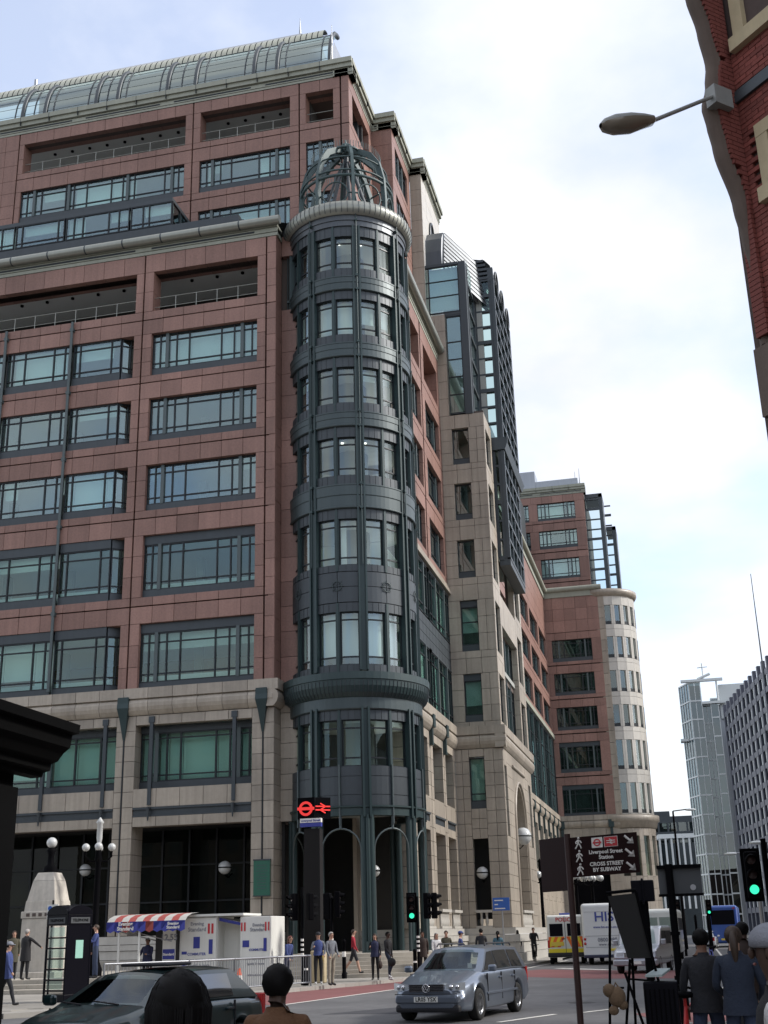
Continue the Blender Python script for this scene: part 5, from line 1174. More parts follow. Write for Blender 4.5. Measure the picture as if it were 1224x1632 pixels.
        b = MB(); lbox(b, T, (-H-.005, sgn*hw*.80-.09, .62), (-H+.1, sgn*hw*.80+.09, .95)); b.obj('tail_light', 'redlight', root, .02)
        b = MB(); lbox(b, T, (ws[0]-.22, sgn*(hw+.02)-.02 if sgn > 0 else sgn*(hw+.02)-.16, .93), (ws[0]-.10, sgn*(hw+.02)+.16 if sgn > 0 else sgn*(hw+.02)+.02, 1.07)); b.obj('mirror', paint, root, .04)
        b = MB(); lbox(b, T, (-1.15, sgn*hw-.015, .48), (1.0, sgn*hw+.018, .53)); b.obj('rubbing_strip', paint if front == 'silver' else 'trim', root, .01)
        for xh in (-.05, -1.0):
            b = MB(); lbox(b, T, (xh, sgn*hw*.985-.02, .78), (xh+.18, sgn*hw*.985+.03, .815)); b.obj('door_handle', paint, root, .01)
        b = MB()
        for xl in (.92, -.06, -1.05): lbox(b, T, (xl-.006, sgn*hw-.03, .35), (xl+.006, sgn*hw+.002, .90))
        b.obj('door_gap', 'trim', root)
        if est:
            b = MB(); b.tube([T(.1, sgn*hw*.64, topz-.0), T(.0, sgn*hw*.64, topz+.05), T(-1.7, sgn*hw*.64, topz+.03), T(-1.8, sgn*hw*.64, topz-.02)], .018, 6); b.obj('roof_rail', 'trim', root)
    b = MB(); lbox(b, T, (H-.08, -hw*.44, .60), (H+.004, hw*.44, .735)); gr = b.obj('grille', 'trim', root, .02)
    b = MB()
    for z in (.604, .637, .668, .70, .732): lbox(b, T, (H+.0, -hw*.44, z-.006), (H+.014, hw*.44, z+.006))
    b.obj('grille_bar', 'chrome', gr)
    b = MB(); lbox(b, T, (H-.22, -hw*.80, .36), (H+.035, hw*.80, .55)); o = b.obj('bumper', paint, root, .07); o.modifiers['bevel'].segments = 4; b = MB(); lbox(b, T, (H-.25, -hw*.80, .20), (H+.0, hw*.80, .345)); b.obj('air_dam', 'trim', root, .05); b = MB(); lbox(b, T, (H+.028, -hw*.78, .545), (H+.045, hw*.78, .56)); b.obj('bumper_strip', 'trim', root)
    b = MB(); lbox(b, T, (-H-.05, -hw*.9, .35), (-H+.1, hw*.9, .60)); b.obj('rear_bumper', paint, root, .05)
    b = MB(); lbox(b, T, (H+.035, -.26, .40), (H+.047, .26, .505)); pl = b.obj('number_plate', 'platewhite', root)
    if plate: lettering(plate, .115, T(H+.051, 0, .452), T.d(0, 1, 0), (0, 0, 1), pl, 'black', bold=.002, sx=.95)
    b = MB(); lbox(b, T, (.45, -.55, .5), (.95, .55, .93)); 
    for y in (-.38, .38): lbox(b, T, (-.45, y-.24, .45), (-.25, y+.24, 1.02)); lbox(b, T, (-.42, y-.13, 1.02), (-.3, y+.13, 1.22))
    lbox(b, T, (-1.5, -.6, .45), (-1.3, .6, 1.0)); b.obj('interior', 'seat', root, .03)
    return root
glassmat('screenglass', (.62, .68, .66), 1.5, refl=(.85, .93, 1))
hS = math.atan2(-.987, -.161)
T = Loc(-5.08, 28.5, hS)
c1 = car('silver blue estate car turning at the junction, front plate LR05 YSX', T, 'silverblue', plate='LR05 YSX')
b = MB(); c = T(2.365, 0, .66); e1, e2 = T.d(0, 1, 0), Vector((0, 0, 1)); b.tube([c+e1*.075*math.cos(t)+e2*.075*math.sin(t) for t in [2*math.pi*i/20 for i in range(21)]], .011, 6)
for pts in (((-.04, .055), (0, .0), (.04, .055)), ((-.06, .03), (-.03, -.05), (0, .0), (.03, -.05), (.06, .03))): b.tube([c+e1*x+e2*z for x, z in pts], .010, 5)
b.obj('badge', 'chrome', c1)
b = MB(); lbox(b, T, (.72, .36, 1.0), (.725, .46, 1.1)); b.obj('tax_disc', 'platewhite', c1)
T2 = Loc(-7.47, 16.73, math.atan2(-.98, -.19))
c2 = car('dark green hatchback in the left foreground with open sunroof', T2, 'darkgreen', L=4.1, Wd=1.68, belt=[(-2.05, .90), (-1, .93), (.85, .92), (1.05, .90), (1.5, .82), (1.85, .74), (2.05, .60)], ws=(1.0, .25), rr=(-1.85, -1.35), wb=(1.25, -1.25), wr=.29, topz=1.35, side=((.84, -.10), (-.14, -1.12)), est=False, front='hatch')
b = MB(); lbox(b, T2, (-.6, -.38, 1.385), (.05, .38, 1.425)); b.obj('sunroof', 'trim', c2, .02)
b = MB(); b.tube([T2(1.05, .35, .95), T2(.98, -.1, .99)], .012, 5); b.tube([T2(1.05, -.25, .95), T2(.98, -.6, .98)], .012, 5); b.obj('wiper', 'trim', c2)
# distant cars
far = 'distant traffic up the street'
car('silver saloon seen from behind far up the street', Loc(1.0, 112, R(86)), 'palecar', L=4.4, est=False)
car('dark blue car parked far up the street beside the bus', Loc(6.2, 118, R(84)), 'darkblue', L=4.3, est=False)
car('pale silver car entering at the right edge behind the walkers', Loc(7.6, 58, R(250)), 'palecar', L=4.4, est=False)
# van bodies
def vanbody(T, L, Wd, H, paint, root, z0=.35, rnd=.12, nose=0.):
    b = MB(); lbox(b, T, (-L/2, -Wd/2, z0), (L/2-nose, Wd/2, H)); o = b.obj('body', [paint, 'trim'], root, rnd); o.modifiers['bevel'].segments = 4; return o
# police van, rear view
T = Loc(-7.0, 73.5, R(93)); V = thing('police_van', 'white police van with orange and yellow rear chevrons', 'van', T(0, 0, 0))
vanbody(T, 5.3, 2.0, 2.55, 'vanwhite', V)
for y in (-.48, .48):
    b = MB(); lbox(b, T, (-2.68, y-.36, 1.45), (-2.655, y+.36, 2.10)); b.obj('rear_window', 'blackgloss', V, .02)
    for k in range(5):
        b = MB(); s = 1 if y > 0 else -1
        P = [(y-.44+.176*k, 1.42), (y-.44+.176*(k+1), 1.42)]
        q = [T(-2.662, P[0][0], .95), T(-2.662, P[1][0], .95), T(-2.662, P[1][0]-s*.0, 1.42), T(-2.662, P[0][0]-s*.0, 1.42)]
        sh = s*.25; q = [T(-2.662, max(y-.46, min(y+.46, P[0][0]+sh)), .88), T(-2.662, max(y-.46, min(y+.46, P[1][0]+sh)), .88), T(-2.662, P[1][0], 1.42), T(-2.662, P[0][0], 1.42)]
        b.add(q, ((0, 1, 2, 3),)); b.obj('chevron', 'hiyellow' if k % 2 else 'hiorange', V)
b = MB(); lbox(b, T, (-2.665, -.95, .60), (-2.655, .95, .80)); b.obj('reflective_strip', 'hiyellow', V)
b = MB(); lbox(b, T, (-2.69, .1, .95), (-2.665, .78, 1.15)); b.obj('number_plate', 'plateyellow', V)
b = MB(); lbox(b, T, (-2.8, -1.0, .38), (-2.5, 1.0, .60)); b.obj('bumper', 'trim', V, .04)
b = MB(); lbox(b, T, (-2.672, -.012, .6), (-2.655, .012, 2.5)); lbox(b, T, (-2.70, .04, 1.28), (-2.66, .20, 1.33)); b.obj('door_seam', 'trim', V)
b = MB(); lbox(b, T, (-2.0, -.3, 2.55), (-1.7, .3, 2.66)); b.obj('roof_beacon', 'blueink', V, .03)
lettering('POLICE', .30, T(-2.67, 0, 2.30), T.d(0, -1, 0), (0, 0, 1), V, 'redpaint', bold=.006)
for s in (-1, 1):
    b = MB(); lbox(b, T, (-2.68, s*.93-.06, .85), (-2.6, s*.93+.06, 1.25)); b.obj('tail_light', 'redlight', V, .02)
for x in (1.6, -1.6):
    for y in (.85, -.85): wheel(T, x, y, .34, V)
# white coach, rear view
T = Loc(-4.3, 72.5, R(88)); V = thing('coach', 'white coach with blue lettering on its rear, stopped behind the people carrier', 'coach', T(0, 0, 0))
vanbody(T, 9.0, 2.5, 3.05, 'coachwhite', V, rnd=.16)
lettering('HIS', .66, T(-4.52, .05, 2.35), T.d(0, -1, 0), (.0, 0, 1), V, 'blueink', bold=.012, sx=1.1)
lettering('www.his-euro.co.uk', .17, T(-4.52, -.05, 1.86), T.d(0, -1, 0), (0, 0, 1), V, 'blueink', bold=.003)
lettering('0800 980', .27, T(-4.52, -.05, 1.22), T.d(0, -1, 0), (0, 0, 1), V, 'greyink', bold=.006)
lettering('www.omnib', .19, T(-4.52, -.05, 1.0), T.d(0, -1, 0), (0, 0, 1), V, 'greyink', bold=.004)
b = MB(); lbox(b, T, (-4.515, -1.1, 1.42), (-4.505, 1.1, 1.435)); lbox(b, T, (-4.515, -1.1, .86), (-4.505, 1.1, .875)); lbox(b, T, (-4.515, -1.1, 2.62), (-4.505, 1.1, 2.63)); b.obj('panel_gap', 'greyink', V)
b = MB(); lbox(b, T, (-4.54, -.65, .68), (-4.51, -.15, .80)); b.obj('number_plate', 'plateyellow', V)
for s in (-1, 1):
    for z in (1.05, 1.28):
        b = MB(); b.sphere(T(-4.51, s*1.12, z), .075, 10, 6); b.obj('tail_light', 'redlight', V)
    b = MB(); lbox(b, T, (-4.3, s*1.255-.005, 1.75), (4.3, s*1.255+.005, 2.6)); b.obj('side_window', 'blackgloss', V)
b = MB(); lbox(b, T, (-4.56, -1.24, .34), (-4.3, 1.24, .50)); b.obj('bumper', 'darkblue', V, .03)
for x in (2.8, -2.6):
    for y in (1.08, -1.08): wheel(T, x, y, .46, V)
# second pale coach top behind the people carrier
T = Loc(-1.75, 76, R(268)); V = thing('minibus', 'cream minibus roof and windows showing above the people carrier', 'bus', T(0, 0, 0))
vanbody(T, 6, 2.1, 2.75, 'vanwhite', V, rnd=.2)
for y in (-.5, .5):
    b = MB(); lbox(b, T, (2.99, y-.45, 1.55), (3.012, y+.45, 2.3)); b.obj('windscreen', 'screenglass', V, .01)
for k in range(4):
    b = MB(); lbox(b, T, (-2.6+1.3*k, -1.06, 1.6), (-1.5+1.3*k, 1.06, 2.25)); b.obj('side_window', 'blackgloss', V)
for x in (1.9, -1.9):
    for y in (.88, -.88): wheel(T, x, y, .34, V)
# silver taxi / people carrier facing the camera
T = Loc(-2.1, 55.6, R(262)); V = thing('taxi', 'silver taxi facing the camera in front of the white coach', 'taxi', T(0, 0, 0))
b = MB(); side_ = [(-2.25, .35), (2.2, .30), (2.28, .62), (2.2, .92), (1.25, 1.08), (.72, 1.72), (.3, 1.82), (-1.9, 1.82), (-2.2, 1.4), (-2.28, .7)]
mt = T.m @ Matrix(((1, 0, 0, 0), (0, 0, 1, 0), (0, 1, 0, 0), (0, 0, 0, 1))); b.prism(side_, -.88, .88, mt); o = b.obj('body', 'silver', V, .10); o.modifiers['bevel'].segments = 4
b = MB(); b.add([T(1.22, y, 1.12) for y in (-.72, .72)]+[T(.80, y, 1.66) for y in (.62, -.62)], ((0, 1, 2, 3),)); [v for v in ()]; o = b.obj('windscreen', 'screenglass', V); o.location += T.d(.03, 0, .02)
for s in (-1, 1):
    b = MB(); lbox(b, T, (2.16, s*.62-.15, .62), (2.27, s*.62+.15, .86)); b.obj('headlight', 'lens', V, .04)
    b = MB(); lbox(b, T, (-.1, s*.885-.01, 1.1), (.65, s*.885+.01, 1.62)); lbox(b, T, (-1.7, s*.885-.01, 1.1), (-.2, s*.885+.01, 1.62)); b.obj('side_window', 'blackgloss', V)
    b = MB(); lbox(b, T, (.95, s*1.0-.1, 1.08), (1.1, s*1.0+.1, 1.3)); b.obj('mirror', 'silver', V, .03)
b = MB(); lbox(b, T, (2.2, -.45, .62), (2.285, .45, .84)); b.obj('grille', 'chrome', V, .02)
b = MB(); lbox(b, T, (2.15, -.9, .30), (2.36, .9, .55)); b.obj('bumper', 'silver', V, .05)
b = MB(); lbox(b, T, (2.36, -.26, .37), (2.372, .26, .48)); b.obj('number_plate', 'platewhite', V)
b = MB(); lbox(b, T, (.1, -.35, 1.82), (.3, .35, 1.95)); b.obj('roof_sign', 'whitepaint', V, .03)
for x in (1.4, -1.45):
    for y in (.78, -.78): wheel(T, x, y, .33, V)
# blue coach far up the street
T = Loc(2.9, 122, R(87)); V = thing('coach', 'blue coach driving away far up the street', 'coach', T(0, 0, 0))
vanbody(T, 11, 2.55, 3.5, 'coachblue', V, rnd=.2)
b = MB(); lbox(b, T, (-5.53, -1.0, 1.9), (-5.5, 1.0, 3.1)); b.obj('rear_window', 'blackgloss', V, .02)
for s in (-1, 1):
    b = MB(); lbox(b, T, (-5.54, s*1.1-.08, .9), (-5.48, s*1.1+.08, 1.35)); b.obj('tail_light', 'redlight', V)
    b = MB(); lbox(b, T, (-5.54, s*1.0-.1, 3.2), (-5.48, s*1.0+.1, 3.3)); b.obj('marker_light', 'redlight', V)
b = MB(); lbox(b, T, (-5.55, -.3, .6), (-5.5, .3, .75)); b.obj('number_plate', 'plateyellow', V)
for x in (3.2, -3.2):
    for y in (1.08, -1.08): wheel(T, x, y, .48, V)
# ================================================================ street furniture
mat('signbrown', (.016, .005, .005), .55, spec=.12); mat('signwhite', (.72, .70, .66), .5); mat('signred', (.50, .03, .04), .45); mat('signblue', (.03, .12, .45), .45); mat('noticegreen', (.015, .10, .065), .5, grain=.1, gscale=8)
mat('globe', (.48, .49, .48), .25, coat=.4); mat('rusty', (.030, .010, .008), .6, grain=.15, gscale=8); mat('steel', (.33, .34, .36), .4, .7); mat('sigred', (.9, .06, .05), .4, emit=(1, .03, .03, .4)); mat('siggreen', (.05, .8, .5), .4, emit=(.05, 1, .55, 1.1)); mat('unlit', (.05, .03, .03), .3)
mat('kiosk', (.66, .66, .62), .5, streak=.08, stain=.06); mat('awningcloth', (.40, .39, .36), .8, stain=.15); mat('awningblue', (.04, .05, .30), .6); mat('awningred', (.30, .06, .05), .7); mat('grey', (.05, .055, .06), .7); mat('teddy', (.13, .085, .05), .95, grain=.2, gscale=30, bump=.5); mat('yellowbox', (.70, .52, .05), .5); mat('canvas', (.011, .011, .011), .8); mat('leaflet', (.30, .36, .36), .6); mat('glowad', (.25, .45, .38), .4, emit=(.35, .65, .5, .12))
UPZ = Vector((0, 0, 1)); mat('pylon', (.010, .009, .009), .7, spec=.2); mat('palestone', (.44, .41, .36), .8, grain=.12, gscale=4, streak=.2, stain=.15, bump=.3)
def roundel(parent, c, right, r, m, depth=.03):
    right = Vector(right).normalized(); n = right.cross(UPZ); c = Vector(c)
    b = MB(); k = 28; vs = []
    for d in (0, depth):
        for rr in (r, r*.66): vs += [c+n*d+right*rr*math.cos(2*math.pi*i/k)+UPZ*rr*math.sin(2*math.pi*i/k) for i in range(k)]
    fs = []
    for i in range(k):
        j = (i+1) % k; fs += [(2*k+i, 2*k+j, 3*k+j, 3*k+i), (i, j, 2*k+j, 2*k+i), (k+j, k+i, 3*k+i, 3*k+j), (j, i, k+i, k+j)]
    b.add(vs, fs); q = r*1.22
    b.add([c+n*d+right*x+UPZ*z for d in (-.002, depth+.004) for x, z in ((-q, -r*.2), (q, -r*.2), (q, r*.2), (-q, r*.2))], ((4, 5, 6, 7), (3, 2, 1, 0), (0, 1, 5, 4), (2, 3, 7, 6), (1, 2, 6, 5), (3, 0, 4, 7)))
    return b.obj('roundel', m, parent)
def railsym(parent, c, right, s, m, depth=.02):
    right = Vector(right).normalized(); n = right.cross(UPZ); c = Vector(c); b = MB()
    def bar(pts, w):
        for p, q in zip(pts[:-1], pts[1:]):
            p, q = Vector((*p, 0)), Vector((*q, 0)); dv = (q-p).normalized(); t = Vector((-dv.y, dv.x, 0))*w/2
            b.add([c+n*d+right*(v.x*s)+UPZ*(v.y*s) for d in (0, depth) for v in (p-t, q-t, q+t, p+t)], ((4, 5, 6, 7), (0, 1, 5, 4), (2, 3, 7, 6)))
    bar([(-1, .22), (1, .22)], .16); bar([(-1, -.22), (1, -.22)], .16); bar([(-.35, .6), (.35, .22), (-.35, -.22), (.35, -.6)], .15)
    return b.obj('rail_symbol', m, parent)
# station sign pylon in front of the tower
PY = thing('station_sign', 'red roundel and rail symbol sign on a dark pylon before the tower', 'sign', (-14.1, 47.2, .12))
b = MB(); b.add([(x, y, z) for z, w, d in ((.12, .33, .22), (5.75, .32, .22)) for x, y in ((-14.15-w, 47.2-d), (-14.15+w, 47.2-d), (-14.15+w, 47.2+d), (-14.15-w, 47.2+d))], ((0, 1, 5, 4), (1, 2, 6, 5), (2, 3, 7, 6), (3, 0, 4, 7), (4, 5, 6, 7))); b.obj('pylon', 'pylon', PY)
b = MB(); b.box((-14.72, 46.95, 6.12), (-14.02, 47.2, 6.95)); b.obj('sign_box', 'black', PY)
roundel(PY, (-14.37, 46.94, 6.52), (1, 0, 0), .28, 'sigred')
fr_ = Vector((.80, .6, 0)); b = MB(); b.add([Vector((-13.98, 47.0, z))+fr_*u for z in (6.12, 6.95) for u in (0, .62)], ((0, 1, 3, 2),)); b.obj('side_panel', 'black', PY); railsym(PY, Vector((-13.98, 46.97, 6.53))+fr_*.3, fr_, .31, 'sigred')
b = MB(); b.box((-14.6, 46.9, 5.98), (-13.75, 47.1, 6.14)); b.box((-14.6, 46.9, 5.82), (-13.75, 47.1, 5.97), 1); o = b.obj('name_plate', ['signwhite', 'navy'], PY)
lettering('Liverpool Street', .12, (-14.17, 46.893, 6.055), (1, 0, 0), UPZ, PY, 'navy', bold=.003)
# traffic lights
def signal(label, x, y, heads, z0=.12, pole_h=3.3, lit=None, group='traffic signals at the junction', striped=True, s=1.):
    root = thing('traffic_light', label, 'traffic light', (x, y, z0), group)
    b = MB(); b.tube([(x, y, z0), (x, y, pole_h)], .055*s, 8); 
    b.obj('post', 'black', root)
    if striped:
        b = MB()
        for k in range(4): b.tube([(x, y, z0+1.0+.16*k), (x, y, z0+1.08+.16*k)], .058*s, 8)
        b.obj('white_band', 'signwhite', root)
    for (ox, oy, hz, ang, on) in heads:
        c = Vector((x+ox, y+oy, hz)); T = Loc(c.x, c.y, ang, c.z)   # local -y is the face
        b = MB(); lbox(b, T, (-.14*s, -.09*s, -.47*s), (.14*s, .11*s, .47*s)); h = b.obj('signal_head', 'black', root, .03)
        if on is not None:
            b = MB(); lbox(b, T, (-.2*s, .06*s, -.54*s), (.2*s, .08*s, .54*s)); b.obj('backboard', 'black', root, .01)
        for k, zz in enumerate((.3*s, 0, -.3*s)):
            b = MB(); b.lathe([(.001, .0), (.095*s, .0), (.105*s, -.02)], (0, 0, 0), 14); m = Matrix.Translation(T(0, -.092*s, zz)) @ T.m.to_3x3().to_4x4() @ Matrix.Rotation(R(90), 4, 'X'); b.v = [tuple(m @ Vector(v)) for v in b.v]
            b.obj('lens', 'siggreen' if (on == 'g' and k == 2) else 'unlit', h)
            b = MB(); vs = []
            for i in range(13):
                t = R(-20)+R(220)*i/12; vs += [T(.12*s*math.cos(t), -.09*s, zz+.12*s*math.sin(t)), T(.115*s*math.cos(t), -.27*s if math.sin(t) > 0 else -.16*s, zz+.115*s*math.sin(t)-.02*s)]
            b.add(vs, [(2*i, 2*i+1, 2*i+3, 2*i+2) for i in range(12)]); b.obj('visor', 'black', h)
    return root
signal('tall black signal post with two dark heads beside the guard rail', -13.72, 44.3, [(-.32, 0, 2.78, R(-50), None), (.28, .1, 2.78, R(130), None)], pole_h=3.45)
signal('dark signal post with sideways visors right of the station pylon', -12.98, 45.6, [(-.2, .15, 2.8, R(170), None), (.24, 0, 2.85, R(100), None)], pole_h=3.1)
signal('signal showing green before the right-hand tower columns', -10.12, 47.4, [(-.2, -.05, 2.70, R(10), 'g'), (.36, .2, 2.75, R(75), None), (.62, .3, 2.75, R(110), None)], pole_h=3.1)
signal('large near signal showing green at the right edge', 1.30, 22.2, [(-.24, 0, 2.52, R(3), 'g')], pole_h=3.1, s=.8, striped=False)
for i, (x, y) in enumerate(((-.9, 88), (1.2, 92), (5.6, 90))): signal(('far green signal left of the blue coach', 'far green signal just left of the blue coach', 'far green signal right of the blue coach')[i], x, y, [(0, 0, 3.0, R(2), 'g')], pole_h=3.4, striped=False)
# brown pedestrian sign
SG = thing('direction_sign', 'brown pedestrian direction sign for Liverpool Street Station on a leaning red post', 'sign', (-1.98, 22, .12))
b = MB(); b.tube([(-1.98, 22, .12), (-1.98, 22, 3.3)], .055, 10); b.obj('post', 'rusty', SG)
A_, B_ = Vector((-1.93, 22.0, 0)), Vector((-.78, 21.93, 0)); rv = (B_-A_).normalized(); nv = rv.cross(UPZ); tilt = Vector((0, 0, .06))
b = MB(); b.add([p+nv*d+UPZ*z for d in (-.02, .02) for p, z in ((A_, 2.57), (B_, 2.615), (B_, 3.28), (A_, 3.235))], ((0, 1, 2, 3), (7, 6, 5, 4), (0, 4, 5, 1), (1, 5, 6, 2), (2, 6, 7, 3), (3, 7, 4, 0))); BP = b.obj('board', 'signbrown', SG)
uv = UPZ; rv2 = (rv+UPZ*.039).normalized()
def bp(u, z): return A_+rv2*u+UPZ*(2.57+z)+nv*.024
for z in (.56, .34, .12):      # walking figures and arrows
    b = MB()
    def st_(pts, r=.013): b.tube([bp(u, zz) for u, zz in pts], r, 5)
    u0 = .14
    b.sphere(bp(u0+.01, z+.085), .02, 8, 6); st_([(u0, z+.06), (u0, z-.005)], .02); st_([(u0, z), (u0-.03, z-.05), (u0-.055, z-.09)]); st_([(u0, z), (u0+.03, z-.04), (u0+.045, z-.09)]); st_([(u0, z+.05), (u0-.04, z+.02), (u0-.035, z-.01)]); st_([(u0, z+.05), (u0+.04, z+.03), (u0+.055, z+.0)])
    b.obj('walking_figure', 'signwhite', BP)
    b = MB(); v1 = 1.0
    b.tube([bp(v1-.06, z+.06), bp(v1+.05, z-.04)], .022, 5); b.add([bp(v1+.09, z-.08), bp(v1+.075, z+.035), bp(v1-.03, z-.065)], ((0, 1, 2), (2, 1, 0))); b.obj('arrow', 'signwhite', BP)
b = MB(); b.add([bp(u, z)+nv*.001 for u, z in ((.37, .46), (.56, .46), (.56, .63), (.37, .63))], ((0, 1, 2, 3),)); b.obj('symbol_square', 'signwhite', BP); roundel(BP, bp(.465, .545)+nv*.002, rv2, .062, 'signred', .004)
b = MB(); b.add([bp(u, z)+nv*.001 for u, z in ((.585, .46), (.82, .46), (.82, .63), (.585, .63))], ((0, 1, 2, 3),)); b.obj('symbol_square', 'signwhite', BP)
b = MB(); b.add([bp(u, z)+nv*.003 for u, z in ((.592, .467), (.813, .467), (.813, .623), (.592, .623))], ((0, 1, 2, 3),)); b.obj('symbol_square', 'signred', BP); railsym(BP, bp(.7025, .545)+nv*.005, rv2, .075, 'signwhite', .004)
for t, z, sz in (('Liverpool Street', .385, .088), ('Station', .295, .088), ('CROSS STREET', .185, .088), ('BY SUBWAY', .09, .088)): lettering(t, sz, bp(.60, z)+nv*.001, rv2, UPZ, BP, 'signwhite', bold=.0025, depth=.001)
C_ = Vector((-1.99, 22.0, 0)); D_ = Vector((-2.52, 22.55, 0)); r3 = (C_-D_).normalized(); n3 = r3.cross(UPZ)
b = MB(); b.add([p+n3*d+UPZ*z for d in (-.02, .02) for p, z in ((D_, 2.36), (C_, 2.36), (C_, 3.26), (D_, 3.26))], ((0, 1, 2, 3), (7, 6, 5, 4), (0, 4, 5, 1), (1, 5, 6, 2), (2, 6, 7, 3), (3, 7, 4, 0))); b.obj('side_board', 'signbrown', SG)
# back of a box sign and a grey back-to-front board on posts
BX = thing('sign', 'small black box sign seen from behind on a black post', 'sign', (-.49, 14, .12))
b = MB(); b.box((-.61, 13.95, 1.98), (-.37, 14.1, 2.2)); b.box((-.5, 13.93, 1.95), (-.475, 13.95, 2.22)); b.obj('box', 'blackgloss', BX, .01); b = MB(); b.tube([(-.49, 14.05, .12), (-.49, 14.05, 2.0)], .045, 8); b.obj('post', 'black', BX)
BD = thing('sign', 'grey back of a large rectangular road sign with a round sticker', 'sign', (-.22, 16, .12))
b = MB(); b.box((-.36, 16.05, 2.09), (.16, 16.09, 2.42)); b.obj('board', 'grey', BD); b = MB(); b.box((-.37, 16.0, 2.4), (.17, 16.1, 2.44)); b.box((-.37, 16.0, 2.07), (.17, 16.1, 2.1)); b.obj('rail', 'black', BD)
b = MB(); b.tube([(-.22, 16.0, .12), (-.22, 16.0, 2.45)], .045, 8); b.tube([(-.22, 16.0, 1.1), (-.22, 16.0, 1.16)], .06, 8); b.tube([(-.22, 16, 1.62), (-.22, 16, 1.66)], .06, 8); b.obj('post', 'black', BD)
b = MB(); b.tube([(.05, 16.04, 2.17), (.05, 16.05, 2.17)], .035, 14); b.obj('sticker', 'steel', BD)
# easel with dark board
EZ = thing('easel', 'dark display board propped on a spindly black easel', 'easel', (-.72, 13, .12))
b = MB(); P = [(-.80, 12.9, 2.02), (-.53, 12.9, 2.04), (-.43, 13.0, 1.43), (-.66, 13.0, 1.43)]; b.add([Vector(p)+Vector((0, d, 0)) for d in (0, .03) for p in P], ((0, 3, 2, 1), (4, 5, 6, 7), (0, 1, 5, 4), (1, 2, 6, 5), (2, 3, 7, 6), (3, 0, 4, 7))); b.obj('board', 'canvas', EZ)
b = MB(); b.tube([(-.81, 12.9, 2.05), (-.52, 12.9, 2.07)], .016, 6); b.tube([(-.52, 12.9, 2.06), (-.38, 13.0, 1.2), (-.36, 13.0, 1.0)], .014, 6); b.obj('frame', 'black', EZ)
for p, q in (((-.79, 13.02, 1.98), (-.94, 12.9, .12)), ((-.64, 13.02, 1.42), (-.84, 13.2, .12)), ((-.70, 13.0, 1.30), (-.36, 12.9, .12)), ((-.60, 13.05, 1.9), (-.68, 13.3, .12))):
    b = MB(); b.tube([p, q], .014, 6); b.obj('leg', 'black', EZ)
b = MB(); b.tube([(-.92, 12.95, 1.17), (-.72, 13.0, 1.16)], .010, 5); b.tube([(-.66, 13, 1.24), (-.42, 12.95, 1.22)], .010, 5); b.obj('crossbar', 'black', EZ)
TD = thing('bag', 'brown fluffy bag hanging from the easel', 'bag', (-.80, 12.93, 1.05))
b = MB(); b.sphere((-.79, 12.92, 1.08), .085, 12, 8, sc=(1.0, .8, 1.15)); b.sphere((-.86, 12.92, 1.14), .065, 10, 7); b.sphere((-.83, 12.90, .96), .045, 10, 6, sc=(1.1, .9, 1)); b.sphere((-.74, 12.93, 1.01), .05, 10, 6); b.obj('body', 'teddy', TD); b = MB(); b.tube([(-.82, 12.93, 1.16), (-.80, 12.96, 1.21), (-.76, 12.95, 1.15)], .01, 5); b.obj('strap', 'teddy', TD)
CB = thing('litter_bin', 'black square litter bin with a leaflet tray on top', 'bin', (-.36, 13, .12))
b = MB(); b.box((-.53, 12.85, .12), (-.205, 13.15, 1.22)); b.obj('casing', 'blackgloss', CB, .02)
b = MB()
for k in range(7): b.box((-.52+.045*k, 12.835, .2), (-.505+.045*k, 12.85, 1.15))
b.obj('rib', 'black', CB); b = MB(); b.add([(-.50, 12.82, 1.26), (-.34, 12.8, 1.26), (-.26, 13.1, 1.31), (-.40, 13.12, 1.31), (-.50, 12.82, 1.28), (-.34, 12.8, 1.28), (-.26, 13.1, 1.33), (-.40, 13.12, 1.33)], ((3, 2, 1, 0), (4, 5, 6, 7), (0, 1, 5, 4), (1, 2, 6, 5), (2, 3, 7, 6), (3, 0, 4, 7))); b.obj('leaflet', 'leaflet', CB)
# bicycles
def bicycle(label, x, y, ang, m='black', s=1., z0=.12, rim='steel'):
    T = Loc(x, y, ang, z0); root = thing('bicycle', label, 'bicycle', T(0, 0, 0)); r = .33
    for xw in (-.52, .52):
        b = MB(); b.tube([T(xw+r*math.cos(t), 0, r+r*math.sin(t)) for t in [2*math.pi*i/24 for i in range(25)]], .018, 6, cap=False); w = b.obj('wheel', 'tyre', root)
        b = MB()
        for k in range(10): t = 2*math.pi*k/10; b.tube([T(xw, 0, r), T(xw+r*math.cos(t), 0, r+r*math.sin(t))], .003, 3)
        b.obj('spoke', rim, w)
    b = MB()
    for p, q in (((-.52, .33), (-.12, .33)), ((-.52, .33), (-.18, .85)), ((-.12, .30), (-.20, .92)), ((-.12, .3), (.36, .82)), ((-.18, .82), (.36, .86)), ((.34, .95), (.52, .33))): b.tube([T(p[0], 0, p[1]), T(q[0], 0, q[1])], .017, 6)
    b.obj('frame', m, root); b = MB(); b.sphere(T(-.22, 0, .95), .1, 10, 6, sc=(1.3, .7, .35)); b.obj('saddle', 'black', root)
    b = MB(); b.tube([T(.30, -.25, 1.02), T(.36, -.1, 1.0), T(.34, 0, .98), T(.36, .1, 1.0), T(.30, .25, 1.02)], .014, 6); b.obj('handlebar', 'black', root)
    b = MB(); b.tube([T(-.12, -.1, .2), T(-.12, .1, .4)], .012, 5); b.obj('crank', rim, root); return root
bicycle('red bicycle leaning behind the litter bin', -.12, 13.6, R(80), 'redpaint')
bicycle('dark bicycle ridden beside the police van', -9.0, 74.0, R(-78), 'black', z0=.0)
bicycle('bicycle standing behind the silver taxi near the far posts', .6, 52, R(100), 'blueink', z0=0)
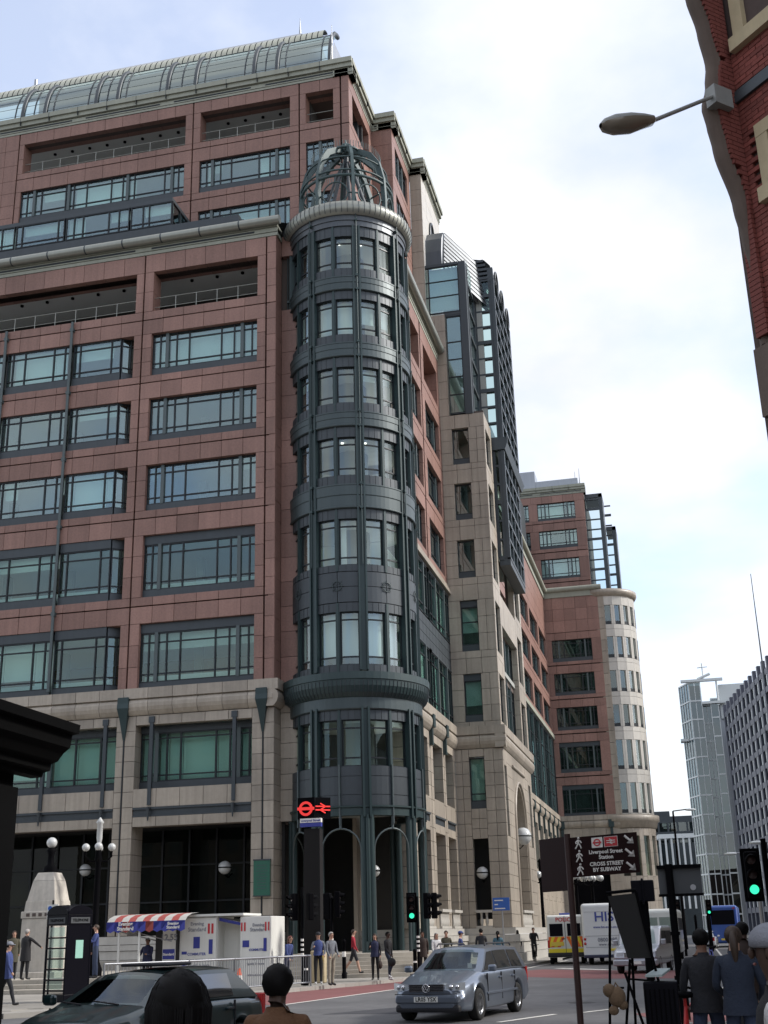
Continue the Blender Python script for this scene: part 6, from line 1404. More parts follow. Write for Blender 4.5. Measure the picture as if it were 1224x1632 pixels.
# phone box, corner-on
PB = thing('phone_box', 'black telephone box with domed panels and a lit green advert', 'phone box', (-18.05, 34.9, .12)); T = Loc(-18.05, 34.9, R(-22), .12); hw = .47
b = MB(); lbox(b, T, (-hw, -hw, 0), (hw, hw, .22)); lbox(b, T, (-hw, -hw, 2.12), (hw, hw, 2.42))
for x in (-1, 1):
    for y in (-1, 1): lbox(b, T, (x*hw-.06 if x > 0 else -hw, y*hw-.06 if y > 0 else -hw, .22), (hw if x > 0 else -hw+.06, hw if y > 0 else -hw+.06, 2.12))
b.obj('frame', 'blackgloss', PB, .015)
b = MB()
for rot in range(4):
    mm = T.m @ Matrix.Rotation(R(90*rot), 4, 'Z'); pts = [(-hw, 2.42)]+[(-hw*math.cos(math.pi*i/10), 2.42+.26*math.sin(math.pi*i/10)) for i in range(11)]
    vs = [mm @ Vector((x, -hw-.01, z)) for x, z in pts]+[mm @ Vector((x*.75, -hw*.2, z+.02)) for x, z in pts]; n = len(pts); b.add(vs, [tuple(range(n))]+[(i+1, i, n+i, n+i+1) for i in range(n-1)])
b.obj('domed_roof', 'blackgloss', PB)
for rot in (0, 1):
    mm = T.m @ Matrix.Rotation(R(90*rot), 4, 'Z'); T3 = Loc(0, 0, 0); T3.m = mm
    b = MB(); lbox(b, T3, (-.36, -hw-.012, 2.17), (.36, -hw+.01, 2.34)); b.obj('sign_panel', 'grey', PB); lettering('TELEPHONE', .11, mm @ Vector((0, -hw-.016, 2.255)), mm.to_3x3() @ Vector((1, 0, 0)), UPZ, PB, 'black', bold=.002)
mm = T.m @ Matrix.Rotation(R(90), 4, 'Z'); T3 = Loc(0, 0, 0); T3.m = mm
b = MB(); lbox(b, T3, (-.41, -hw+.01, .22), (.41, -hw+.03, 2.12)); b.obj('door_panel', 'blackgloss', PB); b = MB(); lbox(b, T3, (-.12, -hw-.0, 1.2), (.16, -hw+.01, 1.7)); b.obj('advert_panel', 'glowad', PB)
T3 = Loc(0, 0, 0); T3.m = T.m
for k in range(6):
    b = MB(); lbox(b, T3, (-.33, -hw+.02, .36+.29*k), (.33, -hw+.03, .62+.29*k)); b.obj('pane', 'clear', PB)
    b = MB(); lbox(b, T3, (-.41, -hw+.0, .30+.29*k), (.41, -hw+.05, .345+.29*k)); b.obj('glazing_bar', 'blackgloss', PB)
b = MB(); lbox(b, T, (-.2, .2, .9), (.2, .40, 1.7)); b.obj('telephone', 'steel', PB, .02)
NP = thing('sign', 'small grey parking restriction sign on a pole by the phone box', 'sign', (-19.0, 35.6, .12)); b = MB(); b.tube([(-19.0, 35.6, .12), (-19.0, 35.6, 3.0)], .03, 6); b.obj('post', 'black', NP)
b = MB(); b.box((-19.16, 35.54, 2.45), (-18.80, 35.57, 2.87)); b.obj('plate', 'kiosk', NP); b = MB(); b.tube([(-19.06, 35.53, 2.76), (-19.06, 35.54, 2.76)], .07, 14); b.obj('no_waiting_disc', 'signblue', NP); lettering('At any\ntime', .08, (-18.94, 35.537, 2.58), (1, 0, 0), UPZ, NP, 'greyink', bold=.002)
# stone pedestal with globe lamp, four-globe lamp post
PD = thing('pedestal', 'tapering pale stone pedestal carrying a single globe lamp', 'pedestal', (-24.5, 45.5, .54))
b = MB()
for z0, z1, w0, w1 in ((.5, .75, .95, .95), (.75, 2.7, .74, .70), (2.7, 2.95, .74, .74), (2.95, 3.35, .66, .62), (3.35, 4.1, .60, .46), (4.1, 4.4, .46, .34)):
    b.add([(-24.5+sx*w, 45.5+sy*w, z) for z, w in ((z0, w0), (z1, w1)) for sx, sy in ((-1, -1), (1, -1), (1, 1), (-1, 1))], ((0, 1, 5, 4), (1, 2, 6, 5), (2, 3, 7, 6), (3, 0, 4, 7), (4, 5, 6, 7)))
b.obj('shaft', 'palestone', PD, .03)
b = MB()
for k in range(4): b.box((-25.0+.26*k, 44.74, 2.76), (-24.86+.26*k, 44.77, 2.88))
b.obj('carved_frieze', 'joint', PD)
b = MB(); b.lathe([(.3, 4.35), (.26, 4.6), (.14, 4.7), (.12, 5.1), (.2, 5.25), (.1, 5.35)], (-24.5, 45.5, 0), 12); b.obj('lamp_stand', 'black', PD)
b = MB(); b.sphere((-24.5, 45.5, 5.55), .21, 16, 10); b.obj('globe', 'globe', PD)
def globepost(label, x, y, z0, top, n=4, r=.155, arm=.5, group=None):
    root = thing('lamp_post', label, 'lamp post', (x, y, z0), group)
    b = MB(); b.lathe([(.34, z0), (.34, z0+.25), (.24, z0+.5), (.17, z0+1.1), (.13, z0+1.2), (.11, top-.6), (.15, top-.5), (.08, top+.1)], (x, y, 0), 12); b.obj('post', 'black', root)
    for k in range(n):
        a = R(25)+2*math.pi*k/n; b = MB(); b.tube([(x, y, top-.5), (x+arm*.6*math.cos(a), y+arm*.6*math.sin(a), top-.55), (x+arm*math.cos(a), y+arm*math.sin(a), top-.35), (x+arm*math.cos(a), y+arm*math.sin(a), top-.15)], .035, 6); o = b.obj('arm', 'black', root)
        b = MB(); b.sphere((x+arm*math.cos(a), y+arm*math.sin(a), top), r, 14, 9); b.obj('globe', 'globe', root)
    b = MB(); b.lathe([(.05, top), (.12, top+.35), (.12, top+.9), (.17, top+.95), (.02, top+1.15)], (x, y, 0), 8); b.obj('lantern', 'globe' if n == 4 else 'black', root)
    return root
globepost('black lamp post with four white globes before the arcade', -22.5, 45.6, .54, 5.3)
for i, (x, y) in enumerate(((-8.3, 97), (-7.4, 101), (-10.4, 92))): globepost(('globe lamp post cluster behind the coach, nearest the bay', 'globe lamp post cluster behind the coach, farther right', 'globe lamp post against the stone wing beside the bay')[i], x, y, .12, 5.6, n=6, r=.25, arm=.75)
def wallglobe(label, x, y, z, r, nx, ny):
    root = thing('globe_lamp', label, 'lamp', (x, y, z), 'globe lamps fixed to the building'); b = MB(); b.sphere((x, y, z), r, 16, 10); b.obj('globe', 'globe', root)
    b = MB(); b.tube([(x+.02*math.cos(t), y+.0, z-r*1.04) for t in (0, 1)], .02, 4); b.lathe([(r*1.02, -.03), (r*1.03, .03)], (x, y, z), 20); b.tube([(x, y, z-r), (x+nx*.5, y+ny*.5, z-r*1.4), (x+nx*1.0, y+ny*1.0, z-r*.8)], .04, 6); b.obj('bracket', 'black', root)
wallglobe('white globe lamp in the arcade behind the newspaper kiosks', -21.9, 58.0, 5.05, .32, 0, 1); wallglobe('white globe lamp in the dark arcade behind the lamp post', -29.3, 58.0, 5.2, .3, 0, 1)
wallglobe('globe lamp in the narrow slot of the stone bay', -11.85, 74.4, 5.1, .36, .0, .9); wallglobe('large globe lamp on the street side of the stone arch', -10.0, 80.0, 7.5, .55, -.5, 0); wallglobe('globe lamp hanging inside the round tower entrance', -14.3, 57.6, 4.6, .28, 0, 1)
PQ = thing('plaque', 'tall dark green notice board on the corner stone pier', 'notice', (-19.25, 55.9, 3.6)); b = MB(); b.box((-19.66, 55.84, 3.6), (-18.86, 55.97, 5.22)); b.obj('board', 'noticegreen', PQ); b = MB(); b.box((-19.68, 55.82, 5.18), (-18.84, 55.96, 5.24)); b.box((-19.68, 55.82, 3.58), (-18.84, 55.96, 3.62)); b.obj('frame', 'slate', PQ)
for k in range(9):
    b = MB(); w = random.uniform(.18, .3); b.box((-19.26-w, 55.832, 4.95-.13*k), (-19.26+w, 55.838, 4.98-.13*k)); b.obj('text_line', 'copper', PQ)
QP = thing('plaque', 'small grey metal plaque low on the corner stone pier', 'notice', (-18.98, 55.92, 2.3)); b = MB(); b.box((-19.15, 55.93, 2.1), (-18.85, 55.985, 2.5)); b.obj('plate', 'slate', QP, .01)
# newspaper kiosks
KI = thing('newspaper_kiosk', 'white newspaper kiosk with open front and striped Evening Standard awning', 'kiosk', (-18, 44.6, .12))
b = MB(); b.box((-19.35, 44.25, .12), (-16.95, 46.0, 2.55)); b.obj('cabin', 'kiosk', KI, .02)
b = MB(); b.box((-18.38, 44.19, .3), (-16.97, 44.24, 2.5)); PN = b.obj('side_panel', 'kiosk', KI)
b = MB(); b.box((-19.3, 44.1, 1.0), (-18.42, 44.24, 2.3)); b.obj('open_hatch', 'roomdark', KI)
b = MB(); b.box((-19.0, 44.05, .9), (-18.5, 44.12, 2.15)); b.obj('poster', 'kiosk', KI); lettering('12.55', .3, (-18.75, 44.04, 1.85), (1, 0, 0), UPZ, KI, 'greyink', bold=.01); b = MB(); b.box((-18.98, 44.035, 1.1), (-18.52, 44.05, 1.45)); b.obj('poster_panel', 'navy', KI); lettering('Standard', .12, (-18.75, 44.03, 1.27), (1, 0, 0), UPZ, KI, 'signwhite', bold=.004)
for t, x, z, sz, m in (('Evening', -17.72, 2.30, .17, 'greyink'), ('Standard', -17.72, 2.10, .2, 'greyink'), ('COMMUTER', -17.72, 1.25, .13, 'blueink'), ('BUSINESS TO GO', -17.6, 1.03, .13, 'greyink'), ('Sports & more', -17.6, .87, .13, 'greyink'), ('thisislondon.co.uk', -17.72, .55, .11, 'greyink')): lettering(t, sz, (x, 44.185, z), (1, 0, 0), UPZ, PN, m, bold=.004)
for x0, x1, z0, z1, m in ((-17.85, -17.6, 1.45, 1.85, 'navy'), (-17.25, -17.1, 1.25, 1.75, 'navy'), (-17.3, -17.22, 1.95, 2.3, 'signred'), (-17.16, -17.08, 1.95, 2.3, 'signred'), (-18.3, -18.1, 1.25, 1.35, 'navy'), (-18.3, -18.1, .85, .95, 'navy'), (-18.3, -18.1, .6, .7, 'navy')):
    b = MB(); b.box((x0, 44.18, z0), (x1, 44.189, z1)); b.obj('printed_panel', m, PN)
b = MB(); b.box((-19.4, 44.1, 2.55), (-15.9, 46.1, 2.63)); b.obj('roof', 'kiosk', KI)
# awning: striped curved canopy with scalloped blue valance
n = 11; x0, x1 = -20.75, -17.7
for k in range(n):
    a, c = x0+(x1-x0)*k/n, x0+(x1-x0)*(k+1)/n; b = MB()
    b.add([(x, y, z) for x in (a, c) for y, z in ((43.0, 2.42), (43.2, 2.56), (43.6, 2.66), (44.3, 2.70))], ((0, 4, 5, 1), (1, 5, 6, 2), (2, 6, 7, 3)), 0, False); b.obj('awning_stripe', 'awningred' if k % 2 else 'awningcloth', KI)
b = MB()
for k in range(10):
    a, c = x0+(x1-x0)*k/10, x0+(x1-x0)*(k+1)/10; mi = 1 if k in (2, 5) else 0
    b.add([(a, 42.98, 2.43), (c, 42.98, 2.43), (c, 42.97, 2.12), ((a+c)/2, 42.97, 2.05), (a, 42.97, 2.12)], ((0, 4, 3, 2, 1), (0, 1, 2, 3, 4)), mi)
b.obj('valance', ['awningblue', 'awningred'], KI)
lettering('Evening\nStandard', .18, (-20.0, 42.95, 2.27), (1, 0, 0), UPZ, KI, 'signwhite', bold=.006); lettering('Evening\nStandard', .14, (-18.15, 42.95, 2.26), (1, 0, 0), UPZ, KI, 'signwhite', bold=.005)
for x in (-20.3, -19.5):
    b = MB(); b.tube([(x, 43.1, .12), (x, 43.1, 2.35)], .045, 8); b.obj('awning_post', 'kiosk', KI)
b = MB(); b.tube([(-20.7, 43.0, 2.2), (-19.3, 44.2, 1.75)], .02, 5); b.tube([(-20.0, 43.05, 2.15), (-18.6, 44.1, 1.7)], .02, 5); b.obj('awning_strut', 'steel', KI)
K2 = thing('newspaper_kiosk', 'closed white newspaper kiosk nearest the stone pier', 'kiosk', (-15.5, 44.8, .12))
b = MB(); b.box((-16.05, 44.2, .12), (-14.9, 45.9, 2.50)); b.obj('cabin', 'kiosk', K2, .02); b = MB(); b.box((-16.95, 45.0, .12), (-16.05, 45.1, 2.45)); b.obj('door', 'kiosk', K2); b = MB(); b.add([(-16.9, 44.3, 2.5), (-16.05, 44.3, 2.3), (-16.05, 45, 2.3), (-16.9, 45, 2.5)], ((0, 1, 2, 3),)); b.obj('canopy', 'kiosk', K2); b = MB(); b.add([(-16.9, 44.3, 2.5), (-16.05, 44.3, 2.3), (-16.05, 44.3, 2.2), (-16.9, 44.3, 2.38)], ((0, 3, 2, 1),)); b.obj('canopy_edge', 'navy', K2)
for t, x, z, sz, m in (('Evening', -15.35, 2.2, .15, 'greyink'), ('Standard', -15.35, 2.04, .18, 'greyink'), ('COMMUTER', -15.4, 1.35, .11, 'blueink'), ('BUSINESS TO GO', -15.45, 1.05, .10, 'greyink'), ('Sports & more', -15.45, .88, .11, 'greyink'), ('thisislondon.co.uk', -15.45, .5, .09, 'greyink')): lettering(t, sz, (x, 44.19, z), (1, 0, 0), UPZ, K2, m, bold=.004)
for x0_, x1_, z0, z1, m in ((-15.95, -15.7, 1.45, 1.68, 'navy'), (-15.15, -15.03, 1.3, 1.75, 'navy'), (-16.02, -15.96, 2.0, 2.3, 'signred'), (-15.9, -15.84, 2.0, 2.3, 'signred'), (-15.1, -15.04, 2.0, 2.3, 'signred'), (-14.98, -14.93, 2.0, 2.3, 'signred')):
    b = MB(); b.box((x0_, 44.185, z0), (x1_, 44.195, z1)); b.obj('printed_panel', m, K2)
# pedestrian guard rail
fence = [(-17.2, 35.6), (-15.4, 37.8), (-14.6, 39.7), (-13.9, 42.0), (-13.2, 43.6)]
for i, ((x0, y0), (x1, y1)) in enumerate(zip(fence[:-1], fence[1:])):
    G_ = thing('guard_rail', ('pedestrian guard rail panel behind the green car', 'guard rail panel second from the phone box', 'guard rail panel below the white kiosks', 'guard rail panel ending at the signal post')[i], 'railing', (x0, y0, .12), 'kerbside guard rail panels')
    b = MB(); b.tube([(x0, y0, 1.12), (x1, y1, 1.12)], .032, 6); b.tube([(x0, y0, .24), (x1, y1, .24)], .026, 6); b.tube([(x0, y0, .05), (x0, y0, 1.14)], .036, 6); b.tube([(x1, y1, .05), (x1, y1, 1.14)], .036, 6); b.obj('frame', 'steel', G_)
    n = int(math.hypot(x1-x0, y1-y0)/.12)
    pm = MB(); pm.tube([(0, 0, .24), (0, 0, 1.12)], .012, 5); me = pm.mesh('bar', 'steel')
    for k in range(1, n):
        o = bpy.data.objects.new('bar', me); o.location = (x0+(x1-x0)*k/n, y0+(y1-y0)*k/n, 0); link(o, G_)
# bollards, grit box, posts
def bollard(label, x, y, h=1.05): 
    root = thing('bollard', label, 'bollard', (x, y, .12), 'bollards by the entrance'); b = MB(); b.lathe([(.11, .12), (.11, .3), (.085, .35), (.08, h), (.1, h+.02), (.05, h+.12)], (x, y, 0), 10); b.obj('post', 'black', root); b = MB(); b.lathe([(.083, h-.55), (.083, h-.35)], (x, y, 0), 10); b.obj('band', 'signwhite', root)
bollard('black bollard with pale band beside the man in red', -13.9, 50.6, 1.5); bollard('black bollard before the right tower columns', -11.3, 52.2); bollard('black bollard at the kerb beside the yellow box', -13.5, 44.0)
YB_ = thing('control_box', 'cream and yellow control box on the pavement by the signal post', 'box', (-13.6, 46.3, .12)); b = MB(); b.box((-14.0, 46.2, .12), (-13.45, 46.55, 1.25)); b.obj('casing', 'creamstone', YB_, .04); b = MB(); b.box((-13.66, 46.16, .85), (-13.5, 46.21, 1.15)); b.obj('yellow_panel', 'yellowbox', YB_)
BS = thing('sign', 'blue direction sign on a pole before the stone bay', 'sign', (-10.4, 77.0, .12)); b = MB(); b.box((-10.95, 71.95, 2.9), (-10.0, 72.0, 3.6)); b.obj('board', 'signblue', BS); b = MB(); b.tube([(-10.45, 72.05, .12), (-10.45, 72.05, 3.6)], .05, 6); b.obj('post', 'steel', BS); INV[BS.name] = Vector((-10.4, 77.0, .12))
for k, w in ((0, .5), (1, .2), (2, .6)):
    b = MB(); b.box((-10.85, 71.94, 3.42-.22*k), (-10.85+w, 71.949, 3.48-.22*k)); b.obj('text_line', 'signwhite', BS)
# street lamps up the street
def streetlamp(label, x, y, h, arm, m='steel'):
    root = thing('street_lamp', label, 'lamp', (x, y, 0), 'street lamps along the road'); b = MB(); b.tube([(x, y, 0), (x, y, h*.5), (x, y, h)], [.14, .11, .08], 8); b.obj('post', m, root)
    b = MB(); b.tube([(x, y, h), (x+arm, y, h+.12)], .05, 6); b.obj('arm', m, root); b = MB(); b.sphere((x+arm, y, h+.05), .3, 10, 6, sc=(1.6, .6, .35)); b.obj('head', 'palepanel', root)
streetlamp('tall lamp post with right-hand arm before the white ribbed building', -.7, 112, 11.4, 1.5, 'black')
for i, (x, y, h) in enumerate(((4.7, 92, 6.5), (6.0, 82, 6.6), (6.4, 70, 6.3), (6.0, 60, 6.0))): streetlamp(('farthest', 'second farthest', 'second nearest', 'nearest')[i]+' of the four low lamps along the right pavement', x, y, h, -1.6)
for i, x in enumerate((-1.3, -.6, .2, 1.0, 6.4, 7.4)):
    P_ = thing('bollard', ('thin dark post left of the blue coach, leftmost', 'thin dark post left of the blue coach, second', 'thin dark post left of the blue coach, third', 'thin dark post just left of the blue coach', 'thin dark post right of the blue coach', 'thin dark post far right of the blue coach')[i], 'post', (x, 84+i, 0)); b = MB(); b.lathe([(.09, 0), (.08, 2.4), (.04, 2.5)], (x, 84+i, 0), 8); b.obj('post', 'black', P_)
mat('coneorange', (.75, .10, .02), .5)
CN = thing('traffic_cone', 'small orange traffic cone behind the guard rail', 'cone', (-14.75, 40.6, .12)); b = MB(); b.lathe([(.02, .82), (.05, .80), (.15, .18)], (-14.75, 40.6, 0), 14); b.box((-14.95, 40.4, .12), (-14.55, 40.8, .17)); b.obj('cone_body', 'coneorange', CN); b = MB(); b.lathe([(.083, .60), (.112, .42)], (-14.75, 40.6, 0), 14); b.obj('reflective_band', 'signwhite', CN)
# ================================================================ people
def cloth(n, c): mat(n, c, .85, grain=.14, gscale=9, bump=.9)
for n_, c_ in (('c_navy', (.018, .022, .06)), ('c_black', (.010, .010, .012)), ('c_jean', (.030, .044, .085)), ('c_khaki', (.26, .24, .19)), ('c_grey', (.13, .14, .16)), ('c_red', (.32, .015, .03)), ('c_brown', (.10, .045, .018)), ('c_olive', (.06, .055, .035)), ('c_denim', (.014, .022, .042)), ('c_blue', (.04, .06, .18)), ('c_white', (.55, .55, .55)), ('c_charcoal', (.014, .015, .020)), ('c_dkbrown', (.03, .018, .014)), ('c_teal', (.05, .12, .16)), ('c_beanie', (.20, .21, .24))): cloth(n_, c_)
mat('skin_a', (.42, .25, .18), .6); mat('skin_b', (.16, .08, .05), .6); mat('skin_c', (.055, .028, .018), .6); mat('h_black', (.0035, .003, .003), .6, grain=.2, gscale=60, spec=.12); mat('h_brown', (.035, .02, .012), .6, grain=.2, gscale=60); mat('h_grey', (.30, .28, .26), .7, grain=.2, gscale=60); mat('h_red', (.12, .03, .02), .6, grain=.2, gscale=60); mat('eye', (.02, .015, .012), .3); mat('lip', (.25, .09, .08), .5); mat('shoe', (.012, .012, .014), .5); mat('trainer', (.5, .5, .5), .6)
PEOPLE = []
def person(label, x, y, face, h=1.72, z0=.12, top='c_navy', bottom='c_jean', skin='skin_a', hair='h_brown', style='short', shoe='shoe', arms=((12, 6, 15), (-8, 6, 10)), legs=((12, 6), (-10, 14)), lean=0., coat=None, coat_z=.80, close=False, bag=None, head=(0, 0), stout=1., group=None, skirt=None, shorts=False):
    """face: heading (radians, 0 = +X). arms/legs: (swing forward, abduct/knee, bend) in degrees for right, left"""
    PEOPLE.append(dict(locals()))
def build_people():
    tmp = []
    for P in PEOPLE:
        k = P['h']/1.72; V = []; E_ = []; Rr = []; lab = []
        def v(p, r): V.append(Vector(p)*k); Rr.append((r[0]*k, r[1]*k) if isinstance(r, tuple) else (r*k, r*k)); return len(V)-1
        def e(a, b, l): E_.append((a, b)); lab.append(l)
        s = P['stout']; ln = math.tan(R(P['lean']))
        pel = v((0, 0, .95), (.145*s, .115*s)); sp = v((0, ln*.2, 1.13), (.135*s, .105*s)); ch = v((0, ln*.38, 1.31), (.165*s, .12*s)); nb = v((0, ln*.5-.005, 1.44), (.075, .07)); nk = v((0, ln*.54+.005, 1.50), (.053, .056))
        hd = v((0, ln*.58+.02, 1.565), (.068, .078)); h2 = v((0, ln*.6+.02, 1.635), (.074, .093)); h3 = v((0, ln*.6+.012, 1.70), (.050, .062))
        for a, b, l in ((pel, sp, 'top'), (sp, ch, 'top'), (ch, nb, 'top'), (nb, nk, 'skin'), (nk, hd, 'skin'), (hd, h2, 'skin'), (h2, h3, 'skin')): e(a, b, l)
        P['_head'] = Vector((0, ln*.6+.02, 1.625))*k; P['_k'] = k
        hands = []
        for i, sx in enumerate((1, -1)):
            sw, ab, bd = [R(q) for q in P['arms'][i]]
            sh = v((sx*.175*s, ln*.45, 1.395), (.066, .066)); e(ch, sh, 'top')
            d = Vector((sx*math.sin(ab), math.sin(sw)*math.cos(ab), -math.cos(sw)*math.cos(ab))); p0 = Vector((sx*.185*s, ln*.45, 1.39)); p1 = p0+d*.28
            d2 = Vector((sx*math.sin(ab)*.3-(sx*math.sin(bd)*.35), math.sin(sw+bd)*math.cos(ab), -math.cos(sw+bd)*math.cos(ab))).normalized(); p2 = p1+d2*.235; p3 = p2+d2*.085
            el = v(p1, .046); wr_ = v(p2, .031); ha = v(p3, (.040, .020)); e(sh, el, 'top'); e(el, wr_, 'top'); e(wr_, ha, 'skin'); hands.append((p3*k, d2, sx))
            if P['close']:
                t = d2.orthogonal().normalized(); sdv = d2.cross(Vector((1, 0, 0))).normalized()
                for f_ in range(4):
                    o_ = sdv*(f_-1.5)*.020; a1 = v(p3+d2*.035+o_, .0085); a2 = v(p3+d2*(.07-.006*abs(f_-1.3))+o_+Vector((-sx*.01, 0, 0)), .0075); e(ha, a1, 'skin'); e(a1, a2, 'skin')
                th = v(p3+d2*.02+sdv*.045, .010); e(ha, th, 'skin')
        for i, sx in enumerate((1, -1)):
            sw, kb = [R(q) for q in P['legs'][i]]
            hp = v((sx*.09*s, 0, .90), (.095*s, .10*s)); e(pel, hp, 'bottom'); p0 = Vector((sx*.095*s, 0, .90)); d = Vector((sx*.01, math.sin(sw), -math.cos(sw))); p1 = p0+d*.42; d2 = Vector((0, math.sin(sw-kb), -math.cos(sw-kb))); p2 = p1+d2*.40
            kn = v(p1, .064*s); cf = v(p1+d2*.13+Vector((0, -.012, 0)), .060*s); an = v(p2, .046); e(hp, kn, 'bottom'); e(kn, cf, 'shin'); e(cf, an, 'shin')
            fdir = Vector((sx*.12, math.cos(sw-kb), math.sin(sw-kb)*.9)); hl = v(p2+Vector((0, -.02, -.045)), (.040, .045)); to = v(p2+fdir*.16+Vector((0, 0, -.055)), (.040, .026)); e(an, hl, 'shoe'); e(hl, to, 'shoe')
        me = bpy.data.meshes.new('person_skeleton'); me.from_pydata(V, E_, []); o = bpy.data.objects.new('tmp', me); COL.objects.link(o)
        m = o.modifiers.new('skin', 'SKIN'); m.use_smooth_shade = True; m.branch_smoothing = .4
        for i, sv in enumerate(me.skin_vertices[0].data): sv.radius = Rr[i]; sv.use_root = (i == 0)
        sb = o.modifiers.new('sub', 'SUBSURF'); sb.levels = 2 if P['close'] else 1; sb.render_levels = sb.levels
        tmp.append((P, o, V, E_, lab, hands))
    dg = bpy.context.evaluated_depsgraph_get()
    for P, o, V, E_, lab, hands in tmp:
        me = bpy.data.meshes.new_from_object(o.evaluated_get(dg)); bpy.data.objects.remove(o)
        k = P['_k']; mats = [P['top'], P['bottom'], P['skin'], P['shoe']]; me.materials.clear()
        for q in mats: me.materials.append(MATS[q])
        mid = {'top': 0, 'bottom': 1, 'skin': 2, 'shoe': 3, 'shin': 2 if (P['shorts'] or P['skirt']) else 1}
        for pl in me.polygons:
            c = pl.center; best = 1e9; bl = 'top'
            for (a, b), l in zip(E_, lab):
                A, B = V[a], V[b]; ab = B-A; t = max(0, min(1, (c-A).dot(ab)/max(ab.length_squared, 1e-9))); d = (c-A-ab*t).length_squared
                if d < best: best = d; bl = l
            pl.material_index = mid[bl]; pl.use_smooth = True
        zmin = min(v_.co.z for v_ in me.vertices)
        M_ = Matrix.Translation((P['x'], P['y'], P['z0']-zmin)) @ Matrix.Rotation(P['face']-R(90), 4, 'Z')
        root = thing('person', P['label'], 'person', (P['x'], P['y'], P['z0']), P['group'])
        b = bpy.data.objects.new('body', me); b.matrix_basis = M_; link(b, root)
        hc = P['_head']; ht, hn = P['head']; Mh = M_ @ Matrix.Translation(hc)
        def part(name, mb, mats_):
            mb.v = [tuple(Mh @ Vector(v_)) for v_ in mb.v]; return mb.obj(name, mats_, root)
        q = MB(); q.sphere((0, .098*k, -.012*k), .016*k, 8, 6, 0, (1, 1.1, 1.7))
        for sx in (-1, 1): q.sphere((sx*.076*k, -.0, -.01*k), .026*k, 8, 6, 0, (.35, .8, 1.2)); q.sphere((sx*.030*k, .086*k, .012*k), .010*k, 6, 5, 1)
        q.sphere((0, .088*k, -.060*k), .020*k, 8, 5, 2, (1.1, .4, .35)); part('face', q, [P['skin'], 'eye', 'lip'])
        st = P['style']; q = MB()
        if st in ('short', 'long', 'pony', 'afro'):
            n1, n2 = 18, 10; g = 1.0
            for i in range(n2+1):
                pass
            vs = []; fs = []
            for i in range(n2+1):
                ph = R(138)*i/n2
                for j in range(n1):
                    t = 2*math.pi*j/n1; fy = math.sin(t); lim = R(58) if fy > .35 else (R(92) if fy > -.1 else R(138)); p_ = min(ph, lim); rx, ry, rz_ = (.088, .108, .098) if st != 'afro' else (.105, .125, .115)
                    wob = 1+.03*math.sin(5*t+3*i)
                    vs.append((rx*k*wob*math.sin(p_)*math.cos(t), (ry*wob*math.sin(p_)*math.sin(t)-.006)*k, (rz_*wob*math.cos(p_)+.004)*k))
            q.add(vs, [(i*n1+j, (i+1)*n1+j, (i+1)*n1+(j+1) % n1, i*n1+(j+1) % n1) for i in range(n2) for j in range(n1)], 0, True)
            if st == 'long':
                prof = [(.082, -.02), (.092, -.10), (.094, -.18), (.080, -.26), (.04, -.31)]; vs = []
                for r_, z_ in prof:
                    for j in range(13):
                        t = R(180)+R(10)+R(160)*j/12; vs.append((r_*k*1.08*math.cos(t), (r_*.95*math.sin(t)-.02)*k, z_*k))
                q.add(vs, [(i*13+j, i*13+j+1, (i+1)*13+j+1, (i+1)*13+j) for i in range(4) for j in range(12)], 0, True)
            if st == 'pony': q.tube([(0, -.10*k, .03*k), (0, -.15*k, -.03*k), (0, -.14*k, -.16*k), (0, -.12*k, -.30*k)], [.03*k, .045*k, .04*k, .012*k], 8)
            if P['close'] and st != 'afro':      # loose strands over the scalp
                rnd = random.Random(int(abs(P['x'])*1000))
                for _ in range(260):
                    t = rnd.uniform(0, 2*math.pi); fy = math.sin(t); end = R(60) if fy > .35 else R(100) if fy > -.1 else R(140); rr_ = .105 if st != 'afro' else .125; pts = []
                    if st == 'afro':
                        p_ = rnd.uniform(0, end); d_ = Vector((.86*math.sin(p_)*math.cos(t), math.sin(p_)*fy, .94*math.cos(p_))); o_ = Vector([rnd.uniform(-.3, .3) for _k in range(3)]); pts = [d_*(rr_-.01), (d_+o_*.12)*(rr_+.006), (d_+o_*.3)*(rr_+.010)]
                    else:
                        w_ = rnd.uniform(-.12, .12)
                        for i in range(6):
                            p_ = R(6)+(end-R(6))*i/5; pts.append(Vector((.85*rr_*math.sin(p_)*math.cos(t+w_*i/5), rr_*math.sin(p_)*math.sin(t+w_*i/5), .95*rr_*math.cos(p_)))*(1+.012*math.sin(i*1.7+w_*40)))
                        if st == 'long' and fy < .1:
                            e_ = pts[-1]; e_ = Vector((math.cos(t)*.098, fy*.095-.018, -.06)); dn = rnd.uniform(.18, .27); pts[-2] = Vector((math.cos(t)*.1, fy*.098-.012, -.01)); pts[-1] = e_; pts += [e_+Vector((rnd.uniform(-.01, .01), rnd.uniform(-.012, .004), -dn*.5)), e_+Vector((rnd.uniform(-.02, .02), rnd.uniform(-.015, .01), -dn))]
                    q.tube([v_*k for v_ in pts], [.0052*k]*(len(pts)-1)+[.002*k], 4)
            part('hair', q, P['hair'])
        else:
            q.sphere((0, -.004*k, .035*k), .1*k, 16, 9, 0, (.95, 1.12, .88)); q.v = [(x_, y_, max(z_, .012*k)) for x_, y_, z_ in q.v]
            if st == 'cap': q.sphere((0, .10*k, .025*k), .07*k, 12, 6, 0, (.95, 1.0, .18))
            part('hat', q, P['hair'])
            q = MB(); q.sphere((0, -.012*k, -.0), .088*k, 12, 8, 0, (1.0, 1.08, .72)); q.v = [(x_, min(y_, .02*k), z_) for x_, y_, z_ in q.v]; part('hair', q, 'h_black')
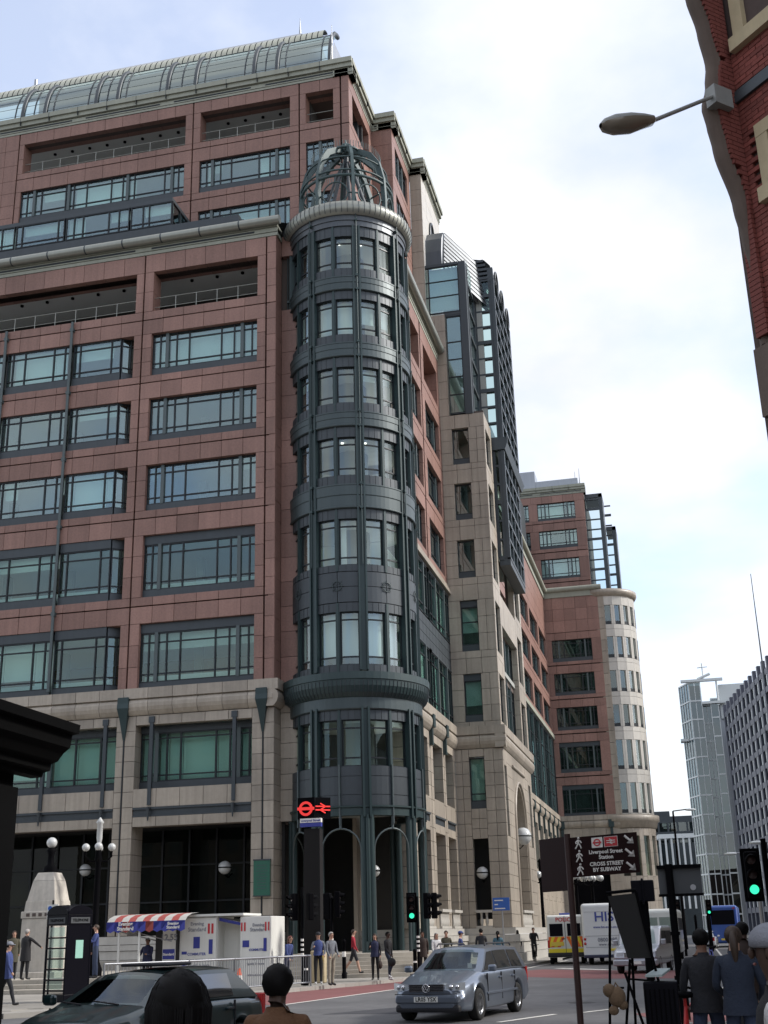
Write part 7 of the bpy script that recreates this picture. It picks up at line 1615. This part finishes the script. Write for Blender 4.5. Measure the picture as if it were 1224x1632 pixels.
        if P['coat'] or P['skirt']:
            q = MB(); n1 = 20; ln = math.tan(R(P['lean'])); zc = P['coat_z']; vs = []; nl = 0
            lv = ([(1.475, .068, .072), (1.44, .085, .08), (1.415, .13, .10), (1.375, .168, .12), (1.25, .178, .142), (1.12, .160, .132), (1.0, .172, .145), (zc, .195, .165)] if P['coat'] else [(1.0, .15, .13), (.85, .18, .16), (.55, .2, .18)])
            for z_, rx, ry in lv:
                nl += 1
                for j in range(n1): t = 2*math.pi*j/n1; wob = 1+(.02*math.sin(6*t)+.015*math.sin(11*t+z_*9))*(1.4-z_)*2; vs.append((rx*P['stout']*k*wob*math.cos(t), (ry*P['stout']*wob*math.sin(t)+ln*max(z_-.95, 0))*k, z_*k))
            q.add(vs, [(i*n1+(j+1) % n1, i*n1+j, (i+1)*n1+j, (i+1)*n1+(j+1) % n1) for i in range(nl-1) for j in range(n1)], 0, True)
            q.v = [tuple(M_ @ Vector(v_)) for v_ in q.v]; q.obj('coat' if P['coat'] else 'skirt', P['coat'] or P['skirt'], root)
        if P['bag']:
            hp, d2, sx = hands[1 if P['bag'][1] == 'L' else 0]; q = MB(); c = hp+d2*.05+Vector((0, 0, -.2)); q.sphere(c, .16, 12, 8, 0, (.55, 1.1, .95)); q.tube([hp, c+Vector((0, .1, .1))], .012, 5); q.tube([hp, c+Vector((0, -.1, .1))], .012, 5)
            q.v = [tuple(M_ @ Vector(v_)) for v_ in q.v]; bg_ = thing('bag', P['bag'][2], 'bag', tuple(M_ @ c)); q.obj('bag_body', P['bag'][0], bg_)
W_, Ea, No, So = R(180), 0., R(90), R(-90)
ST, RU = ((2, 1), (-2, 3)), ((22, 8), (-20, 18))
person('man in pale cap and blue jacket walking at the far left edge', -18.9, 33.0, R(20), top='c_blue', bottom='c_charcoal', style='cap', hair='c_beanie', legs=RU, coat='c_blue', coat_z=.75)
person('man in black overcoat with his back turned, arm out, on the steps', -23.6, 42.4, R(70), z0=.54, top='c_black', bottom='c_black', hair='h_grey', coat='c_black', coat_z=.62, arms=((45, 30, 10), (5, 8, 10)), legs=ST, stout=1.12)
person('dark-haired woman in olive coat behind the man in the overcoat', -24.5, 43.1, R(-60), z0=.54, top='c_olive', bottom='c_black', hair='h_brown', style='long', coat='c_olive', coat_z=.6, legs=ST, h=1.68)
person('person in light blue hat at the left edge beyond the walker', -25.6, 43.2, R(-80), z0=.54, top='c_teal', bottom='c_charcoal', style='cap', hair='c_beanie', legs=ST)
person('man in blue sweater and jeans eating beside the phone box', -20.95, 42.6, R(215), z0=.54, top='c_blue', bottom='c_jean', hair='h_brown', arms=((25, 8, 100), (25, 8, 100)), legs=ST, h=1.80)
person('woman with red trousers half hidden behind the man eating', -21.6, 43.2, R(-40), z0=.54, top='c_black', bottom='c_red', hair='h_brown', style='long', legs=ST, h=1.66)
person('newspaper seller in dark jacket under the striped awning', -19.6, 44.1, R(-100), z0=.12, top='c_navy', bottom='c_black', skin='skin_b', hair='h_black', arms=((25, 8, 70), (25, 8, 70)), legs=ST, coat='c_navy', stout=1.1)
person('woman in blue with reddish hair beside the end kiosk', -14.4, 44.6, R(-20), top='c_blue', bottom='c_navy', hair='h_red', style='long', legs=ST, h=1.66, lean=14)
person('man in blue and white bodywarmer standing by the signal post', -13.30, 44.9, R(-70), top='c_grey', bottom='c_black', skin='skin_a', style='cap', hair='c_charcoal', coat='c_blue', coat_z=.95, arms=((20, 12, 95), (15, 10, 30)), legs=ST, shoe='trainer', h=1.75)
person('grey-haired man in grey jacket and pale trousers at the kerb', -12.45, 43.6, R(-35), top='c_grey', bottom='c_khaki', hair='h_grey', arms=((8, 8, 25), (5, 8, 40)), legs=ST, h=1.75)
person('man in red jumper and shorts walking by the entrance steps', -13.6, 51.0, R(10), top='c_red', bottom='c_charcoal', hair='h_brown', shorts=True, legs=RU, h=1.75, z0=.28)
person('woman in black with a shoulder bag facing the camera', -12.0, 48.2, R(-85), top='c_black', bottom='c_black', hair='h_brown', style='long', arms=((20, 8, 95), (5, 8, 10)), legs=ST, h=1.66, bag=('c_dkbrown', 'L', 'brown shoulder bag held by the woman in black'), coat='c_navy', coat_z=.85)
person('man in black jacket and jeans standing on one leg by her', -11.35, 47.6, R(-20), top='c_black', bottom='c_denim', skin='skin_c', hair='h_black', legs=((38, 62), (0, 2)), arms=((10, 8, 30), (0, 8, 10)), shoe='trainer', bag=('c_black', 'R', 'black holdall carried by the man in jeans'))
person('man in dark brown coat left of the silver estate car', -11.0, 52.4, R(-80), top='c_dkbrown', bottom='c_black', skin='skin_b', hair='h_black', coat='c_dkbrown', coat_z=.7, legs=ST)
person('fair woman in white scarf beside the man in brown', -10.5, 52.8, R(-60), top='c_white', bottom='c_charcoal', hair='h_grey', style='long', legs=ST, h=1.64)
person('man in olive jacket behind the fair woman', -10.3, 54.0, R(-80), top='c_olive', bottom='c_charcoal', hair='h_brown', legs=ST)
person('woman in blue hood passing behind the estate car', -9.6, 53.5, R(20), top='c_blue', bottom='c_navy', style='cap', hair='c_blue', legs=RU)
person('man in dark suit seen from behind above the estate roof', -9.2, 56.5, R(95), top='c_charcoal', bottom='c_charcoal', hair='h_black', legs=RU, h=1.82)
person('woman with dark ponytail in pale blue above the estate roof', -8.6, 57.5, R(90), top='c_teal', bottom='c_charcoal', hair='h_black', style='pony', legs=RU, h=1.70)
person('woman in blue top walking on the kerb by the police van', -9.95, 74.2, R(100), top='c_denim', bottom='c_charcoal', hair='h_black', style='long', legs=RU, h=1.75)
person('cyclist in black beside the police van', -9.0, 73.95, R(-78), top='c_black', bottom='c_charcoal', hair='h_black', z0=.25, arms=((50, 8, 10), (50, 8, 10)), legs=((35, 50), (50, 90)), lean=12, h=1.75)
# foreground
person('person with long black hair, back to the camera at lower left', -1.35, 3.25, R(112), top='c_black', bottom='c_black', skin='skin_b', hair='h_black', style='long', h=1.49, close=True, legs=ST, group=None)
person('man in brown jacket with round black hair, back to the camera', -2.25, 6.8, R(95), top='c_brown', bottom='c_charcoal', skin='skin_c', hair='h_black', style='afro', h=1.42, close=True, legs=ST, coat='c_brown', coat_z=.85, stout=1.05)
person('woman in dark blazer and jeans walking away with dark hair up', .06, 13.4, R(86), top='c_charcoal', bottom='c_jean', skin='skin_b', hair='h_black', style='short', coat='c_charcoal', coat_z=.86, close=True, arms=((-10, 12, 8), (6, 12, 20)), legs=((14, 6), (-12, 16)), h=1.56)
person('woman with ponytail in blue denim jacket and flared jeans walking away', .37, 13.0, R(88), top='c_denim', bottom='c_jean', skin='skin_a', hair='h_brown', style='pony', coat='c_denim', coat_z=.84, close=True, arms=((6, 14, 45), (10, 10, 60)), legs=((-10, 12), (14, 6)), h=1.57)
person('person in dark brown top beyond the denim jacket at right', .62, 17.5, R(80), top='c_dkbrown', bottom='c_black', skin='skin_c', hair='h_black', coat='c_dkbrown', close=True, legs=ST, h=1.62)
person('man in grey beanie turning his head at the right edge', .33, 5.6, R(165), top='c_white', bottom='c_black', skin='skin_c', hair='c_beanie', style='beanie', coat='c_black', coat_z=.9, close=True, legs=ST, h=1.555)
build_people()
BR_ = thing('pigeon', 'small dark pigeon on the pavement beside the phone box', 'bird', (-18.95, 31.6, .12)); b = MB(); b.tube([(-18.83, 31.6, .26), (-18.86, 31.6, .22), (-18.95, 31.6, .20), (-19.1, 31.6, .19), (-19.22, 31.6, .17)], [.03, .045, .075, .05, .02], 8); b.sphere((-18.82, 31.6, .285), .035, 8, 6); b.obj('body', 'c_charcoal', BR_)
for s in (-.02, .02): b = MB(); b.tube([(-18.95, 31.6+s, .16), (-18.95, 31.6+s, .12)], .007, 4); b.obj('leg', 'c_dkbrown', BR_)
